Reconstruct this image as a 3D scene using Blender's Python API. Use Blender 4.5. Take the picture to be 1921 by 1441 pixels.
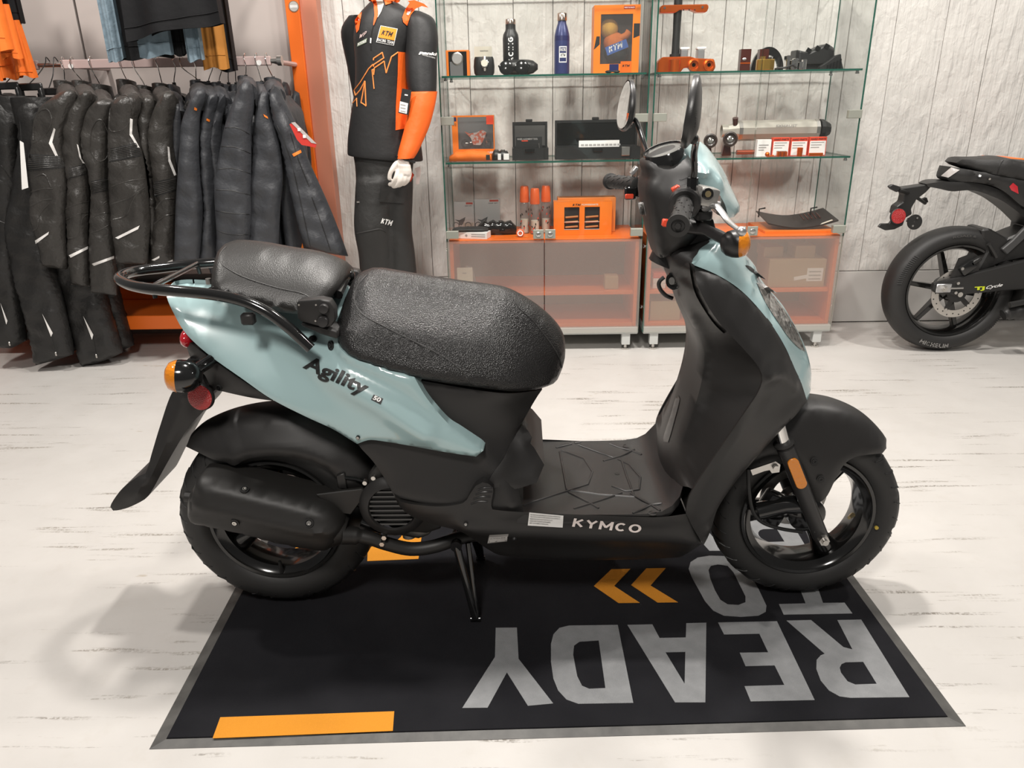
import bpy, bmesh, math, random
import numpy as np
from mathutils import Vector, Matrix
from mathutils.bvhtree import BVHTree
from mathutils.geometry import delaunay_2d_cdt

for o in list(bpy.data.objects):
    bpy.data.objects.remove(o)
SC = bpy.context.scene
COL = SC.collection
PI = math.pi
R = math.radians

# ---------------------------------------------------------------- camera
FPX, HC = 1400.0, 1.2
def _cam_axes(p, r, y):
    cp, sp, cr, sr = math.cos(p), math.sin(p), math.cos(r), math.sin(r)
    right, up, fw = Vector((1, 0, 0)), Vector((0, sp, cp)), Vector((0, cp, -sp))
    ri, u = cr*right - sr*up, sr*right + cr*up
    Rz = Matrix.Rotation(y, 3, 'Z')
    return Rz @ ri, Rz @ u, Rz @ fw
CR, CU, CF = _cam_axes(R(20.976), R(1.025), R(0.949))
CAM = Vector((0, 0, HC))
cd = bpy.data.cameras.new('camera')
cd.sensor_fit = 'HORIZONTAL'
cd.sensor_width = 36.0
cd.lens = FPX/1921*36.0
cd.clip_start = 0.02
cam = bpy.data.objects.new('camera', cd)
COL.objects.link(cam)
cam.matrix_world = Matrix(((CR.x, CU.x, -CF.x, 0), (CR.y, CU.y, -CF.y, 0), (CR.z, CU.z, -CF.z, HC), (0, 0, 0, 1)))
SC.camera = cam

# ---------------------------------------------------------------- light
SC.view_settings.view_transform = 'Standard'
SC.view_settings.look = 'None'
SC.view_settings.exposure = 0.0
SC.view_settings.gamma = 1.0
SC.view_settings.use_curve_mapping = False
w = bpy.data.worlds.new('world')
SC.world = w
w.use_nodes = True
w.node_tree.nodes['Background'].inputs['Color'].default_value = (1.0, 0.97, 0.94, 1)
w.node_tree.nodes['Background'].inputs['Strength'].default_value = 0.15
def area(name, loc, target, size, power, col=(1, 0.95, 0.895), sy=None):
    l = bpy.data.lights.new(name, 'AREA')
    l.shape = 'RECTANGLE' if sy else 'DISK'
    l.size = size
    if sy: l.size_y = sy
    l.energy = power
    l.color = col
    o = bpy.data.objects.new(name, l)
    COL.objects.link(o)
    o.location = loc
    d = Vector(target) - Vector(loc)
    o.rotation_euler = d.to_track_quat('-Z', 'Y').to_euler()
    return o
area('ceiling_or_fill_lamp', (-0.15, 2.15, 3.4), (-0.1, 1.7, 0), 0.22, 76)
area('ceiling_or_fill_lamp', (-2.2, 2.1, 3.4), (-1.3, 3.5, 0.6), 0.22, 60)
area('ceiling_or_fill_lamp', (2.6, 2.0, 3.4), (1.7, 3.5, 0.5), 0.22, 60)
area('ceiling_or_fill_lamp', (0.9, 2.3, 3.4), (0.6, 3.3, 0.6), 0.25, 44)
area('ceiling_or_fill_lamp', (-0.5, -0.9, 3.4), (-0.1, 1.6, 0.3), 0.6, 88)  # wide front fill, added to brighten the near side of the scooter

# ---------------------------------------------------------------- helpers
def at(px, py, y=None, z=None, x=None):
    """the point of a given plane of the place that lies behind photo pixel (px, py)"""
    d = CR*((px - 960.5)/FPX) + CU*(-(py - 720.5)/FPX) + CF
    if y is not None: t = y/d.y
    elif z is not None: t = (z - HC)/d.z
    else: t = x/d.x
    return CAM + d*t

def proj(p):
    v = Vector(p) - CAM; z = v.dot(CF)
    return 960.5 + FPX*v.dot(CR)/z, 720.5 - FPX*v.dot(CU)/z
def far(px, py, d, yc, *rest):
    """outline point whose silhouette is made by the far edge: seen at (px, py) at distance d beyond the middle plane"""
    p = at(px, py, y=yc + d); p.y = yc - d
    return proj(p) + (d,) + rest

WL = {}
def tag(o, label=None, cat=None, group=None, kind=None):
    if label: o['label'] = label
    if cat: o['category'] = cat
    if group: o['group'] = group
    if kind: o['kind'] = kind
    return o
def thing(name, loc, label, cat, group=None):
    o = bpy.data.objects.new(name, None)
    o.empty_display_size = 0.05
    COL.objects.link(o)
    o.location = loc
    WL[o] = Vector(loc)
    return tag(o, label, cat, group)
def mesh_obj(name, vs, fs, mat, parent=None, smooth=40, fm=None, recalc=False, bevel=0, bseg=1):
    """ONE mesh object; vertices in place coordinates, its origin in the middle of its base"""
    vs = [Vector(v) for v in vs]
    lo = Vector((min(v.x for v in vs), min(v.y for v in vs), min(v.z for v in vs)))
    hi = Vector((max(v.x for v in vs), max(v.y for v in vs), max(v.z for v in vs)))
    c = Vector(((lo.x + hi.x)/2, (lo.y + hi.y)/2, lo.z))
    me = bpy.data.meshes.new(name)
    me.from_pydata([v - c for v in vs], [], fs)
    for m in (mat if isinstance(mat, (list, tuple)) else [mat]):
        me.materials.append(m)
    if fm:
        for p, i in zip(me.polygons, fm): p.material_index = i
    if recalc or bevel:
        bm = bmesh.new(); bm.from_mesh(me)
        bmesh.ops.remove_doubles(bm, verts=bm.verts, dist=1e-6)
        bmesh.ops.recalc_face_normals(bm, faces=bm.faces)
        if bevel:
            ed = [e for e in bm.edges if len(e.link_faces) == 2 and e.calc_face_angle(0) > R(30)]
            bmesh.ops.bevel(bm, geom=ed, offset=bevel, segments=bseg, profile=0.5, affect='EDGES', clamp_overlap=True)
        bm.to_mesh(me); bm.free()
    if smooth:
        me.shade_smooth()
        me.set_sharp_from_angle(angle=R(smooth))
    o = bpy.data.objects.new(name, me)
    COL.objects.link(o)
    WL[o] = c
    if parent is not None:
        o.parent = parent
        o.location = c - WL[parent]
    else:
        o.location = c
    return o

def axes_from(d, up=Vector((0, 0, 1))):
    d = Vector(d).normalized()
    if abs(d.dot(up)) > 0.99: up = Vector((0, 1, 0))
    a = d.cross(up).normalized()
    return a, a.cross(d).normalized(), d
def smooth_path(pts, n=6, closed=False):
    pts = [Vector(p) for p in pts]
    out = []
    N = len(pts)
    for i in range(N if closed else N - 1):
        p1, p2 = pts[i], pts[(i + 1) % N]
        p0 = pts[i - 1] if (closed or i > 0) else p1
        p3 = pts[(i + 2) % N] if (closed or i + 2 < N) else p2
        for k in range(n):
            t = k/n
            out.append(0.5*((2*p1) + (p2 - p0)*t + (2*p0 - 5*p1 + 4*p2 - p3)*t*t + (3*p1 - p0 - 3*p2 + p3)*t**3))
    if not closed: out.append(pts[-1])
    return out

class MB:
    def __init__(s): s.v = []; s.f = []; s.m = []; s.mi = 0
    def add(s, vs, fs):
        b = len(s.v)
        s.v += [Vector(v) for v in vs]
        for f in fs:
            s.f.append(tuple(i + b for i in f)); s.m.append(s.mi)
        return s
    def box(s, c, size, rot=None):
        c = Vector(c); h = Vector(size)/2
        vs = [Vector((x*h.x, y*h.y, z*h.z)) for x in (-1, 1) for y in (-1, 1) for z in (-1, 1)]
        if rot is not None: vs = [rot @ v for v in vs]
        return s.add([c + v for v in vs], [(0, 1, 3, 2), (4, 6, 7, 5), (0, 4, 5, 1), (2, 3, 7, 6), (0, 2, 6, 4), (1, 5, 7, 3)])
    def bb(s, lo, hi):
        return s.box([(a + b)/2 for a, b in zip(lo, hi)], [abs(b - a) for a, b in zip(lo, hi)])
    def loft(s, rings, cap=True, closed=True, loop=False):
        n = len(rings[0]); b = len(s.v)
        for r in rings: s.v += [Vector(p) for p in r]
        K = len(rings)
        for k in range(K if loop else K - 1):
            k2 = (k + 1) % K
            for i in range(n if closed else n - 1):
                j = (i + 1) % n
                s.f.append((b + k*n + i, b + k*n + j, b + k2*n + j, b + k2*n + i)); s.m.append(s.mi)
        if cap and not loop:
            s.f.append(tuple(b + i for i in reversed(range(n)))); s.m.append(s.mi)
            s.f.append(tuple(b + (K - 1)*n + i for i in range(n))); s.m.append(s.mi)
        return s
    def tube(s, path, r, n=10, cap=True, up=None, flat=1.0, closed=False):
        path = [Vector(p) for p in path]
        rr = r if isinstance(r, (list, tuple)) else [r]*len(path)
        rings = []; a = None
        for i, p in enumerate(path):
            if closed: d = path[(i + 1) % len(path)] - path[i - 1]
            else: d = path[min(i + 1, len(path) - 1)] - path[max(i - 1, 0)]
            d.normalize()
            if a is None:
                a, b_, _ = axes_from(d, up or Vector((0, 0, 1)))
            else:
                a = (a - d*a.dot(d)).normalized(); b_ = a.cross(d).normalized()
            rings.append([p + (a*math.cos(2*PI*k/n) + b_*(math.sin(2*PI*k/n)*flat))*rr[i] for k in range(n)])
        return s.loft(rings, cap=cap, loop=closed)
    def cyl(s, p0, p1, r0, r1=None, n=16, cap=True):
        p0, p1 = Vector(p0), Vector(p1)
        a, b, d = axes_from(p1 - p0)
        r1 = r0 if r1 is None else r1
        return s.loft([[p + (a*math.cos(2*PI*k/n) + b*math.sin(2*PI*k/n))*r for k in range(n)] for p, r in ((p0, r0), (p1, r1))], cap=cap)
    def lathe(s, prof, c, axis, n=32, cap=True, a0=0, disp=None, loop=False):
        """prof: (radius, height along the axis)"""
        c = Vector(c); a, b, d = axes_from(axis)
        rings = []
        for j, (r, h) in enumerate(prof):
            ring = []
            for k in range(n):
                t = a0 + 2*PI*k/n
                q = r + (disp(k, j) if disp else 0)
                ring.append(c + d*h + (a*math.cos(t) + b*math.sin(t))*q)
            rings.append(ring)
        return s.loft(rings, cap=cap, loop=loop)
    def prism(s, poly, ext):
        """poly: list of 3D points of one planar outline, ext: extrusion vector"""
        n = len(poly); ext = Vector(ext)
        vs = [Vector(p) for p in poly] + [Vector(p) + ext for p in poly]
        fs = [tuple(reversed(range(n))), tuple(range(n, 2*n))]
        fs += [(i, (i + 1) % n, n + (i + 1) % n, n + i) for i in range(n)]
        return s.add(vs, fs)
    def sphere(s, c, r, nu=16, nv=10, sc=(1, 1, 1), rot=None):
        c = Vector(c); rings = []
        for j in range(1, nv):
            t = PI*j/nv
            ring = []
            for k in range(nu):
                p = Vector((math.sin(t)*math.cos(2*PI*k/nu)*sc[0], math.sin(t)*math.sin(2*PI*k/nu)*sc[1], -math.cos(t)*sc[2]))*r
                ring.append(c + (rot @ p if rot is not None else p))
            rings.append(ring)
        return s.loft(rings, cap=True)
    def mirror(s, y):
        n = MB(); n.v = [Vector((v.x, 2*y - v.y, v.z)) for v in s.v]; n.f = [tuple(reversed(f)) for f in s.f]; n.m = list(s.m)
        return n
    def xf(s, M):
        s.v = [M @ v for v in s.v]; return s
    def build(s, name, mat, parent=None, **k):
        return mesh_obj(name, s.v, s.f, mat, parent, fm=(s.m if any(s.m) else None), **k)

# ---- panels traced in the side view of a vehicle: every outline point has its own distance from the middle plane
def resample(P, step):
    """P: list of (x, z, dy, corner, open): 'open' leaves the rim out from this point to the next"""
    N = len(P); out = []
    for i in range(N):
        p1, p2 = P[i], P[(i + 1) % N]
        p0 = P[i - 1] if not p1[3] else p1
        p3 = P[(i + 2) % N] if not p2[3] else p2
        a0, a1, a2, a3 = [np.array(p[:3]) for p in (p0, p1, p2, p3)]
        n = max(1, int(round(np.hypot(*(a2 - a1)[:2])/step)))
        for k in range(n):
            t = k/n
            out.append(np.append(0.5*((2*a1) + (a2 - a0)*t + (2*a0 - 5*a1 + 4*a2 - a3)*t*t + (3*a1 - a0 - 3*a2 + a3)*t**3), p1[4]))
    return np.array(out)
def seg_dist(Q, A, B):
    d = np.full(len(Q), 1e9)
    for a, b in zip(A, B):
        ab = b - a; L = max(ab @ ab, 1e-12)
        t = np.clip(((Q - a) @ ab)/L, 0, 1)
        d = np.minimum(d, np.hypot(*(Q - a - t[:, None]*ab).T))
    return d
def inside(Q, P):
    r = np.zeros(len(Q), bool); n = len(P); j = n - 1
    for i in range(n):
        xi, yi = P[i]; xj, yj = P[j]
        if yi != yj:
            r ^= ((yi > Q[:, 1]) != (yj > Q[:, 1])) & (Q[:, 0] < (xj - xi)*(Q[:, 1] - yi)/(yj - yi) + xi)
        j = i
    return r
def trace(pts, yc, dy=0.0):
    out = []
    for p in pts:
        fl = p[-1] if isinstance(p[-1], str) else ''
        q = p[:-1] if fl else p
        d = q[2] if len(q) > 2 else dy
        w_ = at(q[0], q[1], y=yc - d)
        out.append((w_.x, w_.z, d, 'c' in fl, 1.0 if 'o' in fl else 0.0))
    return out
def panel(pts, yc, dy=0.0, bulge=0.02, r=0.05, step=0.012, solid=True, thick=0.004, crown=0.0, rim=4, ridges=(), shape=None, ids=None):
    """smooth sheet over a traced outline. solid: closed with its mirror image across the middle plane; else a thin shell of the near side"""
    P = resample(trace(pts, yc, dy), step)
    B = P[:, :2]; nb = len(B)
    lo, hi = B.min(0), B.max(0)
    gx, gz = np.meshgrid(np.arange(lo[0], hi[0], step), np.arange(lo[1], hi[1], step*0.87))
    gx = gx + (np.arange(gx.shape[0]) % 2)[:, None]*step/2
    G = np.stack([gx.ravel(), gz.ravel()], 1)
    G = G[inside(G, B)]
    if len(G): G = G[seg_dist(G, B, np.roll(B, -1, 0)) > step*0.55]
    allp = [Vector(p) for p in B] + [Vector(p) for p in G]
    V2, E2, F2, ov, oe, of = delaunay_2d_cdt(allp, [], [list(range(nb))], 1, 1e-7)
    X = np.array([tuple(v) for v in V2]); n = len(X)
    bidx = np.full(n, -1)
    for i, o in enumerate(ov):
        for k in o:
            if k < nb: bidx[i] = k
    d = seg_dist(X, B, np.roll(B, -1, 0)); d[bidx >= 0] = 0
    isb = d < 1e-6
    near = np.array([np.argmin(np.hypot(*(B - x).T)) for x in X])
    wv = P[near, 2].astype(float)
    E = np.array([e for e in E2 if True])
    deg = np.zeros(n); np.add.at(deg, E[:, 0], 1); np.add.at(deg, E[:, 1], 1)
    deg[deg == 0] = 1
    for _ in range(400):
        s = np.zeros(n); np.add.at(s, E[:, 0], wv[E[:, 1]]); np.add.at(s, E[:, 1], wv[E[:, 0]])
        nw = s/deg; nw[isb] = wv[isb]; wv = nw
    t = np.clip(d/r, 0, 1)
    wv = wv + bulge*np.sqrt(np.clip(1 - (1 - t)**2, 0, 1))
    for rd in ridges:
        L = np.array([tuple(at(q[0], q[1], y=yc - rd[3])[i] for i in (0, 2)) for q in rd[0]])
        dd = seg_dist(X, L[:-1], L[1:])
        wv = wv + rd[1]*np.exp(-(dd/rd[2])**2)*np.clip(d/0.02, 0, 1)
    if shape: wv = wv + np.array([shape(x[0], x[1], dd_) for x, dd_ in zip(X, d)])
    m = MB()
    nearv = [(x[0], yc - q, x[1]) for x, q in zip(X, wv)]
    m.add(nearv, [tuple(f) for f in F2])
    # boundary loop of result vertices in outline order
    loop = {}
    for i in range(n):
        if bidx[i] >= 0: loop[bidx[i]] = i
    lp = [loop[k] for k in range(nb) if k in loop]
    if solid:
        m.add([(x[0], yc + q, x[1]) for x, q in zip(X, wv)], [tuple(reversed(f)) for f in F2])
        prev = lp; ctr = B.mean(0)
        K = len(lp)
        nrm = []
        area2 = sum(B[i][0]*B[(i + 1) % nb][1] - B[(i + 1) % nb][0]*B[i][1] for i in range(nb))
        sg = 1 if area2 > 0 else -1
        for k in range(K):
            a, b = X[lp[k - 1]], X[lp[(k + 1) % K]]
            tv = b - a; l = max(np.hypot(*tv), 1e-9)
            nrm.append((sg*tv[1]/l, -sg*tv[0]/l))
        opn = [P[k, 3] > 0.5 for k in range(nb) if k in loop]
        for q in range(1, rim + 1):
            u = q/rim
            if q == rim: cur = [i + n for i in lp]
            else:
                base = len(m.v); cur = list(range(base, base + K))
                for k in range(K):
                    x = X[lp[k]]; ww = wv[lp[k]]*(1 - 2*u)
                    cz = crown*(1 - (1 - 2*u)**2)
                    m.v.append(Vector((x[0] + nrm[k][0]*cz, yc - ww, x[1] + nrm[k][1]*cz)))
            for k in range(K):
                k2 = (k + 1) % K
                if opn[k]: continue
                m.f.append((prev[k], prev[k2], cur[k2], cur[k])); m.m.append(0)
            prev = cur
    else:
        m.add([(x[0], yc - q + thick, x[1]) for x, q in zip(X, wv)], [tuple(reversed(f)) for f in F2])
        K = len(lp)
        for k in range(K):
            k2 = (k + 1) % K
            m.f.append((lp[k], lp[k2], lp[k2] + n, lp[k] + n)); m.m.append(0)
    return m
def bvh_of(m): return BVHTree.FromPolygons([tuple(v) for v in m.v], m.f)
def onto(px, py, bvh, off=0.0012):
    """where the line of sight through a photo pixel meets an already built surface"""
    d = (CR*((px - 960.5)/FPX) + CU*(-(py - 720.5)/FPX) + CF).normalized()
    h = bvh.ray_cast(CAM, d)
    if h[0] is None: return None
    return h[0] - d*off

def patch(name, pts, bvh, mt_, parent, off=0.003, depth=0.004, step=5.0, soft=True, smooth=40):
    """a thin moulded piece that follows an already built surface, its outline traced in the photo"""
    P = [(p[0], p[1], 0, (len(p) > 2 and p[2] == 'c') or not soft, 0) for p in pts]
    B = resample(P, step)[:, :2]; nb = len(B)
    lo, hi = B.min(0), B.max(0)
    gx, gy = np.meshgrid(np.arange(lo[0], hi[0], step), np.arange(lo[1], hi[1], step))
    G = np.stack([gx.ravel(), gy.ravel()], 1); G = G[inside(G, B)]
    if len(G): G = G[seg_dist(G, B, np.roll(B, -1, 0)) > step*0.5]
    V2, E2, F2, ov, _, _ = delaunay_2d_cdt([Vector(p) for p in B] + [Vector(p) for p in G], [], [list(range(nb))], 1, 1e-6)
    n = len(V2); dist = []
    dirs = [(CR*((v.x - 960.5)/FPX) + CU*(-(v.y - 720.5)/FPX) + CF).normalized() for v in V2]
    for d in dirs:
        h = bvh.ray_cast(CAM, d); dist.append(h[3] if h[0] is not None else None)
    good = [t for t in dist if t is not None]
    if not good: return None
    dist = [t if t is not None else sum(good)/len(good) for t in dist]
    top = [CAM + d*(t - off) for d, t in zip(dirs, dist)]; bot = [CAM + d*(t - off + depth) for d, t in zip(dirs, dist)]
    m = MB().add(top, [tuple(f) for f in F2])
    m.v += bot
    m.f += [tuple(i + n for i in reversed(f)) for f in F2]; m.m += [0]*len(F2)
    lp = {}
    for i in range(n):
        for k in ov[i]:
            if k < nb: lp[k] = i
    lp = [lp[k] for k in range(nb) if k in lp]
    for k in range(len(lp)):
        a, b = lp[k], lp[(k + 1) % len(lp)]
        m.f.append((a, b, b + n, a + n)); m.m.append(0)
    return m.build(name, mt_, parent, recalc=True, smooth=smooth)

# ---- lettering
def text_poly(s, bold=0.0, shear=0.0, space=1.0):
    cu = bpy.data.curves.new('lettering', 'FONT')
    cu.body = s; cu.size = 1.0; cu.offset = bold; cu.shear = shear; cu.space_character = space
    cu.resolution_u = 4; cu.fill_mode = 'BOTH'
    o = bpy.data.objects.new('lettering', cu); COL.objects.link(o)
    bpy.context.view_layer.update()
    me = o.evaluated_get(bpy.context.evaluated_depsgraph_get()).to_mesh()
    V = [(v.co.x, v.co.y) for v in me.vertices]; Fc = [tuple(p.vertices) for p in me.polygons]
    bpy.data.objects.remove(o); bpy.data.curves.remove(cu)
    if not V: return [], []
    x0 = min(v[0] for v in V); x1 = max(v[0] for v in V); y0 = min(v[1] for v in V); y1 = max(v[1] for v in V)
    return [((v[0] - x0)/(x1 - x0), (v[1] - y0)/(y1 - y0)) for v in V], Fc
def _arc(cx, cy, rx, ry, a0, a1, n=10): return [(cx + rx*math.cos(R(a0 + (a1 - a0)*i/n)), cy + ry*math.sin(R(a0 + (a1 - a0)*i/n))) for i in range(n + 1)]
GLYPH = {
 'A': (0.8, [[(0, 0), (0.4, 1), (0.8, 0)], [(0.14, 0.32), (0.66, 0.32)]]), 'C': (0.75, [_arc(0.38, 0.5, 0.38, 0.5, 52, 308)]), 'D': (0.7, [[(0, 0), (0, 1), (0.3, 1)] + _arc(0.3, 0.5, 0.4, 0.5, 90, -90) + [(0, 0)]]),
 'E': (0.6, [[(0.6, 1), (0, 1), (0, 0), (0.6, 0)], [(0, 0.5), (0.52, 0.5)]]), 'G': (0.78, [_arc(0.39, 0.5, 0.39, 0.5, 50, 335) + [(0.74, 0.48), (0.42, 0.48)]]), 'H': (0.7, [[(0, 0), (0, 1)], [(0.7, 0), (0.7, 1)], [(0, 0.5), (0.7, 0.5)]]),
 'I': (0.0, [[(0, 0), (0, 1)]]), 'K': (0.68, [[(0, 0), (0, 1)], [(0.64, 1), (0.06, 0.45)], [(0.22, 0.58), (0.68, 0)]]), 'L': (0.55, [[(0, 1), (0, 0), (0.55, 0)]]), 'M': (0.95, [[(0, 0), (0, 1)], [(0, 1), (0.475, 0.25)], [(0.475, 0.25), (0.95, 1)], [(0.95, 1), (0.95, 0)]]),
 'N': (0.72, [[(0, 0), (0, 1)], [(0, 1), (0.72, 0)], [(0.72, 0), (0.72, 1)]]), 'O': (0.85, [_arc(0.425, 0.5, 0.425, 0.5, 0, 360, 20)]), 'R': (0.68, [[(0, 0), (0, 1), (0.36, 1)] + _arc(0.36, 0.73, 0.3, 0.27, 90, -90, 8) + [(0, 0.46)], [(0.34, 0.46), (0.68, 0)]]),
 'P': (0.66, [[(0, 0), (0, 1), (0.36, 1)] + _arc(0.36, 0.73, 0.3, 0.27, 90, -90, 8) + [(0, 0.46)]]), 'T': (0.7, [[(0, 1), (0.7, 1)], [(0.35, 1), (0.35, 0)]]), 'W': (1.0, [[(0, 1), (0.25, 0), (0.5, 0.8), (0.75, 0), (1.0, 1)]]), 'Y': (0.76, [[(0, 1), (0.38, 0.5), (0.76, 1)], [(0.38, 0.5), (0.38, 0)]]), ' ': (0.3, [])}
def block_poly(s, wt=0.2, shear=0.0, gap=0.2):
    """heavy sans capitals made of strokes"""
    V, Fc = [], []; x = 0.0; h = wt/2
    for ch in s:
        w_, st = GLYPH[ch]
        for pl in st:
            for a, b in zip(pl[:-1], pl[1:]):
                d = Vector((b[0] - a[0], b[1] - a[1])); d.normalize(); n = Vector((-d.y, d.x))*h
                cap = h if len(pl) < 4 and abs(d.x*d.y) < 0.02 else h*0.35
                p = [Vector(a) - d*cap + n, Vector(a) - d*cap - n, Vector(b) + d*cap - n, Vector(b) + d*cap + n]
                k = len(V); V += [(x + q.x, min(max(q.y, -h), 1 + h)) for q in p]; Fc.append((k, k + 1, k + 2, k + 3))
        x += w_ + wt + gap
    V = [(a + b*shear, b) for a, b in V]
    x0, x1 = min(v[0] for v in V), max(v[0] for v in V); y0, y1 = min(v[1] for v in V), max(v[1] for v in V)
    return [((a - x0)/(x1 - x0), (b - y0)/(y1 - y0)) for a, b in V], Fc
def lettering(name, s, mapf, mat, parent, bold=0.0, shear=0.0, space=1.0, fine_=False, block=0):
    """flat print: mapf(u, v) -> point, u and v from 0 to 1 over the words"""
    V, Fc = block_poly(s, block, shear) if block else text_poly(s, bold, shear, space)
    if fine_:
        asp = max(2.0, 0.6*len(s))
        V, Fc = list(V), [t for f in Fc for t in ([f] if len(f) == 3 else [(f[0], f[i], f[i + 1]) for i in range(1, len(f) - 1)])]
        for _ in range(5):
            mid = {}; out = []
            def half(i, j):
                k = (min(i, j), max(i, j))
                if k not in mid: V.append(((V[i][0] + V[j][0])/2, (V[i][1] + V[j][1])/2)); mid[k] = len(V) - 1
                return mid[k]
            def ln(i, j): return math.hypot((V[i][0] - V[j][0])*asp, V[i][1] - V[j][1])
            long_ = {k for f in Fc for k in ((min(f[0], f[1]), max(f[0], f[1])), (min(f[1], f[2]), max(f[1], f[2])), (min(f[2], f[0]), max(f[2], f[0]))) if ln(*k) > 0.22}
            if not long_: break
            for f in Fc:
                e = [(min(f[i], f[(i + 1) % 3]), max(f[i], f[(i + 1) % 3])) in long_ for i in range(3)]
                n = sum(e)
                if n == 0: out.append(f)
                elif n == 3:
                    m0, m1, m2 = half(f[0], f[1]), half(f[1], f[2]), half(f[2], f[0]); out += [(f[0], m0, m2), (m0, f[1], m1), (m2, m1, f[2]), (m0, m1, m2)]
                elif n == 1:
                    i = e.index(True); a, b, c = f[i], f[(i + 1) % 3], f[(i + 2) % 3]; m = half(a, b); out += [(a, m, c), (m, b, c)]
                else:
                    i = e.index(False); a, b, c = f[i], f[(i + 1) % 3], f[(i + 2) % 3]; m1, m2 = half(b, c), half(c, a); out += [(a, b, m1), (a, m1, m2), (m2, m1, c)]
            Fc = out
    pts = [mapf(u, v) for u, v in V]
    ok = [p is not None for p in pts]
    pts = [p if p is not None else Vector((0, 0, 0)) for p in pts]
    Fc = [f for f in Fc if all(ok[i] for i in f)]
    used = sorted({i for f in Fc for i in f}); ix = {u: k for k, u in enumerate(used)}
    return mesh_obj(name, [pts[i] for i in used], [tuple(ix[i] for i in f) for f in Fc], mat, parent, smooth=0)
def quadmap(a, b, c, d):
    """a bottom left, b bottom right, c top right, d top left"""
    a, b, c, d = map(Vector, (a, b, c, d))
    return lambda u, v: a*(1 - u)*(1 - v) + b*u*(1 - v) + c*u*v + d*(1 - u)*v

# ---------------------------------------------------------------- materials
MATS = {}
def mat(name, col, rough=0.5, metal=0.0, bump=None, coat=0.0, alpha=None, spec=0.5, var=None, emit=None):
    """bump = (scale, strength, detail[, kind]); var = (scale, colour2, amount)"""
    if name in MATS: return MATS[name]
    m = bpy.data.materials.new(name); m.use_nodes = True
    nt = m.node_tree; b = nt.nodes['Principled BSDF']
    b.inputs['Base Color'].default_value = (*col, 1)
    b.inputs['Roughness'].default_value = rough
    b.inputs['Metallic'].default_value = metal
    b.inputs['Coat Weight'].default_value = coat
    b.inputs['Coat Roughness'].default_value = 0.06
    b.inputs['Specular IOR Level'].default_value = spec
    tc = None
    if bump or var:
        tc = nt.nodes.new('ShaderNodeTexCoord')
    if bump:
        if len(bump) > 3 and bump[3] == 'cell':
            n = nt.nodes.new('ShaderNodeTexVoronoi'); n.feature = 'F1'
            out = n.outputs['Distance']
        else:
            n = nt.nodes.new('ShaderNodeTexNoise'); n.inputs['Detail'].default_value = bump[2]
            out = n.outputs['Fac']
        n.inputs['Scale'].default_value = bump[0]
        nt.links.new(tc.outputs['Object'], n.inputs['Vector'])
        bp = nt.nodes.new('ShaderNodeBump'); bp.inputs['Strength'].default_value = bump[1]; bp.inputs['Distance'].default_value = 0.002 if len(bump) < 5 else bump[4]
        nt.links.new(out, bp.inputs['Height']); nt.links.new(bp.outputs['Normal'], b.inputs['Normal'])
    if var:
        n = nt.nodes.new('ShaderNodeTexNoise'); n.inputs['Scale'].default_value = var[0]; n.inputs['Detail'].default_value = 4
        nt.links.new(tc.outputs['Object'], n.inputs['Vector'])
        mx = nt.nodes.new('ShaderNodeMix'); mx.data_type = 'RGBA'
        mx.inputs['A'].default_value = (*col, 1); mx.inputs['B'].default_value = (*var[1], 1)
        rp = nt.nodes.new('ShaderNodeMapRange'); rp.inputs['From Min'].default_value = 0.5 - var[2]/2; rp.inputs['From Max'].default_value = 0.5 + var[2]/2
        nt.links.new(n.outputs['Fac'], rp.inputs['Value']); nt.links.new(rp.outputs['Result'], mx.inputs['Factor'])
        nt.links.new(mx.outputs['Result'], b.inputs['Base Color'])
    if emit:
        b.inputs['Emission Color'].default_value = (*emit[0], 1); b.inputs['Emission Strength'].default_value = emit[1]
    MATS[name] = m
    return m
def sheet_mat(name, tint, clear, rough=0.05, diffuse=(0.8, 0.8, 0.8), spec=1.0):
    """thin pane: part clear, part diffusing, with a Fresnel surface reflection"""
    if name in MATS: return MATS[name]
    m = bpy.data.materials.new(name); m.use_nodes = True
    nt = m.node_tree; nt.nodes.clear(); N = nt.nodes.new; L = nt.links.new
    out = N('ShaderNodeOutputMaterial'); tr = N('ShaderNodeBsdfTransparent'); tr.inputs['Color'].default_value = (*tint, 1)
    df = N('ShaderNodeBsdfDiffuse'); df.inputs['Color'].default_value = (*diffuse, 1)
    tl = N('ShaderNodeBsdfTranslucent'); tl.inputs['Color'].default_value = (*diffuse, 1)
    dd = N('ShaderNodeMixShader'); dd.inputs['Fac'].default_value = 0.4; L(df.outputs[0], dd.inputs[1]); L(tl.outputs[0], dd.inputs[2])
    mx = N('ShaderNodeMixShader'); mx.inputs['Fac'].default_value = clear; L(dd.outputs[0], mx.inputs[1]); L(tr.outputs[0], mx.inputs[2])
    gl = N('ShaderNodeBsdfGlossy'); gl.inputs['Roughness'].default_value = rough
    lw = N('ShaderNodeLayerWeight'); lw.inputs['Blend'].default_value = 0.5
    pw = N('ShaderNodeMath'); pw.operation = 'POWER'; pw.inputs[1].default_value = 5.0; L(lw.outputs['Facing'], pw.inputs[0])
    ml = N('ShaderNodeMath'); ml.operation = 'MULTIPLY_ADD'; ml.inputs[1].default_value = 0.96*spec; ml.inputs[2].default_value = 0.035*spec; L(pw.outputs[0], ml.inputs[0])
    m2 = N('ShaderNodeMixShader'); L(ml.outputs[0], m2.inputs['Fac']); L(mx.outputs[0], m2.inputs[1]); L(gl.outputs[0], m2.inputs[2])
    L(m2.outputs[0], out.inputs['Surface'])
    MATS[name] = m
    return m
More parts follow.
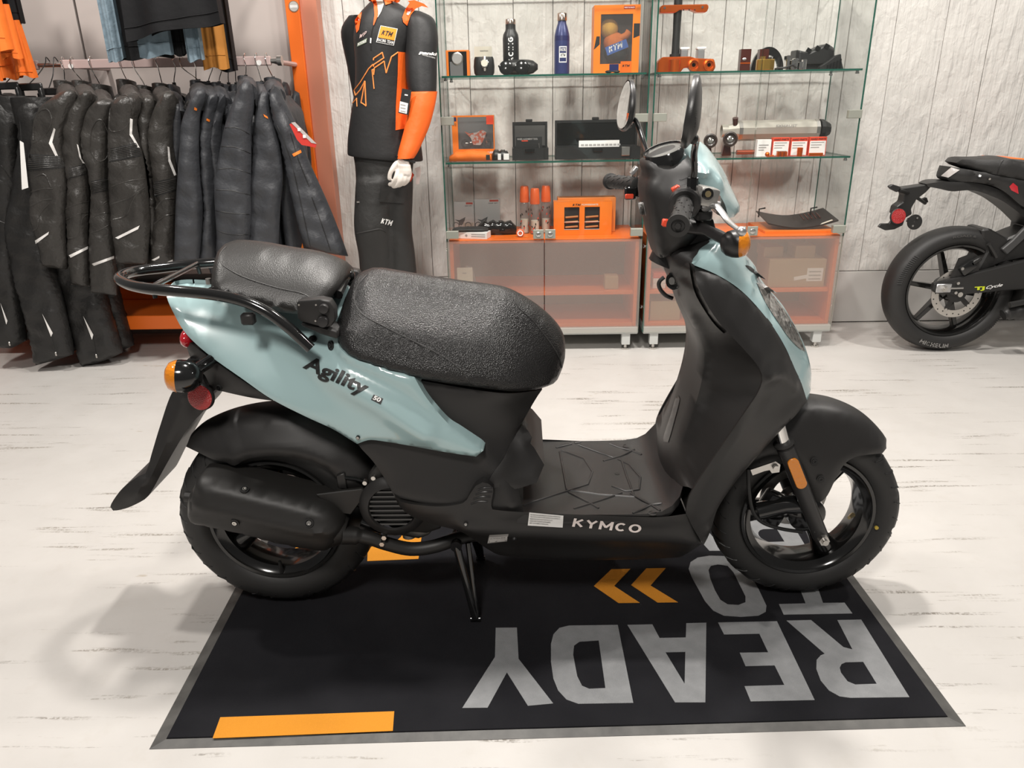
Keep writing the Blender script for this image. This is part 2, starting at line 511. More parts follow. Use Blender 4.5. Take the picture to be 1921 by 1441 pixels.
# ================================================================ the room
def floor_mat():
    m = bpy.data.materials.new('painted_concrete'); m.use_nodes = True
    nt = m.node_tree; b = nt.nodes['Principled BSDF']; N = nt.nodes.new; L = nt.links.new
    tc = N('ShaderNodeTexCoord')
    def noise(scale, detail, sc=(1, 1, 1), rot=0, loc=(0, 0, 0)):
        mp = N('ShaderNodeMapping'); mp.inputs['Scale'].default_value = sc; mp.inputs['Rotation'].default_value = (0, 0, rot); mp.inputs['Location'].default_value = loc
        L(tc.outputs['Object'], mp.inputs['Vector'])
        n = N('ShaderNodeTexNoise'); n.inputs['Scale'].default_value = scale; n.inputs['Detail'].default_value = detail; n.inputs['Roughness'].default_value = 0.62
        L(mp.outputs[0], n.inputs['Vector']); return n.outputs['Fac']
    def rng(v, a, c):
        r = N('ShaderNodeMapRange'); r.inputs['From Min'].default_value = a; r.inputs['From Max'].default_value = c; L(v, r.inputs['Value']); return r.outputs['Result']
    def mul(a, c):
        q = N('ShaderNodeMath'); q.operation = 'MULTIPLY'; L(a, q.inputs[0])
        if isinstance(c, float): q.inputs[1].default_value = c
        else: L(c, q.inputs[1])
        return q.outputs[0]
    def mix(f, a, c):
        q = N('ShaderNodeMix'); q.data_type = 'RGBA'; L(f, q.inputs['Factor'])
        for s, v in (('A', a), ('B', c)):
            if isinstance(v, tuple): q.inputs[s].default_value = (*v, 1)
            else: L(v, q.inputs[s])
        return q.outputs['Result']
    col = mix(rng(noise(2.2, 6), 0.3, 0.7), (0.56, 0.54, 0.515), (0.495, 0.475, 0.45))
    col = mix(mul(rng(noise(14, 8), 0.56, 0.72), 0.25), col, (0.45, 0.42, 0.375))
    # scuffs: short dark streaks, most of them running along the wall, some slanted
    f1 = mul(rng(noise(19, 7, (0.09, 1.7, 1), 0.06), 0.60, 0.655), rng(noise(2.2, 3, (1, 1, 1), 0, (3, 1, 0)), 0.42, 0.55))
    f2 = mul(rng(noise(17, 7, (0.12, 1.6, 1), -0.5), 0.59, 0.65), rng(noise(1.9, 3, (1, 1, 1), 0, (7, 5, 0)), 0.45, 0.58))
    f3 = mul(rng(noise(11, 4, (0.4, 1.0, 1), 0.2, (1, 9, 2)), 0.70, 0.73), 0.5)
    brk = rng(noise(120, 4), 0.4, 0.55)
    f1 = mul(f1, brk); f2 = mul(f2, brk)
    col = mix(mul(f1, 0.9), col, (0.17, 0.15, 0.125))
    col = mix(mul(f2, 0.75), col, (0.2, 0.175, 0.14))
    col = mix(f3, col, (0.33, 0.27, 0.19))
    L(col, b.inputs['Base Color'])
    b.inputs['Roughness'].default_value = 0.42
    rr = rng(noise(6, 4), 0.2, 0.8)
    q = N('ShaderNodeMapRange'); q.inputs['To Min'].default_value = 0.34; q.inputs['To Max'].default_value = 0.55; L(rr, q.inputs['Value']); L(q.outputs[0], b.inputs['Roughness'])
    bp = N('ShaderNodeBump'); bp.inputs['Strength'].default_value = 0.12; bp.inputs['Distance'].default_value = 0.004
    L(noise(35, 6), bp.inputs['Height']); L(bp.outputs[0], b.inputs['Normal'])
    return m
def plank_mat():
    m = bpy.data.materials.new('rough_white_timber'); m.use_nodes = True
    nt = m.node_tree; b = nt.nodes['Principled BSDF']; N = nt.nodes.new; L = nt.links.new
    tc = N('ShaderNodeTexCoord')
    oi = N('ShaderNodeObjectInfo')
    ad = N('ShaderNodeVectorMath'); ad.operation = 'ADD'; L(tc.outputs['Object'], ad.inputs[0])
    sc = N('ShaderNodeVectorMath'); sc.operation = 'SCALE'; sc.inputs['Scale'].default_value = 37.0; 
    cb = N('ShaderNodeCombineXYZ'); L(oi.outputs['Random'], cb.inputs[0]); L(oi.outputs['Random'], cb.inputs[2]); L(cb.outputs[0], sc.inputs[0]); L(sc.outputs[0], ad.inputs[1])
    def noise(scale, detail, s):
        mp = N('ShaderNodeMapping'); mp.inputs['Scale'].default_value = s; L(ad.outputs[0], mp.inputs['Vector'])
        n = N('ShaderNodeTexNoise'); n.inputs['Scale'].default_value = scale; n.inputs['Detail'].default_value = detail; n.inputs['Distortion'].default_value = 0.6
        L(mp.outputs[0], n.inputs['Vector']); return n.outputs['Fac']
    g = noise(26, 5, (1.6, 1, 0.12)); h = noise(30, 6, (1, 1, 0.8)); k = noise(2.5, 3, (1.5, 1, 0.6))
    mp = N('ShaderNodeMapping'); mp.inputs['Scale'].default_value = (1.0, 1, 0.16); L(ad.outputs[0], mp.inputs['Vector'])
    wv = N('ShaderNodeTexWave'); wv.wave_type = 'RINGS'; wv.inputs['Scale'].default_value = 9; wv.inputs['Distortion'].default_value = 9; wv.inputs['Detail'].default_value = 3; wv.inputs['Detail Scale'].default_value = 1.2
    L(mp.outputs[0], wv.inputs['Vector'])
    def mth(op, a, c):
        q = N('ShaderNodeMath'); q.operation = op
        for i, v in enumerate((a, c)):
            if isinstance(v, float): q.inputs[i].default_value = v
            else: L(v, q.inputs[i])
        return q.outputs[0]
    ht = mth('ADD', mth('ADD', mth('MULTIPLY', g, 0.9), mth('MULTIPLY', h, 0.7)), mth('MULTIPLY', wv.outputs['Fac'], 0.45))
    bp = N('ShaderNodeBump'); bp.inputs['Strength'].default_value = 0.85; bp.inputs['Distance'].default_value = 0.009
    L(ht, bp.inputs['Height']); L(bp.outputs[0], b.inputs['Normal'])
    mx = N('ShaderNodeMix'); mx.data_type = 'RGBA'; mx.inputs['A'].default_value = (0.56, 0.545, 0.515, 1); mx.inputs['B'].default_value = (0.68, 0.66, 0.625, 1)
    L(k, mx.inputs['Factor']); L(mx.outputs['Result'], b.inputs['Base Color'])
    b.inputs['Roughness'].default_value = 0.6
    return m
M_FLOOR = floor_mat(); M_PLANK = plank_mat()
M_WALL = mat('white_wall_paint', (0.6, 0.585, 0.56), 0.6, bump=(40, 0.15, 4))
M_DARK = mat('shadow_gap', (0.16, 0.15, 0.14), 0.8)
M_ORANGE = mat('orange_powder_coat', (0.83, 0.16, 0.015), 0.38, bump=(300, 0.08, 2))
M_PANEL = mat('greige_satin_panel', (0.46, 0.41, 0.385), 0.3, coat=0.25)
M_STEEL = mat('brushed_steel', (0.62, 0.6, 0.57), 0.3, 1.0)
M_CHROME = mat('chrome', (0.78, 0.77, 0.75), 0.1, 1.0)
M_GREYMET = mat('grey_powder_metal', (0.52, 0.53, 0.51), 0.45)
M_WHITE = mat('white_print', (0.82, 0.81, 0.79), 0.5)
M_BLACK = mat('black_print', (0.012, 0.012, 0.012), 0.5)
M_GREYP = mat('grey_print', (0.35, 0.34, 0.33), 0.6)

floor = MB().add([(-5, -2.5, 0), (5, -2.5, 0), (5, 4.2, 0), (-5, 4.2, 0)], [(0, 1, 2, 3)]).build('floor', M_FLOOR, smooth=0)
tag(floor, 'scuffed white painted concrete floor of the shop', 'floor', kind='structure')
YW = 4.03
wall = MB().bb((-5, YW + 0.012, 0), (5, YW + 0.1, 3.6)).build('wall_back', M_DARK, smooth=0)
tag(wall, 'back wall clad in rough white vertical timber boards', 'wall', kind='structure')
# each board is a piece of its own with an open joint beside it
jx = [at(p, 100, y=YW).x for p in (560, 605, 650, 690, 745, 790, 829, 880, 964, 1037, 1095, 1180, 1240, 1296, 1355, 1392, 1447, 1525, 1587, 1672, 1765, 1850, 1930, 2010, 2100, 2180, 2270)]
while jx[-1] < 4.8: jx.append(jx[-1] + (0.21, 0.26, 0.17)[len(jx) % 3])
random.seed(3)
for a, b_ in zip(jx[:-1], jx[1:]):
    t = random.uniform(-0.002, 0.002)
    MB().bb((a + 0.0014, YW - 0.004 + t, 0.292), (b_ - 0.0014, YW + 0.013, 3.4)).build('board', M_PLANK, wall, smooth=0, bevel=0.0015)
for a, b_ in ((jx[0], at(1250, 560, y=YW).x), (at(1250, 560, y=YW).x, at(1836, 560, y=YW).x), (at(1836, 560, y=YW).x, jx[-1])):
    MB().bb((a + 0.001, YW - 0.006, 0.006), (b_ - 0.001, YW + 0.012, 0.288)).build('plinth_panel', M_WALL, wall, smooth=0, bevel=0.002)

# ---------------------------------------------------------------- clothes wall fixture, left
YP = 3.96
xl = at(539, 0, y=YP).x
xg = at(150, 60, y=YP).x
fx = thing('wall_display_fixture', ((-3.3 + xl)/2, YP, 0), 'greige panelled clothes fixture with orange post, hanging rail and orange base shelf', 'display fixture')
for a, b_ in ((-4.98, -3.56), (-3.55, xg - 0.006), (xg + 0.006, xl - 0.004)):
    MB().bb((a, YP, 0.34), (b_, YP + 0.03, 3.2)).build('panel', M_PANEL, fx, smooth=0, bevel=0.002)
MB().bb((-4.98, YP + 0.03, 0.0), (xl, YP + 0.05, 3.2)).build('backing', M_DARK, fx, smooth=0)
x2, x3 = at(564, 0, y=YP).x, at(595.4, 0, y=YP).x
post = MB().bb((xl, YP - 0.05, 0.0), (x2, YP + 0.06, 3.2)).build('post', M_ORANGE, fx, smooth=0, bevel=0.002)
MB().bb((x2, YP - 0.03, 0.0), (x3, YP + 0.06, 3.2)).build('side_panel', mat('frosted_over_orange', (0.52, 0.2, 0.125), 0.4), fx, smooth=0, bevel=0.002)
c = at(551, 12, y=YP - 0.052)
st = MB().cyl(c, c + Vector((0, 0.002, 0)), 0.0245, n=28).build('round_sticker', mat('sticker_dark_rim', (0.25, 0.14, 0.08), 0.5), post, smooth=0)
c2 = c + Vector((0, -0.0006, 0))
mb = MB(); mb.mi = 0
mb.cyl(c2, c2 + Vector((0, 0.0005, 0)), 0.021, n=28)
mb.build('sticker_print', mat('sticker_silver', (0.5, 0.48, 0.45), 0.4), post, smooth=0)
MB().bb((c.x - 0.017, c.y - 0.0014, c.z - 0.006), (c.x + 0.017, c.y - 0.0008, c.z + 0.006)).build('sticker_band', M_WHITE, post, smooth=0)
# base shelf
zb0, zb1 = at(300, 618, y=3.6).z, at(300, 592, y=3.6).z
sh = MB().bb((-3.3, 3.6, zb0), (xl + 0.01, 3.95, zb1)).build('base_shelf', M_ORANGE, fx, smooth=0, bevel=0.003)
sh2 = MB().bb((-3.3, 3.93, zb1 + 0.001), (xl + 0.01, 3.955, zb1 + 0.09)).build('shelf_upstand', M_ORANGE, fx, smooth=0, bevel=0.003)
for px in (233, 597):
    q = at(px, 640, y=3.68)
    lg = MB().bb((q.x - 0.022, 3.66, 0.018), (q.x + 0.022, 3.71, zb0)).build('leg', M_GREYMET, fx, smooth=0, bevel=0.002)
    MB().cyl((q.x, 3.685, 0), (q.x, 3.685, 0.018), 0.02, n=14).build('foot', M_STEEL, fx)
# hanging rail
YB = 3.6
RZ = 1.372
rb = thing('hanging_rail', (-1.9, YB, RZ - 0.02), 'pale flat rail of the clothes fixture carrying jackets on hangers', 'clothes rail')
M_RAIL = mat('pale_mauve_rail', (0.52, 0.4, 0.38), 0.42)
xa, xb = at(72, 120, y=YB).x, at(116, 120, y=YB).x
xe = at(508, 112, y=YB).x
for a, b_ in ((-3.2, xa), (xb, xe)):
    MB().bb((a, YB - 0.014, RZ - 0.019), (b_, YB + 0.008, RZ + 0.019)).build('flat_bar', M_RAIL, rb, smooth=0, bevel=0.003)
MB().cyl((xa - 0.01, YB, RZ), (xb + 0.01, YB, RZ), 0.011, n=14).build('tube', M_STEEL, rb)
MB().cyl((xe - 0.01, YB, RZ), (xe + 0.035, YB, RZ), 0.011, n=14).build('tube', M_STEEL, rb)
MB().cyl((xe + 0.03, YB, RZ), (xe + 0.05, YB, RZ), 0.021, n=20).build('end_flange', M_STEEL, rb)
for x in (xe + 0.02, xb + 0.02, -2.75):
    MB().tube([(x, YB + 0.004, RZ - 0.004), (x, YB + 0.05, RZ - 0.004), (x, YP + 0.002, RZ - 0.004)], 0.011, 8).build('wall_arm', M_RAIL, rb)
for x in (at(137, 125, y=YB).x, at(488, 117, y=YB).x, at(53, 124, y=YB).x):
    MB().cyl((x, YB - 0.0145, RZ - 0.008), (x, YB - 0.019, RZ - 0.008), 0.011, n=16).build('screw_cap', M_WHITE, rb)

# ---------------------------------------------------------------- floor mat
MO = Vector((-0.754, 1.12, 0)); MU = Vector((1.638, 0.048, 0)).normalized(); MV = Vector((-MU.y, MU.x, 0))
def mp_(u, v, z=0.0): return MO + MU*u + MV*v + Vector((0, 0, z))
WMAT, DMAT = 1.639, 0.93
mt = thing('floor_mat', mp_(WMAT/2, DMAT/2), 'black carpet mat with upside-down grey lettering and orange marks under the scooter', 'floor mat')
M_RUB = mat('mat_rubber', (0.04, 0.039, 0.037), 0.5, bump=(60, 0.3, 5), var=(20, (0.1, 0.097, 0.09), 0.5))
M_CARP = mat('mat_carpet_black', (0.0085, 0.0085, 0.0105), 0.95, bump=(900, 0.6, 2), spec=0.15, var=(6, (0.015, 0.015, 0.0175), 0.5))
M_CGREY = mat('mat_carpet_grey', (0.2, 0.205, 0.21), 0.95, bump=(700, 0.7, 2), spec=0.1, var=(30, (0.26, 0.265, 0.27), 0.6))
M_COR = mat('mat_carpet_orange', (0.62, 0.25, 0.028), 0.95, bump=(700, 0.7, 2), spec=0.1, var=(30, (0.62, 0.25, 0.03), 0.6))
bw = 0.026
ins = [(0, 0, 0.001), (WMAT, 0, 0.001), (WMAT, DMAT, 0.001), (0, DMAT, 0.001)]
inn = [(bw, bw*0.75, 0.0055), (WMAT - bw, bw*0.75, 0.0055), (WMAT - bw, DMAT - bw, 0.0055), (bw, DMAT - bw, 0.0055)]
vs = [mp_(u, v, 0.0002) for u, v, z in ins] + [mp_(*p) for p in ins] + [mp_(*p) for p in inn]
MB().add(vs, [(0, 1, 5, 4), (1, 2, 6, 5), (2, 3, 7, 6), (3, 0, 4, 7), (4, 5, 9, 8), (5, 6, 10, 9), (6, 7, 11, 10), (7, 4, 8, 11)]).build('rubber_border', M_RUB, mt, smooth=0)
ca = [(bw + 0.001, bw*0.75 + 0.001), (WMAT - bw - 0.001, bw*0.75 + 0.001), (WMAT - bw - 0.001, DMAT - bw - 0.001), (bw + 0.001, DMAT - bw - 0.001)]
carpet = MB().prism([mp_(u, v, 0.0005) for u, v in ca], (0, 0, 0.0075)).build('carpet', M_CARP, mt, smooth=0, bevel=0.001)
def fill_poly(outer, holes, z0, z1):
    pts = [Vector(p) for p in outer]; faces = [list(range(len(outer)))]; loops = [list(range(len(outer)))]
    for h in holes:
        b = len(pts); pts += [Vector(p) for p in h]; loops.append(list(range(b, b + len(h))))
    edges = [(l[i], l[(i + 1) % len(l)]) for l in loops for i in range(len(l))]
    V, E, Fc, ov, _, _ = delaunay_2d_cdt(pts, edges, [], 1, 1e-7)
    if holes:
        ins_ = []
        for f in Fc:
            cx = np.array([[sum(V[i].x for i in f)/len(f), sum(V[i].y for i in f)/len(f)]])
            ok = inside(cx, [tuple(p) for p in outer])[0] and not any(inside(cx, [tuple(p) for p in h])[0] for h in holes)
            if ok: ins_.append(f)
        Fc = ins_
    m = MB(); n = len(V)
    m.add([(v.x, v.y, z1) for v in V], [tuple(f) for f in Fc])
    m.v += [Vector((v.x, v.y, z0)) for v in V]
    for l in loops:
        for i in range(len(l)):
            a, b = l[i], l[(i + 1) % len(l)]
            m.f.append((a, b, b + n, a + n)); m.m.append(0)
    return m
ZT = 0.0085
def px2(l, ox, oy, s=2.2337):
    r = []
    for x, y in l:
        p = at(ox + x/s, oy + y/s, z=ZT); r.append((p.x, p.y))
    return r
def letter(outer, holes=(), mt_=None, ox=1000, oy=960, name='letter', sc_=2.2337):
    o_ = px2(outer, ox, oy, sc_); h_ = [px2(h, ox, oy, sc_) for h in holes]
    fill_poly(o_, h_, 0.0082, ZT + 0.0006).build(name, mt_ or M_CGREY, mt, smooth=0)
letter([(1275, 455), (1375, 453), (1577, 778), (1330, 781), (1285, 775), (1240, 750), (1205, 708), (1187, 660), (1188, 622), (1205, 603), (1222, 596), (1062, 457), (1165, 455), (1300, 568), (1338, 578)],
       [[(1292, 640), (1310, 632), (1383, 630), (1440, 722), (1350, 725), (1318, 712), (1290, 675), (1285, 655)]])
letter([(775, 465), (1022, 460), (1180, 790), (912, 796), (886, 732), (1053, 727), (1012, 645), (890, 648), (866, 592), (985, 590), (948, 512), (800, 515)])
letter([(395, 475), (500, 473), (530, 530), (640, 528), (642, 468), (726, 466), (722, 800), (595, 800)], [[(555, 590), (638, 588), (635, 722)]])
letter([(150, 478), (355, 475), (420, 802), (190, 806), (140, 788), (105, 750), (85, 700), (75, 630), (75, 555), (85, 515), (110, 488)], [[(195, 545), (275, 540), (303, 740), (235, 743), (205, 730), (185, 690), (168, 600), (172, 562)]])
letter([(1541, 398), (1630, 397), (1637, 528), (1782, 715), (1676, 725), (1588, 585), (1507, 733), (1401, 734), (1538, 520)], ox=240, oy=1000)
letter([(1085, 240), (1165, 238), (1215, 383), (1305, 382), (1338, 427), (1050, 432), (1030, 388), (1142, 385)])
letter([(652, 240), (660, 212), (690, 193), (740, 185), (820, 187), (865, 205), (900, 245), (945, 325), (978, 395), (975, 420), (945, 436), (870, 441), (800, 436), (755, 415), (720, 375), (690, 320), (665, 275)],
       [[(735, 245), (745, 228), (775, 222), (815, 228), (840, 255), (890, 355), (890, 380), (860, 392), (815, 389), (785, 370), (762, 330), (742, 280)]])
letter([(255, 312), (328, 242), (408, 240), (340, 312), (447, 382), (358, 383)], mt_=M_COR, name='chevron')
letter([(411, 308), (475, 238), (556, 237), (492, 310), (607, 380), (522, 381)], mt_=M_COR, name='chevron')
letter([(387, 773), (1116, 748), (1110, 830), (355, 861)], mt_=M_COR, ox=240, oy=1000, name='stripe')
def rot_words(name, s, u0, u1, v0, v1, m_, bold, shear=0):
    V, Fc = block_poly(s, bold, shear)
    P = [mp_(u1 - a*(u1 - u0), v1 - b*(v1 - v0), ZT + 0.0006) for a, b in V]
    P2 = [p - Vector((0, 0, 0.001)) for p in P]
    mesh_obj(name, P + P2, Fc + [tuple(i + len(P) for i in reversed(f)) for f in Fc], m_, mt, smooth=0)
def moved(outer, holes, du, dv):
    f = lambda l: [(p.x, p.y) for p in (Vector((x, y, 0)) + MU*du + MV*dv for x, y in px2(l, 1000, 960))]
    fill_poly(f(outer), [f(h) for h in holes], 0.0082, ZT + 0.0006).build('letter', M_CGREY, mt, smooth=0)
moved([(1275, 455), (1375, 453), (1577, 778), (1330, 781), (1285, 775), (1240, 750), (1205, 708), (1187, 660), (1188, 622), (1205, 603), (1222, 596), (1062, 457), (1165, 455), (1300, 568), (1338, 578)],
      [[(1292, 640), (1310, 632), (1383, 630), (1440, 722), (1350, 725), (1318, 712), (1290, 675), (1285, 655)]], 0, 0.552)
moved([(395, 475), (500, 473), (530, 530), (640, 528), (642, 468), (726, 466), (722, 800), (595, 800)], [[(555, 590), (638, 588), (635, 722)]], 0.22, 0.552)
rot_words('letter', 'C', 0.92, 1.1, 0.625, 0.875, M_CGREY, 0.24)
rot_words('letter', 'E', 0.76, 0.9, 0.64, 0.875, M_CGREY, 0.24)
letter([(689, 1053), (785, 1049), (794, 985), (762, 988), (752, 1008), (735, 1022), (712, 1018), (690, 1030)], mt_=M_COR, ox=0, oy=0, name='letter', sc_=1.0)
letter([(542, 1041), (560, 1022), (610, 1020), (672, 1018), (672, 1050), (620, 1046)], mt_=M_COR, ox=0, oy=0, name='letter', sc_=1.0)
# ================================================================ the scooter
YC = 1.62
M_BLUE = mat('pale_blue_paint', (0.35, 0.49, 0.5), 0.22, coat=0.8)
M_PLAST = mat('black_moulded_plastic', (0.0155, 0.0145, 0.014), 0.46, bump=(900, 0.05, 2))
M_PLAST2 = mat('black_floor_plastic', (0.022, 0.021, 0.021), 0.36, bump=(500, 0.06, 3))
M_SEAT = mat('black_grained_vinyl', (0.013, 0.0125, 0.0125), 0.32, bump=(400, 0.9, 2, 'cell', 0.001))
M_SEAT2 = mat('black_fine_vinyl', (0.015, 0.014, 0.013), 0.42, bump=(420, 0.35, 2, 'cell', 0.0008))
M_GLOSS = mat('gloss_black_tube', (0.008, 0.008, 0.008), 0.13, coat=0.5)
M_TYRE = mat('black_rubber', (0.018, 0.0175, 0.017), 0.55, bump=(120, 0.15, 3))
M_RIM = mat('gloss_black_rim', (0.007, 0.0068, 0.0065), 0.17, coat=0.4)
M_HEAT = mat('matt_black_heatshield', (0.014, 0.013, 0.012), 0.5)
M_ALU = mat('cast_aluminium', (0.42, 0.41, 0.39), 0.4, 0.9, bump=(150, 0.2, 3))
M_AMBER = mat('amber_lens', (0.66, 0.21, 0.008), 0.15, coat=0.6, bump=(160, 0.5, 1, 'cell', 0.002))
M_REDL = mat('red_lens', (0.36, 0.008, 0.008), 0.22, coat=0.6, bump=(420, 0.8, 1, 'cell', 0.002))
M_REDSW = mat('red_switch', (0.72, 0.07, 0.03), 0.35)
M_SMOKE = mat('headlight_lens', (0.28, 0.27, 0.25), 0.08, 0.55, coat=1.0, bump=(55, 0.9, 2, 'cell', 0.004))
M_MIRROR = mat('mirror_glass', (0.85, 0.85, 0.84), 0.02, 1.0)
M_SILVER = mat('silver_lever', (0.55, 0.55, 0.55), 0.34, 0.85)
M_YDOT = mat('yellow_paint_dot', (0.5, 0.36, 0.05), 0.6)
S = thing('motor_scooter', (0.05, YC, 0.0095), 'pale blue and black motor scooter on its centre stand on the mat', 'scooter')
def both(name, m, mt_, parent=S, **k):
    a = m.build(name, mt_, parent, **k); b = m.mirror(YC).build(name, mt_, parent, **k); return a, b

# ---- rear body
m_tail = panel([(313, 557, .06), (318, 542, .02), (331, 534, 0), (362, 531, 0), (430, 537, 0), (500, 556, 0), (560, 566, 0), (612, 553, 0), (642, 541, 0), (652, 549, .02), (648, 585, .07),
    (634, 641, .125), (647, 662, .15), (666, 674, .155), (719, 691, .16), (777, 707, .165, 'c'), (800, 746, .168), (837, 791, .172), (864, 812, .176), (907, 845, .18, 'c'), (893, 857, .18, 'c'),
    (833, 848, .18), (773, 837, .176), (712, 827, .17), (690, 826, .168), (670, 833, .165, 'c'), (652, 822, .16), (622, 804, .155), (570, 780, .148), (508, 748, .138), (455, 711, .125), (392, 666, .1), (349, 626, .085), (326, 588, .072)],
    YC, bulge=0.012, r=0.06, step=0.0085, crown=0.008, ridges=[([(350, 575), (420, 598), (500, 640), (560, 675), (640, 715), (720, 752), (800, 800)], 0.017, 0.028, .15), ([(430, 580), (520, 617), (640, 677), (760, 733), (830, 785)], -0.010, 0.016, .15)])
tail = m_tail.build('tail_cowl', M_BLUE, S, recalc=True, smooth=50)
bv_tail = bvh_of(m_tail)
m_seat = panel([(634, 641, .12), (632, 612, .1), (641, 578, .07), (663, 529, .03), (687, 513, .02), (711, 510, .02), (785, 522, .02), (864, 534, .02), (924, 542, .02), (956, 550, .02), (996, 572, .02), (1032, 601, .02), (1054, 633, .03),
    (1059, 665, .04), (1056, 688, .05), (1046, 712, .07, 'c'), (1038, 720, .08), (1017, 728, .1), (996, 732, .12), (956, 734, .14), (882, 725, .15), (837, 719, .152), (777, 708, .157), (719, 691, .155), (666, 674, .15), (645, 659, .138)],
    YC, bulge=0.05, r=0.11, crown=0.004)
seat = m_seat.build('rider_seat', M_SEAT, S, recalc=True, smooth=60)
bv_seat = bvh_of(m_seat)
M_SEAM = mat('seam_thread', (0.03, 0.029, 0.028), 0.5)
def seam(pts, bvh, parent, r=0.0011, m_=None, name='seam', off=0.0005):
    P = [onto(p.x, p.y, bvh, off) for p in smooth_path([(a, b, 0) for a, b in pts], 8)]
    P = [p for p in P if p is not None]
    return MB().tube(P, r, 5).build(name, m_ or M_SEAM, parent)
seam([(690, 514), (672, 535), (665, 560), (678, 588), (720, 612), (780, 642), (830, 668), (862, 692), (877, 712), (881, 724)], bv_seat, seat)
seam([(964, 554), (966, 566), (976, 580), (1000, 602), (1030, 640), (1048, 668), (1054, 690)], bv_seat, seat)
m_pil = panel([(396, 540, .12), (399, 505, .08), (408, 472, .04), (425, 461, .03), (447, 457, .02), (490, 461, .02), (540, 470, .02), (590, 478, .02), (622, 488, .02), (640, 502, .03), (646, 515, .04), (634, 540, .08), (612, 566, .11), (596, 584, .12),
    (570, 589, .125), (530, 586, .125), (480, 574, .125), (420, 560, .125), (402, 552, .125)], YC, bulge=0.035, r=0.06, crown=0.004)
pil = m_pil.build('pillion_seat', M_SEAT2, S, recalc=True, smooth=60)
bv_pil = bvh_of(m_pil)
seam([(424, 463), (413, 476), (413, 490), (424, 502), (460, 521), (520, 540), (562, 549), (580, 557)], bv_pil, pil)
# under-seat body and lower tub
m_und = panel([(690, 700, .12), (777, 712, .14), (882, 730, .14), (956, 738, .13), (1017, 731, .075, 'c'), (1003, 752, .075), (977, 799, .085), (968, 830, .11), (966, 880, .145), (982, 962, .175, 'c'), (900, 962, .18), (800, 945, .178), (740, 932, .168, 'c'), (726, 905, .158), (700, 866, .156), (672, 834, .156), (660, 800, .13), (670, 740, .12)],
    YC, bulge=0.006, r=0.04, ridges=[([(908, 858), (935, 895), (968, 940)], 0.010, 0.018, .17)])
und = m_und.build('underseat_body', M_PLAST, S, recalc=True)
bv_und = bvh_of(m_und)
m_skirt = panel([(737, 922, .165, 'c'), (752, 941, .18), (790, 948, .186), (830, 950, .188), (868, 944, .188), (880, 930, .188), (892, 912, .188), (905, 905, .188), (925, 915, .188), (922, 950, .188, 'o'), (940, 958, .188, 'o'), (1050, 964, .19, 'o'), (1180, 969, .19, 'o'), (1240, 970, .19, 'o'), (1287, 964, .19, 'c'), (1317, 1020, .17, 'c'), (1286, 1040, .115), (1257, 1047, .105), (1111, 1051, .1),
    (1024, 1050, .1), (945, 1043, .11), (916, 1031, .128), (867, 999, .172), (818, 985, .172), (773, 969, .17), (749, 949, .166)], YC, bulge=0.004, r=0.03, ridges=[([(880, 985), (960, 1000), (1100, 1008), (1300, 1010)], 0.017, 0.03, .17)])
skirt = m_skirt.build('lower_side_fairing', M_PLAST, S, recalc=True)
bv_sk = bvh_of(m_skirt)
for k, (x, y) in enumerate(((905, 917), (902, 925), (898, 934), (893, 943))):
    seam([(x - 10, y + 3), (x + 5, y - 2), (x + 22, y - 2)], bv_sk, skirt, 0.0016, M_PLAST2, 'vent_rib')
def bolt(px, py, bvh, r, m_=None, cup=None, parent=S, name='bolt'):
    d_ = (CR*((px - 960.5)/FPX) + CU*(-(py - 720.5)/FPX) + CF).normalized()
    hit = bvh.ray_cast(CAM, d_)
    if hit[0] is None: return
    n_ = hit[1] if hit[1].dot(d_) < 0 else -hit[1]
    p = hit[0] + n_*0.002
    if cup: MB().lathe([(cup, -0.006), (cup*0.98, 0.002), (cup*0.72, 0.002), (cup*0.65, -0.001)], p, n_, 20).build(name + '_cup', M_BLACK, parent)
    MB().lathe([(r, -0.001), (r, 0.003), (r*0.5, 0.003), (r*0.45, 0.0012)], p, n_, 12).build(name, m_ or M_STEEL, parent)
bolt(622, 648, bv_tail, 0.005, M_PLAST2, 0.0105)
bolt(587, 637, bv_tail, 0.004, M_PLAST2, 0.009)
bolt(672, 820, bv_tail, 0.0028, M_STEEL, 0.0045)
bolt(874, 983, bv_sk, 0.0032, M_STEEL, 0.005)
bolt(965, 1010, bv_sk, 0.004, M_PLAST2, 0.006)
# battery hump in front of the column
m_h = panel([(978, 797, .08), (998, 820, .10, 'c'), (995, 832, .105, 'c'), (1002, 840, .11, 'c'), (1021, 872, .125, 'c'), (1007, 905, .155, 'c'), (966, 918, .165), (930, 919, .168), (918, 900, .17), (945, 860, .15), (957, 833, .12)], YC, bulge=0.005, r=0.02)
m_h.build('battery_cover', M_PLAST, S, recalc=True)
# floorboard: a moulded tray that curls up at the front
rings = []
for x, z, hw in ((-0.13, 0.336, 0.165), (-0.08, 0.339, 0.182), (0.0, 0.338, 0.188), (0.1, 0.337, 0.189), (0.2, 0.337, 0.189), (0.265, 0.338, 0.189), (0.3, 0.344, 0.189), (0.322, 0.357, 0.187), (0.338, 0.378, 0.184), (0.35, 0.405, 0.165), (0.36, 0.43, 0.12)):
    ring = []
    for k in range(13):
        u = -1 + 2*k/12
        lift = 0.004*max(0, (abs(u) - 0.8)/0.2) + (0.01 if x > 0.33 else 0)*(1 - abs(u))
        ring.append((x, YC + u*hw, z + lift))
    ring += [(x, YC + hw*0.98, z - 0.02), (x, YC - hw*0.98, z - 0.02)]
    rings.append(ring)
fb = MB().loft(rings).build('floorboard', M_PLAST2, S, recalc=True, smooth=50)
bv_fb = bvh_of(MB().loft(rings))
def z5(l): return [(820 + x/3.431, 760 + y/3.431) for x, y in l]
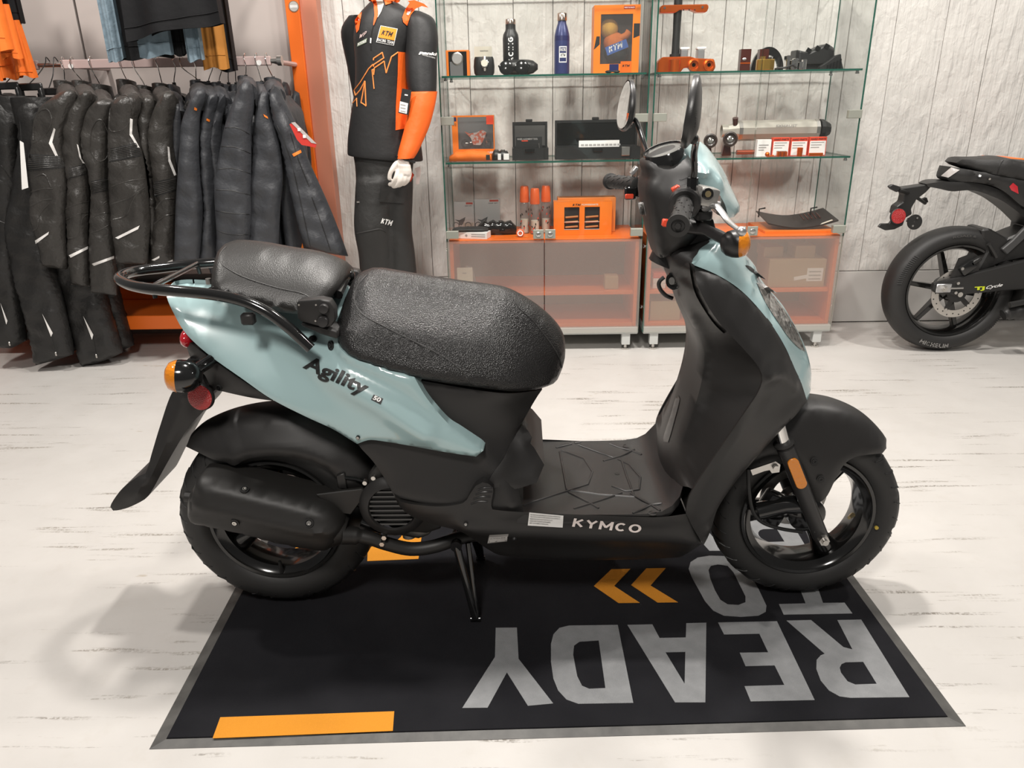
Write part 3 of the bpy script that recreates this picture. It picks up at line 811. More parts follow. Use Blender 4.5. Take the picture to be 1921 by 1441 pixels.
for l in ([(610, 205), (765, 275), (865, 250)], [(790, 205), (885, 245), (925, 238)], [(910, 255), (1085, 320), (1135, 340), (1165, 330)], [(1110, 248), (1180, 275), (1260, 295), (1315, 320)], [(1270, 285), (1180, 330), (1070, 360)],
          [(800, 290), (945, 345), (1000, 430), (970, 512), (750, 580), (530, 650)], [(790, 300), (812, 420), (835, 545)], [(835, 545), (1050, 575), (1270, 590)], [(1165, 350), (1240, 385), (1310, 465), (1300, 545), (1215, 555), (1125, 522)], [(1185, 350), (1225, 470), (1270, 590)],
          [(1190, 565), (1050, 615), (880, 668)], [(845, 562), (980, 630), (1040, 665)], [(1245, 570), (1375, 640), (1435, 680)], [(1445, 630), (1375, 642), (1260, 698)]):
    P = [onto(x, y, bv_fb, 0.0002) for x, y in z5(l)]
    P = [p for p in P if p is not None]
    if len(P) > 1: MB().tube(P, 0.003, 6, flat=0.8).build('tread_rib', M_PLAST2, fb, smooth=60)
for x, y in ((1218, 265), (1385, 697), (525, 600)):
    p = onto(820 + x/3.431, 760 + y/3.431, bv_fb, 0)
    if p is not None: MB().lathe([(0.0098, 0), (0.0098, 0.0012), (0.0082, 0.0012), (0.0082, 0.0002)], p, (0, 0, 1), 20).build('round_plug', M_PLAST2, fb)
p = onto(1158, 889, bv_fb, 0)
if p is not None: MB().lathe([(0.0062, 0), (0.0062, 0.0007), (0.001, 0.0007)], p, (0, 0, 1), 14).build('screw_hole', M_BLACK, fb)

MB().box((0.374, YC, 0.385), (0.012, 0.33, 0.11), Matrix.Rotation(R(10), 3, 'Y')).build('floor_riser', M_PLAST, S, bevel=0.003)
# ---- leg shield
m_inn = panel([far(1236, 860, .095, YC, 'c'), far(1231, 838, .095, YC), far(1245, 785, .095, YC), far(1264, 730, .095, YC), far(1279, 680, .095, YC), far(1286, 640, .095, YC), far(1286, 610, .095, YC), far(1278, 585, .095, YC), far(1265, 555, .095, YC), far(1253, 520, .095, YC), far(1240, 488, .08, YC, 'c'), (1262, 478, .095), (1300, 462, .11), (1345, 451, .11, 'c'),
    (1322, 480, .14), (1303, 499, .17), (1305, 520, .178), (1315, 550, .188), (1345, 600, .198), (1395, 655, .203), (1424, 690, .208), (1430, 715, .208), (1420, 740, .208), (1400, 770, .208), (1345, 850, .208), (1300, 918, .204, 'c'), (1280, 912, .17)],
    YC, bulge=-0.012, r=0.07, crown=0.006, ridges=[([(1292, 810), (1296, 775), (1312, 750), (1340, 736), (1404, 714)], 0.006, 0.008, .15), ([(1310, 850), (1320, 790), (1350, 760), (1390, 745)], -0.012, 0.03, .17), ([(1268, 720), (1283, 660), (1290, 620)], 0.012, 0.02, .1)])
inn = m_inn.build('inner_leg_shield', M_PLAST, S, recalc=True, smooth=50)
bv_inn = bvh_of(m_inn)
patch('glove_box_lid', [(1270, 512), (1280, 500), (1292, 492), (1296, 518), (1306, 555), (1335, 602), (1358, 626, 'c'), (1335, 624), (1306, 618), (1294, 602), (1276, 565), (1268, 535)], bv_inn, M_PLAST, inn, off=0.011, depth=0.014)
patch('shield_badge_plate', [(1248, 829), (1244, 822), (1260, 772), (1268, 745), (1275, 748), (1266, 785), (1253, 830)], bv_inn, M_PLAST2, inn, off=0.004, depth=0.006)
p = onto(1264, 527, bv_inn, 0.012)
lk = MB().lathe([(0.019, -0.006), (0.019, 0.003), (0.017, 0.005), (0.012, 0.005), (0.011, 0.003)], p, (-0.75, -0.66, 0.1), 24).build('ignition_lock', M_GLOSS, inn)
MB().lathe([(0.008, 0.002), (0.008, 0.007), (0.0025, 0.007)], p, (-0.75, -0.66, 0.1), 16).build('lock_face', M_STEEL, inn)
hk = [at(x, y, y=YC - 0.02) for x, y in ((1246, 520), (1238, 527), (1236, 535), (1240, 545), (1250, 555), (1262, 560))]
MB().tube(smooth_path(hk, 5), 0.0045, 8).build('bag_hook', M_PLAST, S)
m_fs = panel([(1303, 499, .172, 'c'), (1305, 520, .184), (1315, 550, .195), (1345, 600, .205), (1395, 655, .21), (1424, 690, .215), (1430, 715, .215), (1420, 740, .215), (1400, 770, .215), (1345, 850, .215), (1300, 918, .21), (1289, 945, .205), (1287, 962, .2, 'c'), (1300, 990, .192), (1320, 1023, .18, 'c'),
    (1327, 1010, .172), (1334, 993, .168), (1346, 955, .16), (1370, 918, .15), (1400, 880, .14), (1470, 802, .11), (1492, 780, .1), (1514, 752, .07, 'c'), (1502, 715, .085), (1491, 690, .097), (1478, 658, .115), (1455, 618, .13), (1420, 573, .145), (1385, 539, .158), (1345, 514, .168)],
    YC, bulge=0.010, r=0.04, solid=False, thick=0.006, ridges=[([(1432, 692), (1470, 703), (1505, 735)], 0.014, 0.014, .15), ([(1440, 760), (1470, 770)], -0.006, 0.03, .15)])
fsn, fsf = both('leg_shield_side', m_fs, M_PLAST, recalc=True, smooth=50)
m_nose = panel([(1303, 498, .178, 'c'), (1320, 478, .16), (1345, 453, .13, 'c'), (1378, 452, .09), (1400, 480, .06), (1417, 500, .04), (1425, 520, .03), (1442, 545, .03), (1470, 578, .02), (1500, 630, .02), (1513, 660, .02), (1521, 690, .02), (1522, 710, .02), (1519, 735, .03), (1513, 753, .065, 'c'),
    (1501, 716, .087), (1490, 692, .1), (1477, 659, .118), (1454, 619, .133), (1419, 574, .148), (1384, 540, .161), (1344, 515, .171)], YC, bulge=0.010, r=0.03, crown=0.004, ridges=[([(1400, 500), (1425, 520), (1460, 560)], -0.01, 0.012, .06)])
nose = m_nose.build('front_shield', M_BLUE, S, recalc=True, smooth=50)
bv_nose = bvh_of(m_nose)
hl = patch('headlight', [(1421, 534, 'c'), (1432, 538), (1448, 552), (1472, 582), (1496, 622), (1511, 659, 'c'), (1498, 652), (1479, 632), (1457, 600), (1435, 565)], bv_nose, M_SMOKE, nose, off=0.004, depth=0.007)
patch('headlight_slot', [(1398, 498), (1408, 500), (1422, 512), (1436, 524), (1424, 519), (1408, 508)], bv_nose, M_BLACK, nose, off=0.0015, depth=0.003)
patch('headlight_trim', [(1419, 531), (1428, 531), (1445, 541), (1457, 550), (1446, 547), (1430, 538)], bv_nose, M_GREYP, nose, off=0.0045, depth=0.006)
# steering stem between shield and handlebar
MB().tube([at(1262, 500, y=YC), at(1285, 440, y=YC), at(1300, 400, y=YC)], [0.055, 0.05, 0.045], 14).build('steering_neck', M_PLAST, S)
MB().add([at(1285, 468, y=YC - .1), at(1348, 448, y=YC - .1), at(1336, 405, y=YC - .08), at(1292, 415, y=YC - .08), at(1285, 468, y=YC + .1), at(1348, 448, y=YC + .1), at(1336, 405, y=YC + .08), at(1292, 415, y=YC + .08)],
    [(0, 1, 2, 3), (7, 6, 5, 4), (0, 3, 7, 4), (1, 5, 6, 2), (3, 2, 6, 7), (0, 4, 5, 1)]).build('headset_cover', M_PLAST, S, recalc=True, bevel=0.01, bseg=2)

# ---- handlebar
m_hb = panel([far(1203, 318, .06, YC), far(1197, 335, .08, YC), far(1196, 348, .08, YC), far(1200, 377, .08, YC), far(1208, 420, .075, YC), far(1219, 461, .07, YC), (1243, 484, .07, 'c'), (1264, 478, .08), (1291, 465, .09, 'c'), (1312, 435, .1), (1322, 400, .11), (1316, 360, .11), (1308, 335, .1), (1302, 308, .08), (1290, 290, .05), (1276, 277, .03), (1255, 280, .03), (1233, 289, .03), (1212, 306, .045)],
    YC, bulge=0.03, r=0.07, crown=0.004)
hb = m_hb.build('handlebar_cover', M_PLAST, S, recalc=True, smooth=60)
bv_hb = bvh_of(m_hb)
m_vis = panel([(1311, 268, .05), (1325, 276, .03), (1343, 300, .02), (1359, 325, .02), (1374, 359, .02), (1388, 387, .03), (1387, 397, .04), (1377, 407, .06), (1366, 410, .08, 'c'), (1362, 390, .1), (1356, 376, .115), (1346, 361, .12), (1330, 356, .125), (1315, 353, .125, 'c'), (1313, 343, .12), (1304, 333, .115), (1302, 310, .1), (1305, 284, .07)],
    YC, bulge=0.012, r=0.03, crown=0.004, ridges=[([(1310, 322), (1330, 318), (1348, 328), (1346, 346)], 0.03, 0.014, .1)])
vis = m_vis.build('handlebar_visor', M_BLUE, S, recalc=True, smooth=50)
# instrument cluster
ic = at(1248, 293, y=YC - 0.01)
a_ = Vector((-0.33, -0.1, 0.94)).normalized(); e1 = Vector((0.93, 0, 0.36)).normalized(); e1 = (e1 - a_*e1.dot(a_)).normalized(); e2 = a_.cross(e1)
def oval(h, s, rx=0.043, ry=0.064): return [ic + a_*h + e1*(math.cos(2*PI*k/32)*rx*s) + e2*(math.sin(2*PI*k/32)*ry*s) for k in range(32)]
cl = MB().loft([oval(-0.012, 1.06), oval(0.0, 1.08), oval(0.004, 1.04), oval(0.012, 1.0), oval(0.016, 0.96), oval(0.016, 0.88), oval(0.011, 0.86)], cap=False).build('instrument_cluster', M_GLOSS, S)
MB().loft([oval(0.006, 0.88), oval(0.0075, 0.87)]).build('dial_face', mat('dial_grey', (0.06, 0.06, 0.055), 0.4), cl)
MB().loft([oval(0.0085, 0.6), oval(0.009, 0.59)]).build('dial_scale', mat('dial_cream', (0.42, 0.4, 0.34), 0.4), cl)
MB().loft([oval(0.013, 0.87), oval(0.0135, 0.87)]).build('dial_glass', sheet_mat('clear_plastic', (0.95, 0.95, 0.95), 0.97, 0.03), cl)
# warning label
patch('warning_label', [(1196, 378), (1207, 380), (1212, 405), (1201, 402)], bv_hb, M_GREYP, hb, off=0.0015, depth=0.001, soft=False)
patch('warning_label_red', [(1197.5, 380), (1201, 381), (1204, 401), (1202, 400.5)], bv_hb, M_REDSW, hb, off=0.0022, depth=0.0008, soft=False)
patch('cover_slot', [(1274, 337), (1292, 330), (1290, 333), (1278, 338)], bv_hb, M_BLACK, hb, off=0.0012, depth=0.002, soft=False)
def grip(sgn):
    yi, yo = YC - sgn*0.185, YC - sgn*0.325
    if sgn > 0: pi_, po = at(1284, 383, y=yi), at(1272, 424, y=yo)
    else: pi_, po = at(1198, 347, y=yi), at(1144, 340, y=yo)
    d = (po - pi_).normalized()
    g = MB().lathe([(0.014, 0), (0.0185, 0.002), (0.0185, 0.006), (0.0165, 0.008), (0.0165, (po - pi_).length - 0.008), (0.02, (po - pi_).length - 0.006), (0.02, (po - pi_).length), (0.012, (po - pi_).length + 0.001), (0.011, (po - pi_).length - 0.003), (0.006, (po - pi_).length - 0.003), (0.005, (po - pi_).length + 0.003)], pi_, d, 24).build('grip', M_TYRE, S)
    a, b, _ = axes_from(d)
    L = (po - pi_).length
    for k in range(5):
        for q in range(8):
            t = 2*PI*q/8 + k*0.35; h = 0.02 + k*(L - 0.045)/4
            c0 = pi_ + d*h + (a*math.cos(t) + b*math.sin(t))*0.0166; c1 = pi_ + d*(h + 0.012) + (a*math.cos(t + 0.35) + b*math.sin(t + 0.35))*0.0166
            MB().tube([c0, c1], 0.0016, 4).build('grip_rib', M_TYRE, g, smooth=0)
    return pi_, po, d
pi_, po, gd = grip(1)
MB().lathe([(0.02, -0.05), (0.027, -0.046), (0.03, -0.02), (0.03, 0.002), (0.026, 0.006), (0.02, 0.006)], pi_, gd, 24).build('throttle_housing', M_PLAST2, S)
for (x, y, w_, h_) in ((1268, 355, 0.016, 0.012), (1248, 418, 0.012, 0.014)):
    q = at(x, y, y=pi_.y + (0.03 if y < 400 else 0.0)); MB().box(q, (w_, 0.014, h_), Matrix.Rotation(R(-28 if y < 400 else 5), 3, 'Y')).build('red_switch', M_REDSW, S, bevel=0.002)
pj, pk, gd2 = grip(-1)
MB().box(pj + Vector((0.012, 0.0, -0.004)), (0.032, 0.034, 0.05)).build('switch_housing', M_GLOSS, S, bevel=0.006, bseg=2)
q = at(1180, 368, y=pj.y - 0.005); MB().box(q, (0.02, 0.016, 0.012)).build('horn_button', M_REDSW, S, bevel=0.002)
q = at(1182, 362, y=pj.y + 0.004); MB().box(q, (0.03, 0.03, 0.03)).build('switch_block', M_GLOSS, S, bevel=0.004)
q = at(1189, 320, y=pj.y + 0.01); MB().box(q, (0.022, 0.03, 0.008), Matrix.Rotation(R(-55), 3, 'Y')).build('lever_bracket', M_SILVER, S, bevel=0.002)
# front brake master cylinder and lever
q = at(1325, 368, y=YC - 0.155); MB().box(q, (0.038, 0.05, 0.036), Matrix.Rotation(R(12), 3, 'Y')).build('brake_master_cylinder', M_ALU, S, bevel=0.006, bseg=2)
q2 = at(1327, 364, y=YC - 0.182); MB().lathe([(0.011, 0), (0.011, 0.003), (0.009, 0.004)], q2, (0.1, -1, 0.1), 20).build('reservoir_sight_glass', M_GLOSS, S)
MB().lathe([(0.006, 0.004), (0.006, 0.0046), (0.001, 0.0046)], q2, (0.1, -1, 0.1), 12).build('sight_glass_ring', mat('brass', (0.45, 0.36, 0.2), 0.35, 0.8), S)
lv = [at(x, y, y=yy) for x, y, yy in ((1322, 392, 1.46), (1340, 386, 1.44), (1352, 396, 1.42), (1366, 415, 1.39), (1380, 427, 1.345), (1391, 434, 1.315))]
lp_ = smooth_path(lv, 5)
MB().tube(lp_, [0.0085 - 0.004*i/len(lp_) for i in range(len(lp_))], 10, flat=0.7).build('brake_lever', M_SILVER, S)
MB().sphere(lv[-1], 0.009, 14, 8).build('lever_ball', M_SILVER, S)
MB().tube([at(x, y, y=1.45) for x, y in ((1316, 386), (1332, 381), (1350, 384))], 0.006, 8).build('lever_perch', M_SILVER, S)
MB().box(at(1318, 402, y=1.48), (0.03, 0.04, 0.02)).build('brake_switch', M_BLACK, S, bevel=0.003)
# mirrors
def mirror(sgn):
    yc_ = YC - sgn*0.285
    if sgn > 0: c_, base, low = at(1296, 210, y=yc_), at(1299, 346, y=YC - 0.175), at(1303, 322, y=YC - 0.18)
    else: c_, base, low = at(1176, 198, y=yc_), at(1214, 302, y=YC + 0.14), at(1214, 288, y=YC + 0.15)
    n = Vector((-0.975, 0.225 if sgn > 0 else -0.12, 0.0)); u_ = Vector((0, 0, 1)); side = n.cross(u_).normalized()
    tilt = Matrix.Rotation(R(7), 3, side)
    n = tilt @ n; u_ = tilt @ u_
    def ov(h, s, up=0.0): return [c_ + n*h + u_*(math.sin(2*PI*k/28)*0.057*s + up) + side*(math.cos(2*PI*k/28)*0.062*s*(1 - 0.18*math.sin(2*PI*k/28))) for k in range(28)]
    hs = MB().loft([ov(0.004, 0.95), ov(0.0065, 1.0), ov(0.002, 1.04), ov(-0.003, 1.03), ov(-0.007, 0.92, -.001), ov(-0.012, 0.7, -.005), ov(-0.016, 0.42, -.012), ov(-0.018, 0.15, -.016)]).build('mirror_housing', M_PLAST2, S, smooth=50)
    MB().loft([ov(0.0066, 0.94), ov(0.0072, 0.93)]).build('mirror_glass', M_MIRROR, hs)
    j = c_ - n*0.012 - u_*0.042
    if sgn > 0: path = [base, low, at(1302, 290, y=YC - 0.2), at(1306, 262, y=YC - 0.24), j]
    else: path = [base, low, at(1208, 268, y=YC + 0.19), at(1192, 225, y=YC + 0.26), j]
    sp = smooth_path(path, 6)
    MB().tube(sp, 0.0062, 10).build('mirror_stem', M_GLOSS, hs)
    MB().cyl(base - Vector((0, 0, 0.02)), base + Vector((0, 0, 0.012)), 0.0105, n=6).build('stem_nut', M_GLOSS, hs)
    MB().sphere(j, 0.009, 12, 8).build('ball_joint', M_PLAST, hs)
    return hs, c_, n, u_, side
mh, mcn, mn, mu_, ms = mirror(1)
mirror(-1)
bvm = BVHTree.FromPolygons([tuple(v.co + WL[mh]) for v in mh.data.vertices], [tuple(p.vertices) for p in mh.data.polygons])
def pxmap(a, b, up, bvh, off=0.0015):
    """baseline from pixel a to pixel b, letter height as a pixel vector"""
    return lambda u, v: onto(a[0] + (b[0] - a[0])*u + up[0]*v, a[1] + (b[1] - a[1])*u + up[1]*v, bvh, off)
lettering('moulded_letters', 'ta-yih', pxmap((1307, 240), (1309, 208), (-6, 0), bvm, 0.0006), M_BLACK, mh)

# ---- front wheel and fork
def wheel(cx, cy, cz, Ro, hw, rr, name, spokes, sp_w, yaw=0.0):
    """cast wheel: tyre, rim, spokes, hub. rr = rim radius"""
    c = Vector((cx, cy, cz)); ax = Vector((math.sin(yaw), -math.cos(yaw), 0))
    prof = [(rr + 0.002, hw*0.72), (rr + 0.012, hw*0.9), (rr + (Ro - rr)*0.45, hw), (rr + (Ro - rr)*0.72, hw*0.92), (rr + (Ro - rr)*0.88, hw*0.72), (Ro - 0.004, hw*0.42), (Ro, 0), (Ro - 0.004, -hw*0.42), (rr + (Ro - rr)*0.88, -hw*0.72), (rr + (Ro - rr)*0.72, -hw*0.92), (rr + (Ro - rr)*0.45, -hw), (rr + 0.012, -hw*0.9), (rr + 0.002, -hw*0.72)]
    wh = thing(name, c, None, None); wh.parent = S; wh.location = c - WL[S]; 
    if 'label' in wh: del wh['label']
    def dsp(k, j):
        if 3 <= j <= 5: return -0.006 if (k + j*2) % 13 == 0 else 0
        if 7 <= j <= 9: return -0.006 if (k + 6 - j*2) % 13 == 0 else 0
        return 0
    MB().lathe(prof, c, ax, 156, cap=False, disp=dsp).build('tyre', M_TYRE, wh, smooth=60)
    a_x, b_x, d_x = axes_from(ax)
    for k in range(30):
        for s_ in (1, -1):
            P_ = []
            for q, j in enumerate((2.6, 3.2, 4.0, 5.0, 5.6)):
                j0 = int(j); f_ = j - j0; r0, h0 = prof[j0]; r1, h1 = prof[j0 + 1]
                tt = 2*PI*k/30 + s_*0.0 + q*0.035 + (0.1 if s_ < 0 else 0)
                P_.append(c + d_x*((h0 + (h1 - h0)*f_)*s_) + (a_x*math.cos(tt) + b_x*math.sin(tt))*(r0 + (r1 - r0)*f_ + 0.0002))
            MB().tube(P_, 0.0017, 4).build('tread_groove', M_BLACK, wh, smooth=0)
    rp = [(rr + 0.006, hw*0.78), (rr + 0.003, hw*0.86), (rr - 0.004, hw*0.84), (rr - 0.009, hw*0.72), (rr - 0.022, hw*0.62), (rr - 0.026, hw*0.3), (rr - 0.026, -hw*0.3), (rr - 0.022, -hw*0.62), (rr - 0.009, -hw*0.72), (rr - 0.004, -hw*0.84), (rr + 0.003, -hw*0.86), (rr + 0.006, -hw*0.78)]
    MB().lathe(rp, c, ax, 72, cap=False).build('rim', M_RIM, wh, smooth=40)
    a, b, d = axes_from(ax)
    # world directions in the wheel plane
    ex = Vector((math.cos(yaw), math.sin(yaw), 0)); ez = Vector((0, 0, 1))
    for t in spokes:
        t = R(t); r_ = ex*math.cos(t) + ez*math.sin(t); s_ = ex*-math.sin(t) + ez*math.cos(t)
        rings = []
        for q in range(7):
            u = q/6; rad = 0.03 + (rr - 0.02 - 0.03)*u
            wd = sp_w*(0.75 - 0.35*u + 0.85*u*u); th = hw*(0.62 - 0.12*u)
            off = 0.0
            rings.append([c + r_*rad + s_*(math.cos(2*PI*k/16)*wd + off) + ax*(math.sin(2*PI*k/16)*th) for k in range(16)])
        MB().loft(rings).build('spoke', M_RIM, wh, smooth=60)
    MB().lathe([(0.03, -hw*0.8), (0.045, -hw*0.7), (0.048, 0), (0.045, hw*0.7), (0.034, hw*0.8), (0.02, hw*0.85)], c, ax, 28).build('hub', M_RIM, wh, smooth=40)
    return wh, c
FW, fc = wheel(0.687, 1.63, 0.2385, 0.2285, 0.056, 0.158, 'front_wheel', (-58, 62, 182), 0.028)
RW, rc = wheel(-0.607, 1.615, 0.2515, 0.241, 0.062, 0.158, 'rear_wheel', (95, 215, 335), 0.028)
def dot(px, py, yy, r, m_, parent): 
    q = at(px, py, y=yy); MB().cyl(q, q + Vector((0, 0.004, 0)), r, n=16).build('paint_dot', m_, parent)
dot(512, 1109, 1.555, 0.0045, M_YDOT, RW); dot(1645, 991, 1.572, 0.0045, M_YDOT, FW)
vs_ = rc + Vector((-0.003, -0.045, -0.15)); MB().tube([vs_, vs_ + Vector((0, -0.004, 0.02)), vs_ + Vector((0, -0.006, 0.036))], [0.006, 0.005, 0.0035], 10).build('valve_stem', M_BLACK, RW)
vs_ = at(1600, 966, y=1.6); MB().tube([vs_, vs_ + Vector((-0.01, -0.01, 0.002)), vs_ + Vector((-0.018, -0.02, 0.004))], [0.006, 0.005, 0.004], 10).build('valve_stem', mat('brass', (0.45, 0.36, 0.2)), FW)
for s_ in (1, -1):
    yf = YC + 0.01 - s_*0.095
    if s_ > 0:
        t0, t1, t2 = at(1455, 775, y=yf), at(1471, 833, y=yf), at(1538, 1003, y=yf)
    else:
        t0, t1, t2 = [Vector((v.x, yf, v.z)) for v in (n0, n1, n2)]
    if s_ > 0: n0, n1, n2 = t0, t1, t2
    fk = MB().cyl(t0, t1, 0.0145, n=20).build('fork_tube', M_CHROME, S)
    MB().lathe([(0.017, 0), (0.0235, 0.002), (0.0235, 0.008), (0.0205, 0.011), (0.0205, 0.016)], t1 - (t2 - t1).normalized()*0.008, t2 - t1, 20).build('dust_seal', M_TYRE, S)
    ln = (t2 - t1)
    MB().tube([t1, t1 + ln*0.15, t1 + ln*0.2, t1 + ln*0.8, t2 + ln*0.0, t2 + ln*0.09], [0.0205, 0.0205, 0.0195, 0.0185, 0.0185, 0.0155], 20).build('fork_leg', M_PLAST2, S)
    MB().cyl(t2 + Vector((0, -s_*0.014, 0)), t2 + Vector((0, -s_*0.03, 0)), 0.0125, 0.0125, n=6).build('axle_nut', M_STEEL, S)
    MB().cyl(t2 + Vector((0, -s_*0.03, 0)), t2 + Vector((0, -s_*0.038, 0)), 0.007, n=12).build('axle_end', M_STEEL, S)
    c0, c1 = at(1490, 862, y=yf - s_*0.0), at(1502, 897, y=yf)
    c0 = t1 + ln*0.16; c1 = t1 + ln*0.38
    dd = (c1 - c0).normalized(); sd = Vector((dd.z, 0, -dd.x))
    pl = []
    for k in range(17): 
        t = PI*k/16; pl.append(c1 + (sd*math.cos(t) + dd*math.sin(t))*0.0125)
    for k in range(17):
        t = PI + PI*k/16; pl.append(c0 + (sd*math.cos(t) + dd*math.sin(t))*0.0125)
    MB().prism([p + Vector((0, -s_*0.0235, 0)) for p in pl], (0, s_*0.006, 0)).build('side_reflector', M_AMBER, S, recalc=True, bevel=0.001)
MB().cyl((fc.x, YC - 0.1, fc.z), (fc.x, YC + 0.1, fc.z), 0.008, n=12).build('front_axle', M_STEEL, S)
dsk = MB().lathe([(0.085, 0.0), (0.085, 0.004), (0.055, 0.004), (0.055, 0.0)], fc + Vector((0, 0.058, 0)), (0, 1, 0), 40, cap=False, loop=True).build('brake_disc', M_STEEL, FW, smooth=30)
cal = MB().box(fc + Vector((-0.09, -0.05, 0.03)), (0.06, 0.045, 0.075), Matrix.Rotation(R(25), 3, 'Y')).build('brake_caliper', M_GLOSS, S, bevel=0.008, bseg=2)
MB().tube(smooth_path([at(x, y, y=1.54) for x, y in ((1404, 880), (1405, 920), (1412, 958), (1430, 980), (1465, 992), (1505, 998))], 6), 0.0045, 8).build('brake_hose', M_BLACK, S)
br = [at(x, y, y=1.535) for x, y in ((1408, 882), (1455, 866), (1464, 872), (1462, 886), (1448, 888), (1444, 882), (1434, 884), (1412, 892))]
MB().prism(br, (0, 0.004, 0)).build('hose_bracket', M_STEEL, S, recalc=True, smooth=0)
q = at(1455, 877, y=1.533); MB().cyl(q, q + Vector((0, -0.007, 0)), 0.0075, n=6).build('bracket_bolt', M_STEEL, S)
MB().tube([at(x, y, y=1.56) for x, y in ((1420, 960), (1470, 948), (1510, 945))], 0.022, 12).build('brake_arm', M_GLOSS, S)
m_ff = panel([(1440, 802, .055, 'c'), (1480, 776, .05), (1505, 768, .05), (1540, 768, .048), (1580, 775, .046), (1620, 793, .042), (1650, 820, .036), (1663, 841, .03), (1656, 850, .05, 'o'), (1630, 853, .066, 'o'), (1603, 858, .076, 'o'), (1583, 872, .08, 'o'), (1567, 900, .082, 'o'), (1552, 930, .082, 'o'), (1537, 943, .082, 'o'), (1526, 938, .082, 'o'), (1512, 905, .082, 'o'), (1490, 860, .08, 'o'), (1440, 855, .075, 'o'), (1400, 880, .07, 'o'), (1385, 895, .06, 'co'), (1380, 870, .05), (1400, 835, .05)],
    YC + 0.01, bulge=0.012, r=0.05, crown=0.014, rim=8)
ff = m_ff.build('front_fender', M_PLAST, S, smooth=60)
bv_ff = bvh_of(m_ff)
bolt(1527, 865, bv_ff, 0.006, M_BLACK, 0.009, ff); bolt(1539, 898, bv_ff, 0.006, M_BLACK, 0.009, ff)

# ---- rear wheel surroundings
m_rf = panel([(349, 838, .055, 'c'), (375, 815, .05), (420, 796, .05), (470, 785, .05), (530, 780, .05), (572, 784, .05), (610, 800, .05), (650, 825, .055), (680, 855, .06), (697, 882, .066, 'co'), (692, 905, .075, 'o'), (668, 918, .084, 'o'), (645, 915, .086, 'o'), (622, 886, .086, 'o'), (585, 866, .086, 'o'), (540, 857, .086, 'o'), (500, 856, .086, 'o'), (462, 862, .086, 'o'), (440, 874, .086, 'o'), (425, 868, .084, 'o'), (400, 862, .08, 'o'), (376, 851, .072, 'o')],
    YC, bulge=0.012, r=0.05, crown=0.012, rim=8, ridges=[([(440, 850), (500, 840), (560, 843), (620, 868)], 0.005, 0.02, .08)])
m_rf.build('rear_hugger', M_PLAST, S, smooth=60)
m_mf = panel([(374, 893), (365, 910), (354, 943), (352, 961), (356, 973), (368, 979), (441, 994), (531, 1017), (601, 1029), (625, 1025), (640, 1009), (647, 988), (645, 973), (634, 958), (607, 942), (531, 922), (471, 907), (411, 893)], YC, dy=0.125, bulge=0.045, r=0.06, solid=False, thick=0.075,
    ridges=[([(366, 912), (450, 932), (560, 958), (642, 980)], 0.005, 0.008, .165), ([(356, 946), (450, 966), (560, 992), (640, 1002)], 0.006, 0.01, .165)])
mf = m_mf.build('muffler_heat_shield', M_HEAT, S, recalc=True)
bv_mf = bvh_of(m_mf)
for x, y in ((459, 919), (441, 980), (580, 981)): bolt(x, y, bv_mf, 0.0055, M_STEEL, 0.0105, mf)
e0, e1_ = at(372, 935, y=YC - 0.11), at(625, 990, y=YC - 0.11)
MB().tube([e0 - (e1_ - e0).normalized()*0.012, e0, e0 + (e1_ - e0)*0.05, e1_, e1_ + (e1_ - e0)*0.1], [0.03, 0.047, 0.052, 0.05, 0.03], 24).build('muffler', M_HEAT, S)
q = e0 - (e1_ - e0).normalized()*0.012
MB().cyl(q, q - (e1_ - e0).normalized()*0.018 + Vector((0, 0, -0.002)), 0.012, n=16).build('tail_pipe', M_HEAT, S)
MB().prism([at(x, y, y=YC - 0.115) for x, y in ((592, 928), (640, 922), (678, 917), (686, 922), (684, 932), (658, 966), (630, 962))], (0, 0.012, 0)).build('muffler_bracket', M_HEAT, S, recalc=True, bevel=0.002)
pp = smooth_path([at(x, y, y=YC - d) for x, y, d in ((640, 1005, .13), (665, 1005, .12), (695, 1010, .115), (725, 1020, .11), (770, 1030, .1), (815, 1025, .09), (860, 1010, .08), (895, 1003, .06))], 6)
MB().tube(pp, [0.021]*8 + [0.0165]*(len(pp) - 8), 14).build('exhaust_pipe', M_HEAT, S)
for x, y in ((716, 1022), (720, 1010)):
    q = at(x, y, y=YC - 0.135); MB().cyl(q, q + Vector((0, 0.015, 0)), 0.006, n=6).build('bracket_bolt', M_STEEL, S)
# engine
M_ENG = mat('engine_black', (0.02, 0.019, 0.018), 0.5, bump=(90, 0.2, 3))
MB().add([], []).loft([[at(x, y, y=yy) for x, y in ((690, 890), (705, 868), (730, 862), (800, 905), (830, 990), (800, 1000), (745, 996), (712, 975), (695, 930))] for yy in (1.51, 1.53, 1.72)]).build('engine_case', M_ENG, S, recalc=True, bevel=0.006, smooth=40)
fcn = at(737, 950, y=1.5)
fan = MB().lathe([(0.075, 0.02), (0.078, 0.0), (0.07, -0.01), (0.055, -0.014), (0.052, -0.008)], fcn, (0, 1, 0), 36, cap=False).build('fan_cover', M_PLAST, S)
MB().cyl(fcn + Vector((0, 0.004, 0)), fcn + Vector((0, 0.01, 0)), 0.054, n=28).build('fan_recess', M_BLACK, fan)
for k in range(8):
    z = -0.042 + k*0.012; hw_ = math.sqrt(max(0.053**2 - z*z, 0.0001))
    MB().box(fcn + Vector((0, -0.006, z)), (hw_*2, 0.006, 0.0045)).build('slat', M_GLOSS, fan, smooth=0)
for x, y in ((700, 898), (684, 907)):
    q = at(x, y, y=1.5); MB().cyl(q, q + Vector((0, 0.014, 0)), 0.0052, n=10).build('engine_bolt', M_STEEL, S)
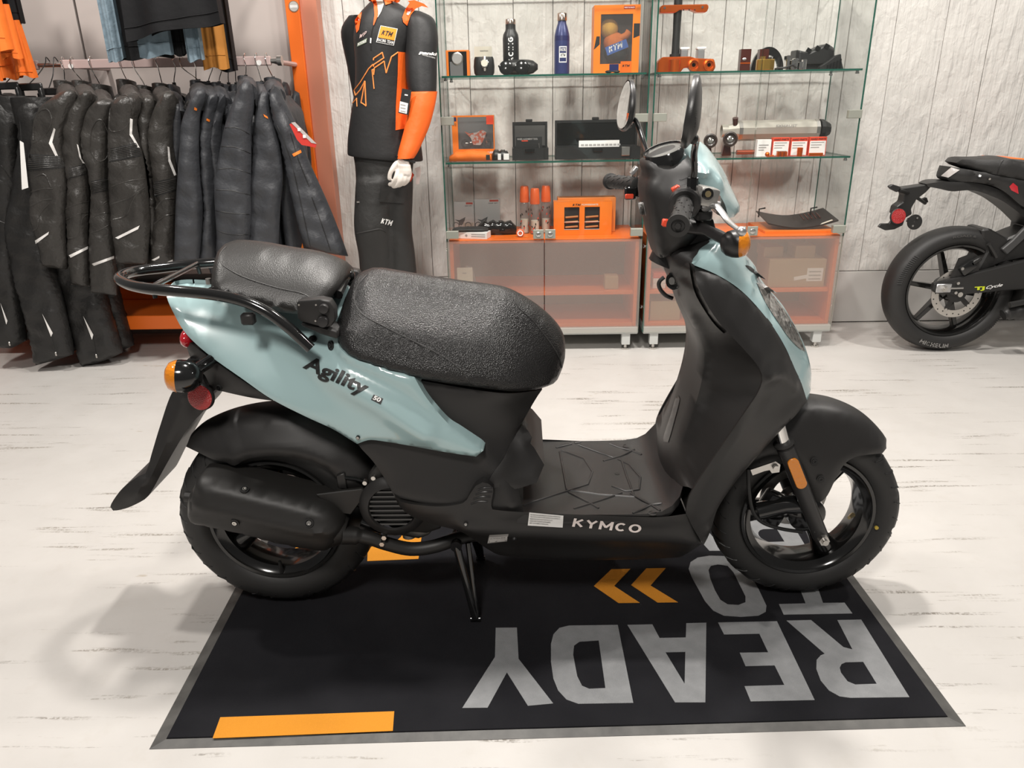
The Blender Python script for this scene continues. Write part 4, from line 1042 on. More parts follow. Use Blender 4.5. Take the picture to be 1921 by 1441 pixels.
MB().tube([at(x, y, y=1.53) for x, y in ((678, 978), (700, 985), (718, 992))], [0.012, 0.012, 0.014], 12).build('oil_filler', M_GLOSS, S)
MB().add([], []).loft([[at(x, y, y=yy) for x, y in ((732, 992), (790, 990), (815, 985), (806, 1003), (785, 1010), (745, 1003))] for yy in (1.54, 1.7)]).build('crankcase', M_ALU, S, recalc=True, bevel=0.005)
MB().cyl(at(768, 1006, y=1.6) , at(768, 1006, y=1.6) + Vector((0, 0, 0.03)), 0.017, n=12).build('drain_plug', M_ALU, S)
MB().bb((-0.66, 1.70, 0.2), (-0.25, 1.765, 0.335)).build('drive_case', M_ENG, S, bevel=0.03, bseg=3)
MB().cyl((rc.x, 1.5, rc.z), (rc.x, 1.72, rc.z), 0.011, n=12).build('rear_axle', M_STEEL, S)
MB().lathe([(0.066, -0.02), (0.066, 0.02), (0.05, 0.026)], rc + Vector((0, 0.045, 0)), (0, 1, 0), 30).build('brake_drum', M_ALU, S)
MB().prism([at(x, y, y=1.525) for x, y in ((630, 893), (646, 888), (652, 918), (634, 917))], (0, 0.02, 0)).build('hugger_bracket', M_PLAST, S, recalc=True, bevel=0.002)
MB().tube([at(x, y, y=1.53) for x, y in ((645, 896), (668, 899), (690, 905))], 0.005, 8).build('hugger_stay', M_GLOSS, S)
MB().cyl((-0.56, 1.74, 0.34), (-0.52, 1.74, 0.6), 0.026, n=16).build('rear_shock', M_GLOSS, S)
MB().sphere(at(516, 772, y=1.72), 0.026, 14, 8).build('shock_mount', M_GLOSS, S)
# frame under the seat and tail so nothing hangs free
MB().tube([(-0.52, YC, 0.62), (-0.3, YC, 0.5), (-0.1, YC, 0.4)], 0.05, 10).build('frame', M_ENG, S)
# ---- rear end
m_ru = panel([(346, 636, .05, 'c'), (390, 668, .085), (455, 714, .1), (512, 752, .11, 'c'), (470, 746, .09), (420, 735, .085), (398, 728, .08), (385, 705, .07), (372, 690, .06), (356, 668, .05)], YC, bulge=0.004, r=0.02)
m_ru.build('tail_underside', M_PLAST, S, recalc=True)
m_fl = panel([(322, 738, .045), (300, 800, .055), (286, 846, .065), (273, 888, .075), (259, 894, .08), (231, 915, .085), (213, 938, .085), (207, 951, .085), (212, 958, .085), (236, 954, .085), (263, 942, .08), (278, 931, .075), (291, 910, .07), (304, 886, .066), (330, 840, .06), (355, 800, .056), (386, 765, .05), (392, 735, .05, 'c'), (378, 705, .045, 'c'), (352, 700, .04)],
    YC, bulge=0.005, r=0.02, ridges=[([(345, 740), (320, 810), (290, 880), (262, 925)], 0.008, 0.012, .06)])
m_fl.build('number_plate_flap', M_PLAST, S, recalc=True)
def signal(c, d, r, name='turn_signal'):
    d = Vector(d).normalized()
    b_ = MB().lathe([(r*0.2, -r*1.05), (r*0.55, -r*0.95), (r*0.85, -r*0.62), (r*0.98, -r*0.2), (r, r*0.1), (r*0.99, r*0.3)], c, d, 24).build(name, M_GLOSS if name == 'turn_signal' else M_PLAST2, S, smooth=60)
    MB().lathe([(r*0.985, r*0.3), (r*0.94, r*0.48), (r*0.8, r*0.78), (r*0.5, r*0.95), (r*0.15, r*1.02)], c, d, 24).build('signal_lens', M_AMBER, b_, smooth=60)
    return b_
fs_ = at(1380, 457, y=YC - 0.215)
for s_ in (1, -1):
    fq = Vector((fs_.x, YC - s_*0.215, fs_.z))
    signal(fq, (0.9, -s_*0.35, 0.05), 0.0265, 'front_turn_signal')
    MB().tube([fq + Vector((-0.012, s_*0.008, 0.004)), fq + Vector((-0.045, s_*0.05, 0.018)), fq + Vector((-0.07, s_*0.1, 0.02))], [0.012, 0.0105, 0.018], 12).build('signal_stalk', M_PLAST2, S)
sc_ = at(344, 706, y=YC - 0.14); so = sc_ - Vector((sc_.x*0, 0, 0))
signal(sc_, (-0.93, -0.2, 0.1), 0.036)
signal(Vector((sc_.x, 2*YC - sc_.y, sc_.z)), (-0.93, 0.2, 0.1), 0.036)
for s_ in (1, -1):
    MB().tube([Vector((sc_.x + 0.02, YC - s_*0.135, sc_.z + 0.008)), Vector((sc_.x + 0.045, YC - s_*0.1, sc_.z + 0.02)), Vector((sc_.x + 0.06, YC - s_*0.04, sc_.z + 0.03))], [0.013, 0.014, 0.02], 12).build('signal_stalk', M_GLOSS, S)
MB().prism([at(x, y, y=YC - 0.075) for x, y in ((348, 675), (386, 672), (392, 690), (355, 690))], (0, 0.15, 0)).build('signal_bracket', M_GLOSS, S, recalc=True, bevel=0.003)
rcn = at(379, 744, y=YC - 0.1)
rf_ = MB().lathe([(0.0305, 0.0), (0.0305, 0.006), (0.028, 0.009)], rcn, (-0.12, -0.97, 0.12), 32).build('rear_side_reflector', M_BLACK, S)
MB().lathe([(0.0282, 0.006), (0.0282, 0.0098), (0.026, 0.011), (0.004, 0.0115)], rcn, (-0.12, -0.97, 0.12), 32).build('reflector_lens', M_REDL, rf_)
rcm = Vector((rcn.x, 2*YC - rcn.y, rcn.z)); MB().lathe([(0.0305, 0.0), (0.0305, 0.006), (0.028, 0.009)], rcm, (-0.12, 0.97, 0.12), 32).build('rear_side_reflector', M_REDL, S)
MB().tube([rcn + Vector((0, 0.0, 0)), Vector((rcn.x + 0.02, YC, rcn.z + 0.01)), rcm], 0.012, 8).build('reflector_stay', M_PLAST, S)
bolt(412, 727, bvh_of(m_ru), 0.004, M_GLOSS, 0.007)
tl = MB().sphere(at(360, 630, y=YC - 0.02), 0.024, 18, 10, (0.8, 2.0, 1.0)).build('tail_lamp', mat('tail_lamp_red', (0.45, 0.01, 0.02), 0.12, coat=0.8), S)
# ---- luggage rack
near = [(583, 654, .168), (562, 634, .168), (540, 614, .167), (500, 585, .163), (455, 565, .158), (400, 553, .152), (330, 546, .142), (275, 541, .12), (240, 533, .08), (224, 521, .03)]
P = [at(x, y, y=YC - d) for x, y, d in near]
tipx = P[-1].x
path = P + [Vector((p.x, 2*YC - p.y, p.z)) for p in reversed(P)]
rk = MB().tube(smooth_path(path, 5), 0.0118, 14).build('luggage_rack', M_GLOSS, S, smooth=60)
for x in (P[7].x + 0.01, P[5].x + 0.02):
    zz = P[7].z if x < P[6].x else P[5].z; hy = 0.12 if x < P[6].x else 0.15
    MB().tube([(x, YC - hy, zz + 0.002), (x, YC + hy, zz + 0.002)], 0.006, 10).build('cross_bar', M_GLOSS, rk)
MB().tube([P[7] + Vector((0.01, 0.005, 0)), P[7] + Vector((0.012, 0.005, -0.022))], 0.005, 8).build('rack_peg', M_GLOSS, rk)
MB().tube([Vector((P[7].x + 0.01, 2*YC - P[7].y - 0.005, P[7].z)), Vector((P[7].x + 0.012, 2*YC - P[7].y - 0.005, P[7].z - 0.022))], 0.005, 8).build('rack_peg', M_GLOSS, rk)
for s_ in (1, -1):
    x0 = at(375, 545, y=YC - s_*0.15).x if s_ > 0 else x0
    MB().tube(smooth_path([(x0, YC - s_*0.15, P[5].z), (x0 + 0.02, YC - s_*0.1, P[5].z + 0.006), (x0 + 0.03, YC - s_*0.05, P[5].z)], 5), 0.0055, 8).build('rack_stay', M_GLOSS, rk)
MB().box(at(466, 598, y=YC - 0.155), (0.028, 0.02, 0.024)).build('rack_buffer', M_PLAST, rk, bevel=0.004)
q = at(392, 533, y=YC - 0.09); MB().cyl(q, q + Vector((0, 0, 0.012)), 0.006, n=8).build('rack_bolt', M_STEEL, rk)
# pillion seat hinge plates
for s_ in (1, -1):
    pts = [(556, 568), (560, 564), (600, 561), (618, 565), (627, 580), (628, 600), (622, 612), (608, 615), (565, 604), (558, 598)]
    pl = [at(x, y, y=YC - 0.155) for x, y in pts]
    if s_ < 0: pl = [Vector((p.x, 2*YC - p.y, p.z)) for p in pl]
    hg = MB().prism(pl, (0, s_*0.03, 0)).build('hinge_plate', M_PLAST, S, recalc=True, bevel=0.004, bseg=2)
    for x, y, r_ in ((608, 579, 0.009), (606, 603, 0.0105)):
        q = at(x, y, y=YC - 0.157)
        if s_ < 0: q.y = 2*YC - q.y
        MB().lathe([(r_*1.15, -0.002), (r_*1.15, 0.004), (r_, 0.007), (r_*0.4, 0.008)], q, (0, -s_, 0), 20).build('hinge_cap', M_PLAST2, hg)
    for x, y in ((561, 572), (593, 572), (592, 602)):
        q = at(x, y, y=YC - 0.1552)
        if s_ < 0: q.y = 2*YC - q.y
        MB().cyl(q, q + Vector((0, -s_*0.0015, 0)), 0.002, n=8).build('rivet', M_STEEL, hg)
q = at(652, 516, y=YC + 0.02); MB().sphere(q, 0.017, 16, 10, (1, 1.1, 1)).build('backrest_knob', M_GLOSS, S)
MB().tube([q, q + Vector((0, -0.1, -0.02))], 0.01, 8).build('backrest_pivot', M_GLOSS, S)
MB().prism([at(x, y, y=YC - 0.145) for x, y in ((563, 606), (600, 612), (632, 622), (633, 637), (600, 627), (566, 613))], (0, 0.29, 0)).build('hinge_bracket', M_PLAST, S, recalc=True, bevel=0.003)
# ---- centre stand
for s_ in (1, -1):
    f = at(892, 1160, z=0.0175); f = Vector((f.x, YC - s_*(YC - f.y), 0.0175))
    t_a = at(856, 1022, y=YC - 0.1); t_b = at(878, 1018, y=YC - 0.085)
    if s_ < 0: t_a.y = 2*YC - t_a.y; t_b.y = 2*YC - t_b.y
    if s_ > 0: ta, tb = t_a, t_b
    MB().tube([t_a, t_a*0.15 + f*0.85, f], 0.0098, 12).build('stand_leg', M_GLOSS, S)
    MB().tube([t_b, t_b*0.12 + f*0.88 + Vector((0.004, 0, 0.004)), f + Vector((0.003, 0, 0.003))], 0.007, 10).build('stand_brace', M_GLOSS, S)
    MB().tube([f + Vector((-0.012, 0, -0.001)), f + Vector((0.012, 0, -0.001))], 0.0068, 10).build('stand_foot', M_GLOSS, S)
MB().tube([Vector((ta.x, YC - 0.11, ta.z)), Vector((ta.x, YC + 0.11, ta.z))], 0.014, 12).build('stand_pivot', M_GLOSS, S)
# ---- lettering on the bodywork
lettering('agility_lettering', 'Agility', pxmap((563, 697), (679, 749), (17, -31), bv_tail, 0.0025), M_BLACK, tail, bold=0.03, space=1.02, fine_=True)
patch('displacement_badge', [(701, 740), (719, 748), (714, 759), (696, 750)], bv_tail, M_BLACK, tail, off=0.0012, depth=0.0008, soft=False)
lettering('displacement_digits', '50', pxmap((698.5, 749), (712, 755), (4.5, -7.5), bv_tail, 0.0022), M_WHITE, tail, bold=0.035, fine_=True)
lettering('kymco_lettering', 'KYMCO', pxmap((1073, 988), (1201, 1000.5), (4, -15.5), bv_sk, 0.0022), mat('pale_pink_white_print', (0.85, 0.76, 0.72), 0.5), skirt, block=0.24, fine_=True)
patch('emission_label', [(993, 961.5), (1057, 967.5), (1055.5, 990), (990, 986)], bv_sk, M_WHITE, skirt, off=0.003, depth=0.003, soft=False)
for k, tx in enumerate(('MOTORCYCLE NOISE EMISSION CONTROL INFORMATION', 'THIS VEHICLE MEETS NOISE EMISSION REQUIREMENTS', 'MODIFICATIONS WHICH CAUSE THIS MOTORCYCLE TO', 'EXCEED NOISE STANDARDS ARE PROHIBITED', 'SEE OWNERS MANUAL')):
    w_ = 56 if k < 2 else 48 - k*3
    lettering('label_print', tx, pxmap((995 - k*0.5, 966.8 + k*3.9), (995 - k*0.5 + w_, 966.8 + k*3.9 + w_*0.08), (0.3, -2.2), bv_sk, 0.004), M_BLACK, skirt)
patch('caution_label', [(918, 1004), (954, 1002), (951, 1016), (914, 1020)], bv_sk, M_GREYP, skirt, off=0.0012, depth=0.0007, soft=False)
patch('caution_label_field', [(917.5, 1008.5), (952, 1006.5), (950.2, 1014.8), (915.5, 1018.6)], bv_sk, M_WHITE, skirt, off=0.0017, depth=0.0007, soft=False)
for k, tx in enumerate(('READ THE MANUAL BEFORE', 'RIDING THIS VEHICLE')):
    lettering('label_print', tx, pxmap((918, 1012 + k*3.4), (948, 1010 + k*3.4), (0.2, -1.8), bv_sk, 0.0024), M_BLACK, skirt)
# ================================================================ glass display cabinets
M_GLASS = sheet_mat('clear_glass', (0.99, 0.995, 0.99), 0.99, 0.012, (0.5, 0.55, 0.52), 0.55)
M_GEDGE = mat('green_glass_edge', (0.012, 0.085, 0.06), 0.15, coat=0.5)
M_FROST = sheet_mat('frosted_film', (0.97, 0.96, 0.94), 0.7, 0.25, (0.58, 0.53, 0.49), 0.8)
M_CLAMP = mat('pale_steel_clamp', (0.36, 0.37, 0.32), 0.35, 0.4)
M_INSIDE = mat('cabinet_grey_back', (0.2, 0.185, 0.175), 0.6)
YF, YR = 3.58, 3.99
Z_TOP = at(1020, 450, y=YF).z
Z_BOT = at(1100, 626, y=YF).z
Z_S2 = at(1020, 301.5, y=YF + 0.05).z
Z_S1 = at(1020, 139.5, y=YF + 0.05).z
Z_MID = at(1100, 548, y=YF + 0.05).z
Z_UP = 1.67
ZC = 2.05
def pane(name, lo, hi, parent, mt_=M_GLASS):
    """sheet of glass: clear faces, green cut edges"""
    m = MB(); m.bb(lo, hi)
    d = [abs(h - l) for l, h in zip(lo, hi)]
    th = d.index(min(d))
    fax = [0, 0, 1, 1, 2, 2]
    m.m = [0 if a == th else 1 for a in fax]
    return m.build(name, [mt_, M_GEDGE], parent, smooth=0)
def cabinet(x0, x1, label):
    C = thing('display_cabinet', ((x0 + x1)/2, (YF + YR)/2, 0), label, 'display cabinet')
    g = 0.006
    xm = (x0 + x1)/2
    # orange carcass
    base = MB().bb((x0 + 0.012, YF + 0.022, Z_TOP - 0.018), (x1 - 0.012, YR, Z_TOP)).build('top_board', M_ORANGE, C, smooth=0, bevel=0.001)
    for xa in (x0 + 0.012, x1 - 0.03):
        MB().bb((xa, YF + 0.022, Z_BOT + 0.03), (xa + 0.018, YR, Z_TOP - 0.0185)).build('side_board', M_ORANGE, C, smooth=0, bevel=0.001)
    MB().bb((x0 + 0.0305, YF + 0.022, Z_BOT + 0.03), (x1 - 0.0305, YR, Z_BOT + 0.048)).build('bottom_board', M_ORANGE, C, smooth=0, bevel=0.001)
    MB().bb((x0 + 0.0305, YF + 0.03, Z_MID - 0.009), (x1 - 0.0305, YR - 0.012, Z_MID + 0.009)).build('inner_shelf', M_ORANGE, C, smooth=0, bevel=0.001)
    MB().bb((x0 + 0.0305, YR - 0.01, Z_BOT + 0.0485), (x1 - 0.0305, YR, Z_TOP - 0.0185)).build('back_board', M_INSIDE, C, smooth=0)
    MB().bb((x0 + 0.004, YF + 0.004, Z_BOT - 0.006), (x1 - 0.004, YR, Z_BOT + 0.0295)).build('base_rail', M_GREYMET, C, smooth=0, bevel=0.002)
    for xa in (x0 + 0.06, x1 - 0.06):
        for ya in (YF + 0.03, YR - 0.05):
            lg = MB().bb((xa - 0.021, ya - 0.02, 0.028), (xa + 0.021, ya + 0.02, Z_BOT - 0.006)).build('leg', M_GREYMET, C, smooth=0, bevel=0.002)
            MB().lathe([(0.019, 0.0), (0.019, 0.008), (0.008, 0.011), (0.007, 0.03)], (xa, ya, 0.0), (0, 0, 1), 16).build('foot', M_STEEL, C)
    # glass
    for xa in (x0, x1 - g):
        pane('side_pane', (xa, YF + 0.012, Z_BOT), (xa + g, YR, ZC), C)
    for z in (Z_S2, Z_S1, Z_UP):
        s = pane('glass_shelf', (x0 + 0.012, YF + 0.03, z - 0.008), (x1 - 0.012, YR - 0.005, z), C)
        for xa in (x0 + 0.028, x1 - 0.028):
            for ya in (YF + 0.045, YR - 0.06):
                MB().lathe([(0.0075, -0.008), (0.0075, -0.014), (0.0095, -0.015), (0.0095, -0.021), (0.005, -0.022)], (xa, ya, z), (0, 0, 1), 14).build('shelf_pin', M_CHROME, C)
    for a, b_, s in ((x0 + 0.003, xm - 0.002, 1), (xm + 0.002, x1 - 0.003, -1)):
        d = pane('door', (a, YF, Z_TOP - 0.002), (b_, YF + g, ZC), C)
        fr = MB(); fr.bb((a, YF, Z_BOT + 0.002), (b_, YF + g, Z_TOP - 0.0025))
        fr.m = [1, 1, 0, 0, 1, 1]
        fr.build('frosted_door_panel', [M_FROST, mat('frosted_edge', (0.42, 0.46, 0.43), 0.3)], C, smooth=0)
        # lock plate
        q = (b_ - 0.026) if s > 0 else (a + 0.026)
        pl = MB().bb((q - 0.025, YF - 0.008, Z_TOP + 0.006), (q + 0.025, YF - 0.0005, Z_TOP + 0.05)).build('lock_plate', M_CLAMP, d, smooth=0, bevel=0.002)
        MB().lathe([(0.0125, 0), (0.0125, 0.004), (0.009, 0.006), (0.004, 0.006), (0.003, 0.004)], (q, YF - 0.008, Z_TOP + 0.028), (0, -1, 0), 18).build('lock_cylinder', M_STEEL, d)
        for z in (Z_TOP + 0.012, Z_S2 + 0.165):
            h = a if s > 0 else b_
            MB().bb((h - 0.001 if s > 0 else h - 0.058, YF - 0.009, z), (h + 0.058 if s > 0 else h + 0.001, YF + 0.02, z + 0.036)).build('hinge_clamp', M_CLAMP, d, smooth=0, bevel=0.002)
    for z in (Z_TOP - 0.05, Z_BOT + 0.12):
        for xa, s in ((x0, -1), (x1, 1)):
            MB().lathe([(0.006, 0), (0.006, 0.003), (0.0115, 0.0035), (0.0115, 0.0065), (0.006, 0.007)], (xa, YF + 0.06, z), (s, 0, 0), 16).build('spacer_bolt', M_CHROME, C)
    pane('top_pane', (x0, YF, ZC + 0.0005), (x1, YR, ZC + 0.0065), C)
    return C
LX0, LX1 = at(837, 453, y=YF).x, at(1206, 447, y=YF).x
RX0, RX1 = at(1214, 446, y=YF).x, at(1586, 432, y=YF).x
cabL = cabinet(LX0, LX1, 'glass display cabinet with orange base beside the mannequin, bottles on its upper shelf')
cabR = cabinet(RX0, RX1, 'glass display cabinet with orange base behind the handlebars, exhaust on its middle shelf')
# ================================================================ goods in the cabinets
M_OBOX = mat('orange_carton', (0.80, 0.19, 0.012), 0.42)
M_OANO = mat('orange_anodised', (0.72, 0.13, 0.012), 0.28, 0.75)
M_BPLA = mat('black_satin_plastic', (0.016, 0.016, 0.016), 0.4)
M_BGLO = mat('black_gloss_plastic', (0.01, 0.01, 0.01), 0.12)
M_GREYB = mat('grey_print_field', (0.13, 0.13, 0.13), 0.5)
M_CARD = mat('kraft_cardboard', (0.42, 0.29, 0.17), 0.7, bump=(60, 0.1, 3))
M_CREAM = mat('cream_card', (0.66, 0.62, 0.52), 0.6)
M_DRED = mat('dark_red_plastic', (0.06, 0.014, 0.01), 0.2)
M_GOLD = mat('gold_anodised', (0.62, 0.38, 0.08), 0.28, 0.9)
M_CLEAR = sheet_mat('clear_wrap', (0.97, 0.97, 0.97), 0.95, 0.06, (0.8, 0.8, 0.8))
def rect(px0, px1, y, py=100): return at(px0, py, y=y).x, at(px1, py, y=y).x
def zat(px, py, y): return at(px, py, y=y).z
def face(x0, x1, z0, z1, y): return quadmap((x0, y, z0), (x1, y, z0), (x1, y, z1), (x0, y, z1))
def words(name, s, x0, x1, z0, z1, y, m_, parent, bold=0.02, shear=0):
    if s == 'KTM': return lettering(name, s, face(x0, x1, z0, z1, y), m_, parent, shear=shear, block=0.3)
    return lettering(name, s, face(x0, x1, z0, z1, y), m_, parent, bold=bold, shear=shear)
def slab(name, x0, x1, z0, z1, y, m_, parent, d=0.0012):
    return MB().bb((x0, y - d, z0), (x1, y, z1)).build(name, m_, parent, smooth=0)
e = 0.0006
# --- upper shelf, left cabinet (stands on Z_S1)
Y1 = 3.72
z0 = Z_S1 + e
x0, x1 = rect(836, 880, Y1); zt = zat(858, 94, Y1)
t = thing('watch_box', ((x0 + x1)/2, Y1 + 0.04, z0), 'orange box with a round grey watch in its black window, upper shelf', 'watch box')
MB().bb((x0, Y1, z0), (x1, Y1 + 0.08, zt)).build('carton', M_OBOX, t, smooth=0, bevel=0.002)
slab('window', x0 + 0.012, x1 - 0.012, z0 + 0.002, zt - 0.006, Y1, M_BGLO, t)
c = Vector(((x0 + x1)/2 - 0.002, Y1 - 0.0012, zt - 0.036))
MB().lathe([(0.027, 0.0), (0.027, 0.006), (0.023, 0.008)], c, (0, -1, 0), 28).build('watch_case', M_STEEL, t)
MB().lathe([(0.022, 0.008), (0.022, 0.0085), (0.003, 0.0085)], c, (0, -1, 0), 24).build('watch_dial', M_GREYP, t)
slab('strap_block', x0 + 0.018, x1 - 0.03, z0 + 0.002, z0 + 0.062, Y1 - 0.0013, M_GREYB, t, 0.004)
x0, x1 = rect(887, 927, Y1); zt = zat(900, 86, Y1); zm = zat(900, 106, Y1)
t = thing('wristwatch', ((x0 + x1)/2, Y1 + 0.03, z0), 'silver wristwatch on a black cushion with a kraft card behind it on the upper shelf', 'wristwatch')
cu_ = []
for k, (z, s) in enumerate(((z0, 0.8), (z0 + 0.012, 0.96), (z0 + 0.04, 1.0), (zm - 0.012, 0.94), (zm - 0.001, 0.86))):
    cu_.append([((x0 + x1)/2 + math.copysign(abs(math.cos(2*PI*i/20))**0.6, math.cos(2*PI*i/20))*(x1 - x0)/2*s, Y1 + 0.03 + math.copysign(abs(math.sin(2*PI*i/20))**0.6, math.sin(2*PI*i/20))*0.03*s, z) for i in range(20)])
MB().loft(cu_).build('cushion', M_BPLA, t, smooth=60)
MB().bb((x0 + 0.004, Y1 + 0.05, z0 + 0.02), (x1 - 0.012, Y1 + 0.052, zt)).build('price_card', M_CREAM, t, smooth=0)
words('card_print', 'WATCH', x0 + 0.03, x1 - 0.03, zt - 0.022, zt - 0.016, Y1 + 0.0495, M_BLACK, t)
c = Vector((x0 + 0.052, Y1 - 0.001, zm - 0.03))
MB().lathe([(0.0195, 0.0), (0.0195, 0.007), (0.016, 0.009)], c, (0, -1, 0.2), 24).build('watch_case', M_CHROME, t)
MB().lathe([(0.0155, 0.009), (0.0155, 0.0095), (0.002, 0.0095)], c, (0, -1, 0.2), 20).build('dial', M_CREAM, t)
for s in (1, -1): MB().tube([c + Vector((0, -0.002, s*0.017)), c + Vector((0, 0.004, s*0.03))], [0.008, 0.007], 8, flat=0.5).build('strap', M_STEEL, t)
def bottle(px, y, prof, label, mats, cap_n, ptop, pyref=100):
    c = at(px, pyref, y=y); c = Vector((c.x, y, z0))
    H = zat(px, ptop, y) - z0
    t = thing('drink_bottle', c, label, 'bottle', 'drink bottles on the upper shelf')
    b_ = [(r, h*H) for r, h in prof]
    MB().lathe(b_[:-cap_n], c, (0, 0, 1), 36).build('body', mats[0], t, smooth=50)
    MB().lathe(b_[-cap_n:], c, (0, 0, 1), 36).build('cap', mats[1], t, smooth=50)
    return t, c, H
cap = mat('rose_steel_cap', (0.68, 0.55, 0.48), 0.2, 1.0)
t, c, H = bottle(958.5, 3.74, [(0.034, 0), (0.0365, 0.01), (0.0365, 0.66), (0.034, 0.73), (0.0245, 0.8), (0.023, 0.83), (0.023, 0.905), (0.0238, 0.91), (0.0238, 0.985), (0.0215, 1.0)], 'matt black steel bottle with white vertical RACING lettering', (M_BPLA, cap), 3, 36)
def cylmap(c, r, z0_, z1_, w_, yc0=0.0, vertical=True):
    def f(u, v):
        if vertical: a, z = (0.5 - v)*w_/r*-1, z0_ + u*(z1_ - z0_); a = -(0.5 - (1 - v))*w_/r; a = (0.5 - v)*w_/r
        else: a, z = (u - 0.5)*w_/r, z0_ + v*(z1_ - z0_)
        a += yc0
        return Vector((c.x + math.sin(a)*(r + 0.0006), c.y - math.cos(a)*(r + 0.0006), z))
    return f
lettering('racing_letters', 'RACING', cylmap(c, 0.0366, z0 + 0.03, z0 + H*0.68, 0.023), M_WHITE, t, block=0.26)
M_BLUEB = mat('blue_steel_bottle', (0.035, 0.045, 0.14), 0.32, 0.2)
t, c, H = bottle(1054, 3.74, [(0.03, 0), (0.0345, 0.012), (0.035, 0.05), (0.035, 0.56), (0.0335, 0.65), (0.026, 0.76), (0.0195, 0.83), (0.0185, 0.87), (0.0225, 0.872), (0.0225, 0.985), (0.019, 1.0)], 'slim navy blue steel bottle with a copper cap and small white logo', (M_BLUEB, cap), 3, 24)
MB().lathe([(0.0353, H*0.55), (0.0342, H*0.63)], c, (0, 0, 1), 36, cap=False).build('dark_band', mat('navy_band', (0.015, 0.018, 0.085), 0.35), t)
fr_ = MB()
for (u0, u1, v0, v1) in ((0, 1, 0, 0.06), (0, 1, 0.94, 1), (0, 0.08, 0.06, 0.94), (0.92, 1, 0.06, 0.94), (0.08, 0.92, 0.3, 0.58)):
    g_ = cylmap(c, 0.0352, z0 + 0.05, z0 + 0.118, 0.036, 0.1, False)
    n_ = 6
    vs = [g_(u0 + (u1 - u0)*i/n_, v) for v in (v0, v1) for i in range(n_ + 1)]
    fr_.add(vs, [(i, i + 1, n_ + 2 + i, n_ + 1 + i) for i in range(n_)])
fr_.build('logo_frame', M_WHITE, t, smooth=0)
lettering('logo_print', 'KTM', cylmap(c, 0.0356, z0 + 0.074, z0 + 0.087, 0.022, 0.1, False), M_BLACK, t, block=0.3, shear=0.2)
lettering('logo_print', 'RACING', cylmap(c, 0.0356, z0 + 0.097, z0 + 0.111, 0.026, 0.1, False), M_WHITE, t, block=0.22)
# sunglasses on a case
x0, x1 = rect(939, 1009, 3.66)
t = thing('glasses_case', ((x0 + x1)/2, 3.69, z0), 'black glasses case lying in front of the black bottle on the upper shelf', 'glasses case')
zc = zat(970, 111, 3.66)
rings = []
for k in range(9):
    u = -1 + k/4
    s = (1 - abs(u)**4)**0.5 if abs(u) < 1 else 0.35
    rings.append([((x0 + x1)/2 + u*(x1 - x0)/2, 3.69 + math.cos(2*PI*i/16)*0.03*s, z0 + (zc - z0)/2*(1 + math.sin(2*PI*i/16)*s)) for i in range(16)])
MB().loft(rings).build('shell', M_BPLA, t, smooth=60)
t2 = thing('sunglasses', ((x0 + x1)/2 - 0.02, 3.645, z0), 'black wraparound sunglasses leaning on the glasses case', 'sunglasses', 'sunglasses on the upper shelf')
for s in (-1, 1):
    cx = (x0 + x1)/2 - 0.024 + s*0.036
    MB().lathe([(0.031, 0), (0.032, 0.003), (0.026, 0.006), (0.002, 0.008)], (cx, 3.655, z0 + 0.03), (0, -1, 0.25), 20).build('lens', M_BGLO, t2)
    MB().tube([(cx + s*0.03, 3.652, z0 + 0.04), (cx + s*0.034, 3.66, z0 + 0.04), (cx + s*0.02, 3.66, z0 + 0.01)], 0.003, 6).build('temple', M_BGLO, t2)
MB().tube([((x0 + x1)/2 - 0.035, 3.652, z0 + 0.036), ((x0 + x1)/2 - 0.013, 3.652, z0 + 0.036)], 0.004, 6).build('bridge', M_BGLO, t2)
# orange gift carton with window
Y2 = 3.7
x0, x1 = rect(1114, 1200, Y2, 70); zt = zat(1155, 9, Y2)
t = thing('toy_carton', ((x0 + x1)/2, Y2 + 0.06, z0), 'tall orange gift carton with a window showing a soft toy, upper shelf', 'carton')
fwx0, fwx1, fz0, fz1 = x0 + 0.03, x1 - 0.033, z0 + 0.04, zt - 0.037
fr_ = MB()
fr_.bb((x0, Y2, z0), (fwx0, Y2 + 0.003, zt)); fr_.bb((fwx1, Y2, z0), (x1, Y2 + 0.003, zt)); fr_.bb((fwx0, Y2, z0), (fwx1, Y2 + 0.003, fz0)); fr_.bb((fwx0, Y2, fz1), (fwx1, Y2 + 0.003, zt))
fr_.build('front_panel', M_OBOX, t, smooth=0)
bx_ = MB(); bx_.bb((x0, Y2 + 0.003, z0), (x0 + 0.002, Y2 + 0.12, zt)); bx_.bb((x1 - 0.002, Y2 + 0.003, z0), (x1, Y2 + 0.12, zt)); bx_.bb((x0 + 0.002, Y2 + 0.118, z0), (x1 - 0.002, Y2 + 0.12, zt)); bx_.bb((x0 + 0.002, Y2 + 0.003, z0), (x1 - 0.002, Y2 + 0.118, z0 + 0.002)); bx_.bb((x0 + 0.002, Y2 + 0.003, zt - 0.002), (x1 - 0.002, Y2 + 0.118, zt))
bx_.build('carton', M_OBOX, t, smooth=0)
MB().bb((x0 + 0.003, Y2 + 0.1, z0 + 0.003), (x1 - 0.003, Y2 + 0.102, zt - 0.003)).build('dark_liner', mat('liner_grey', (0.09, 0.085, 0.08), 0.6), t, smooth=0)
MB().bb((fwx0, Y2 + 0.001, fz0), (fwx1, Y2 + 0.002, fz1)).build('window_film', M_CLEAR, t, smooth=0)
M_PLO = mat('orange_plush', (0.5, 0.13, 0.02), 0.9, bump=(200, 0.5, 3)); M_PLY = mat('tan_plush', (0.55, 0.3, 0.05), 0.9, bump=(200, 0.5, 3))
cx = (fwx0 + fwx1)/2
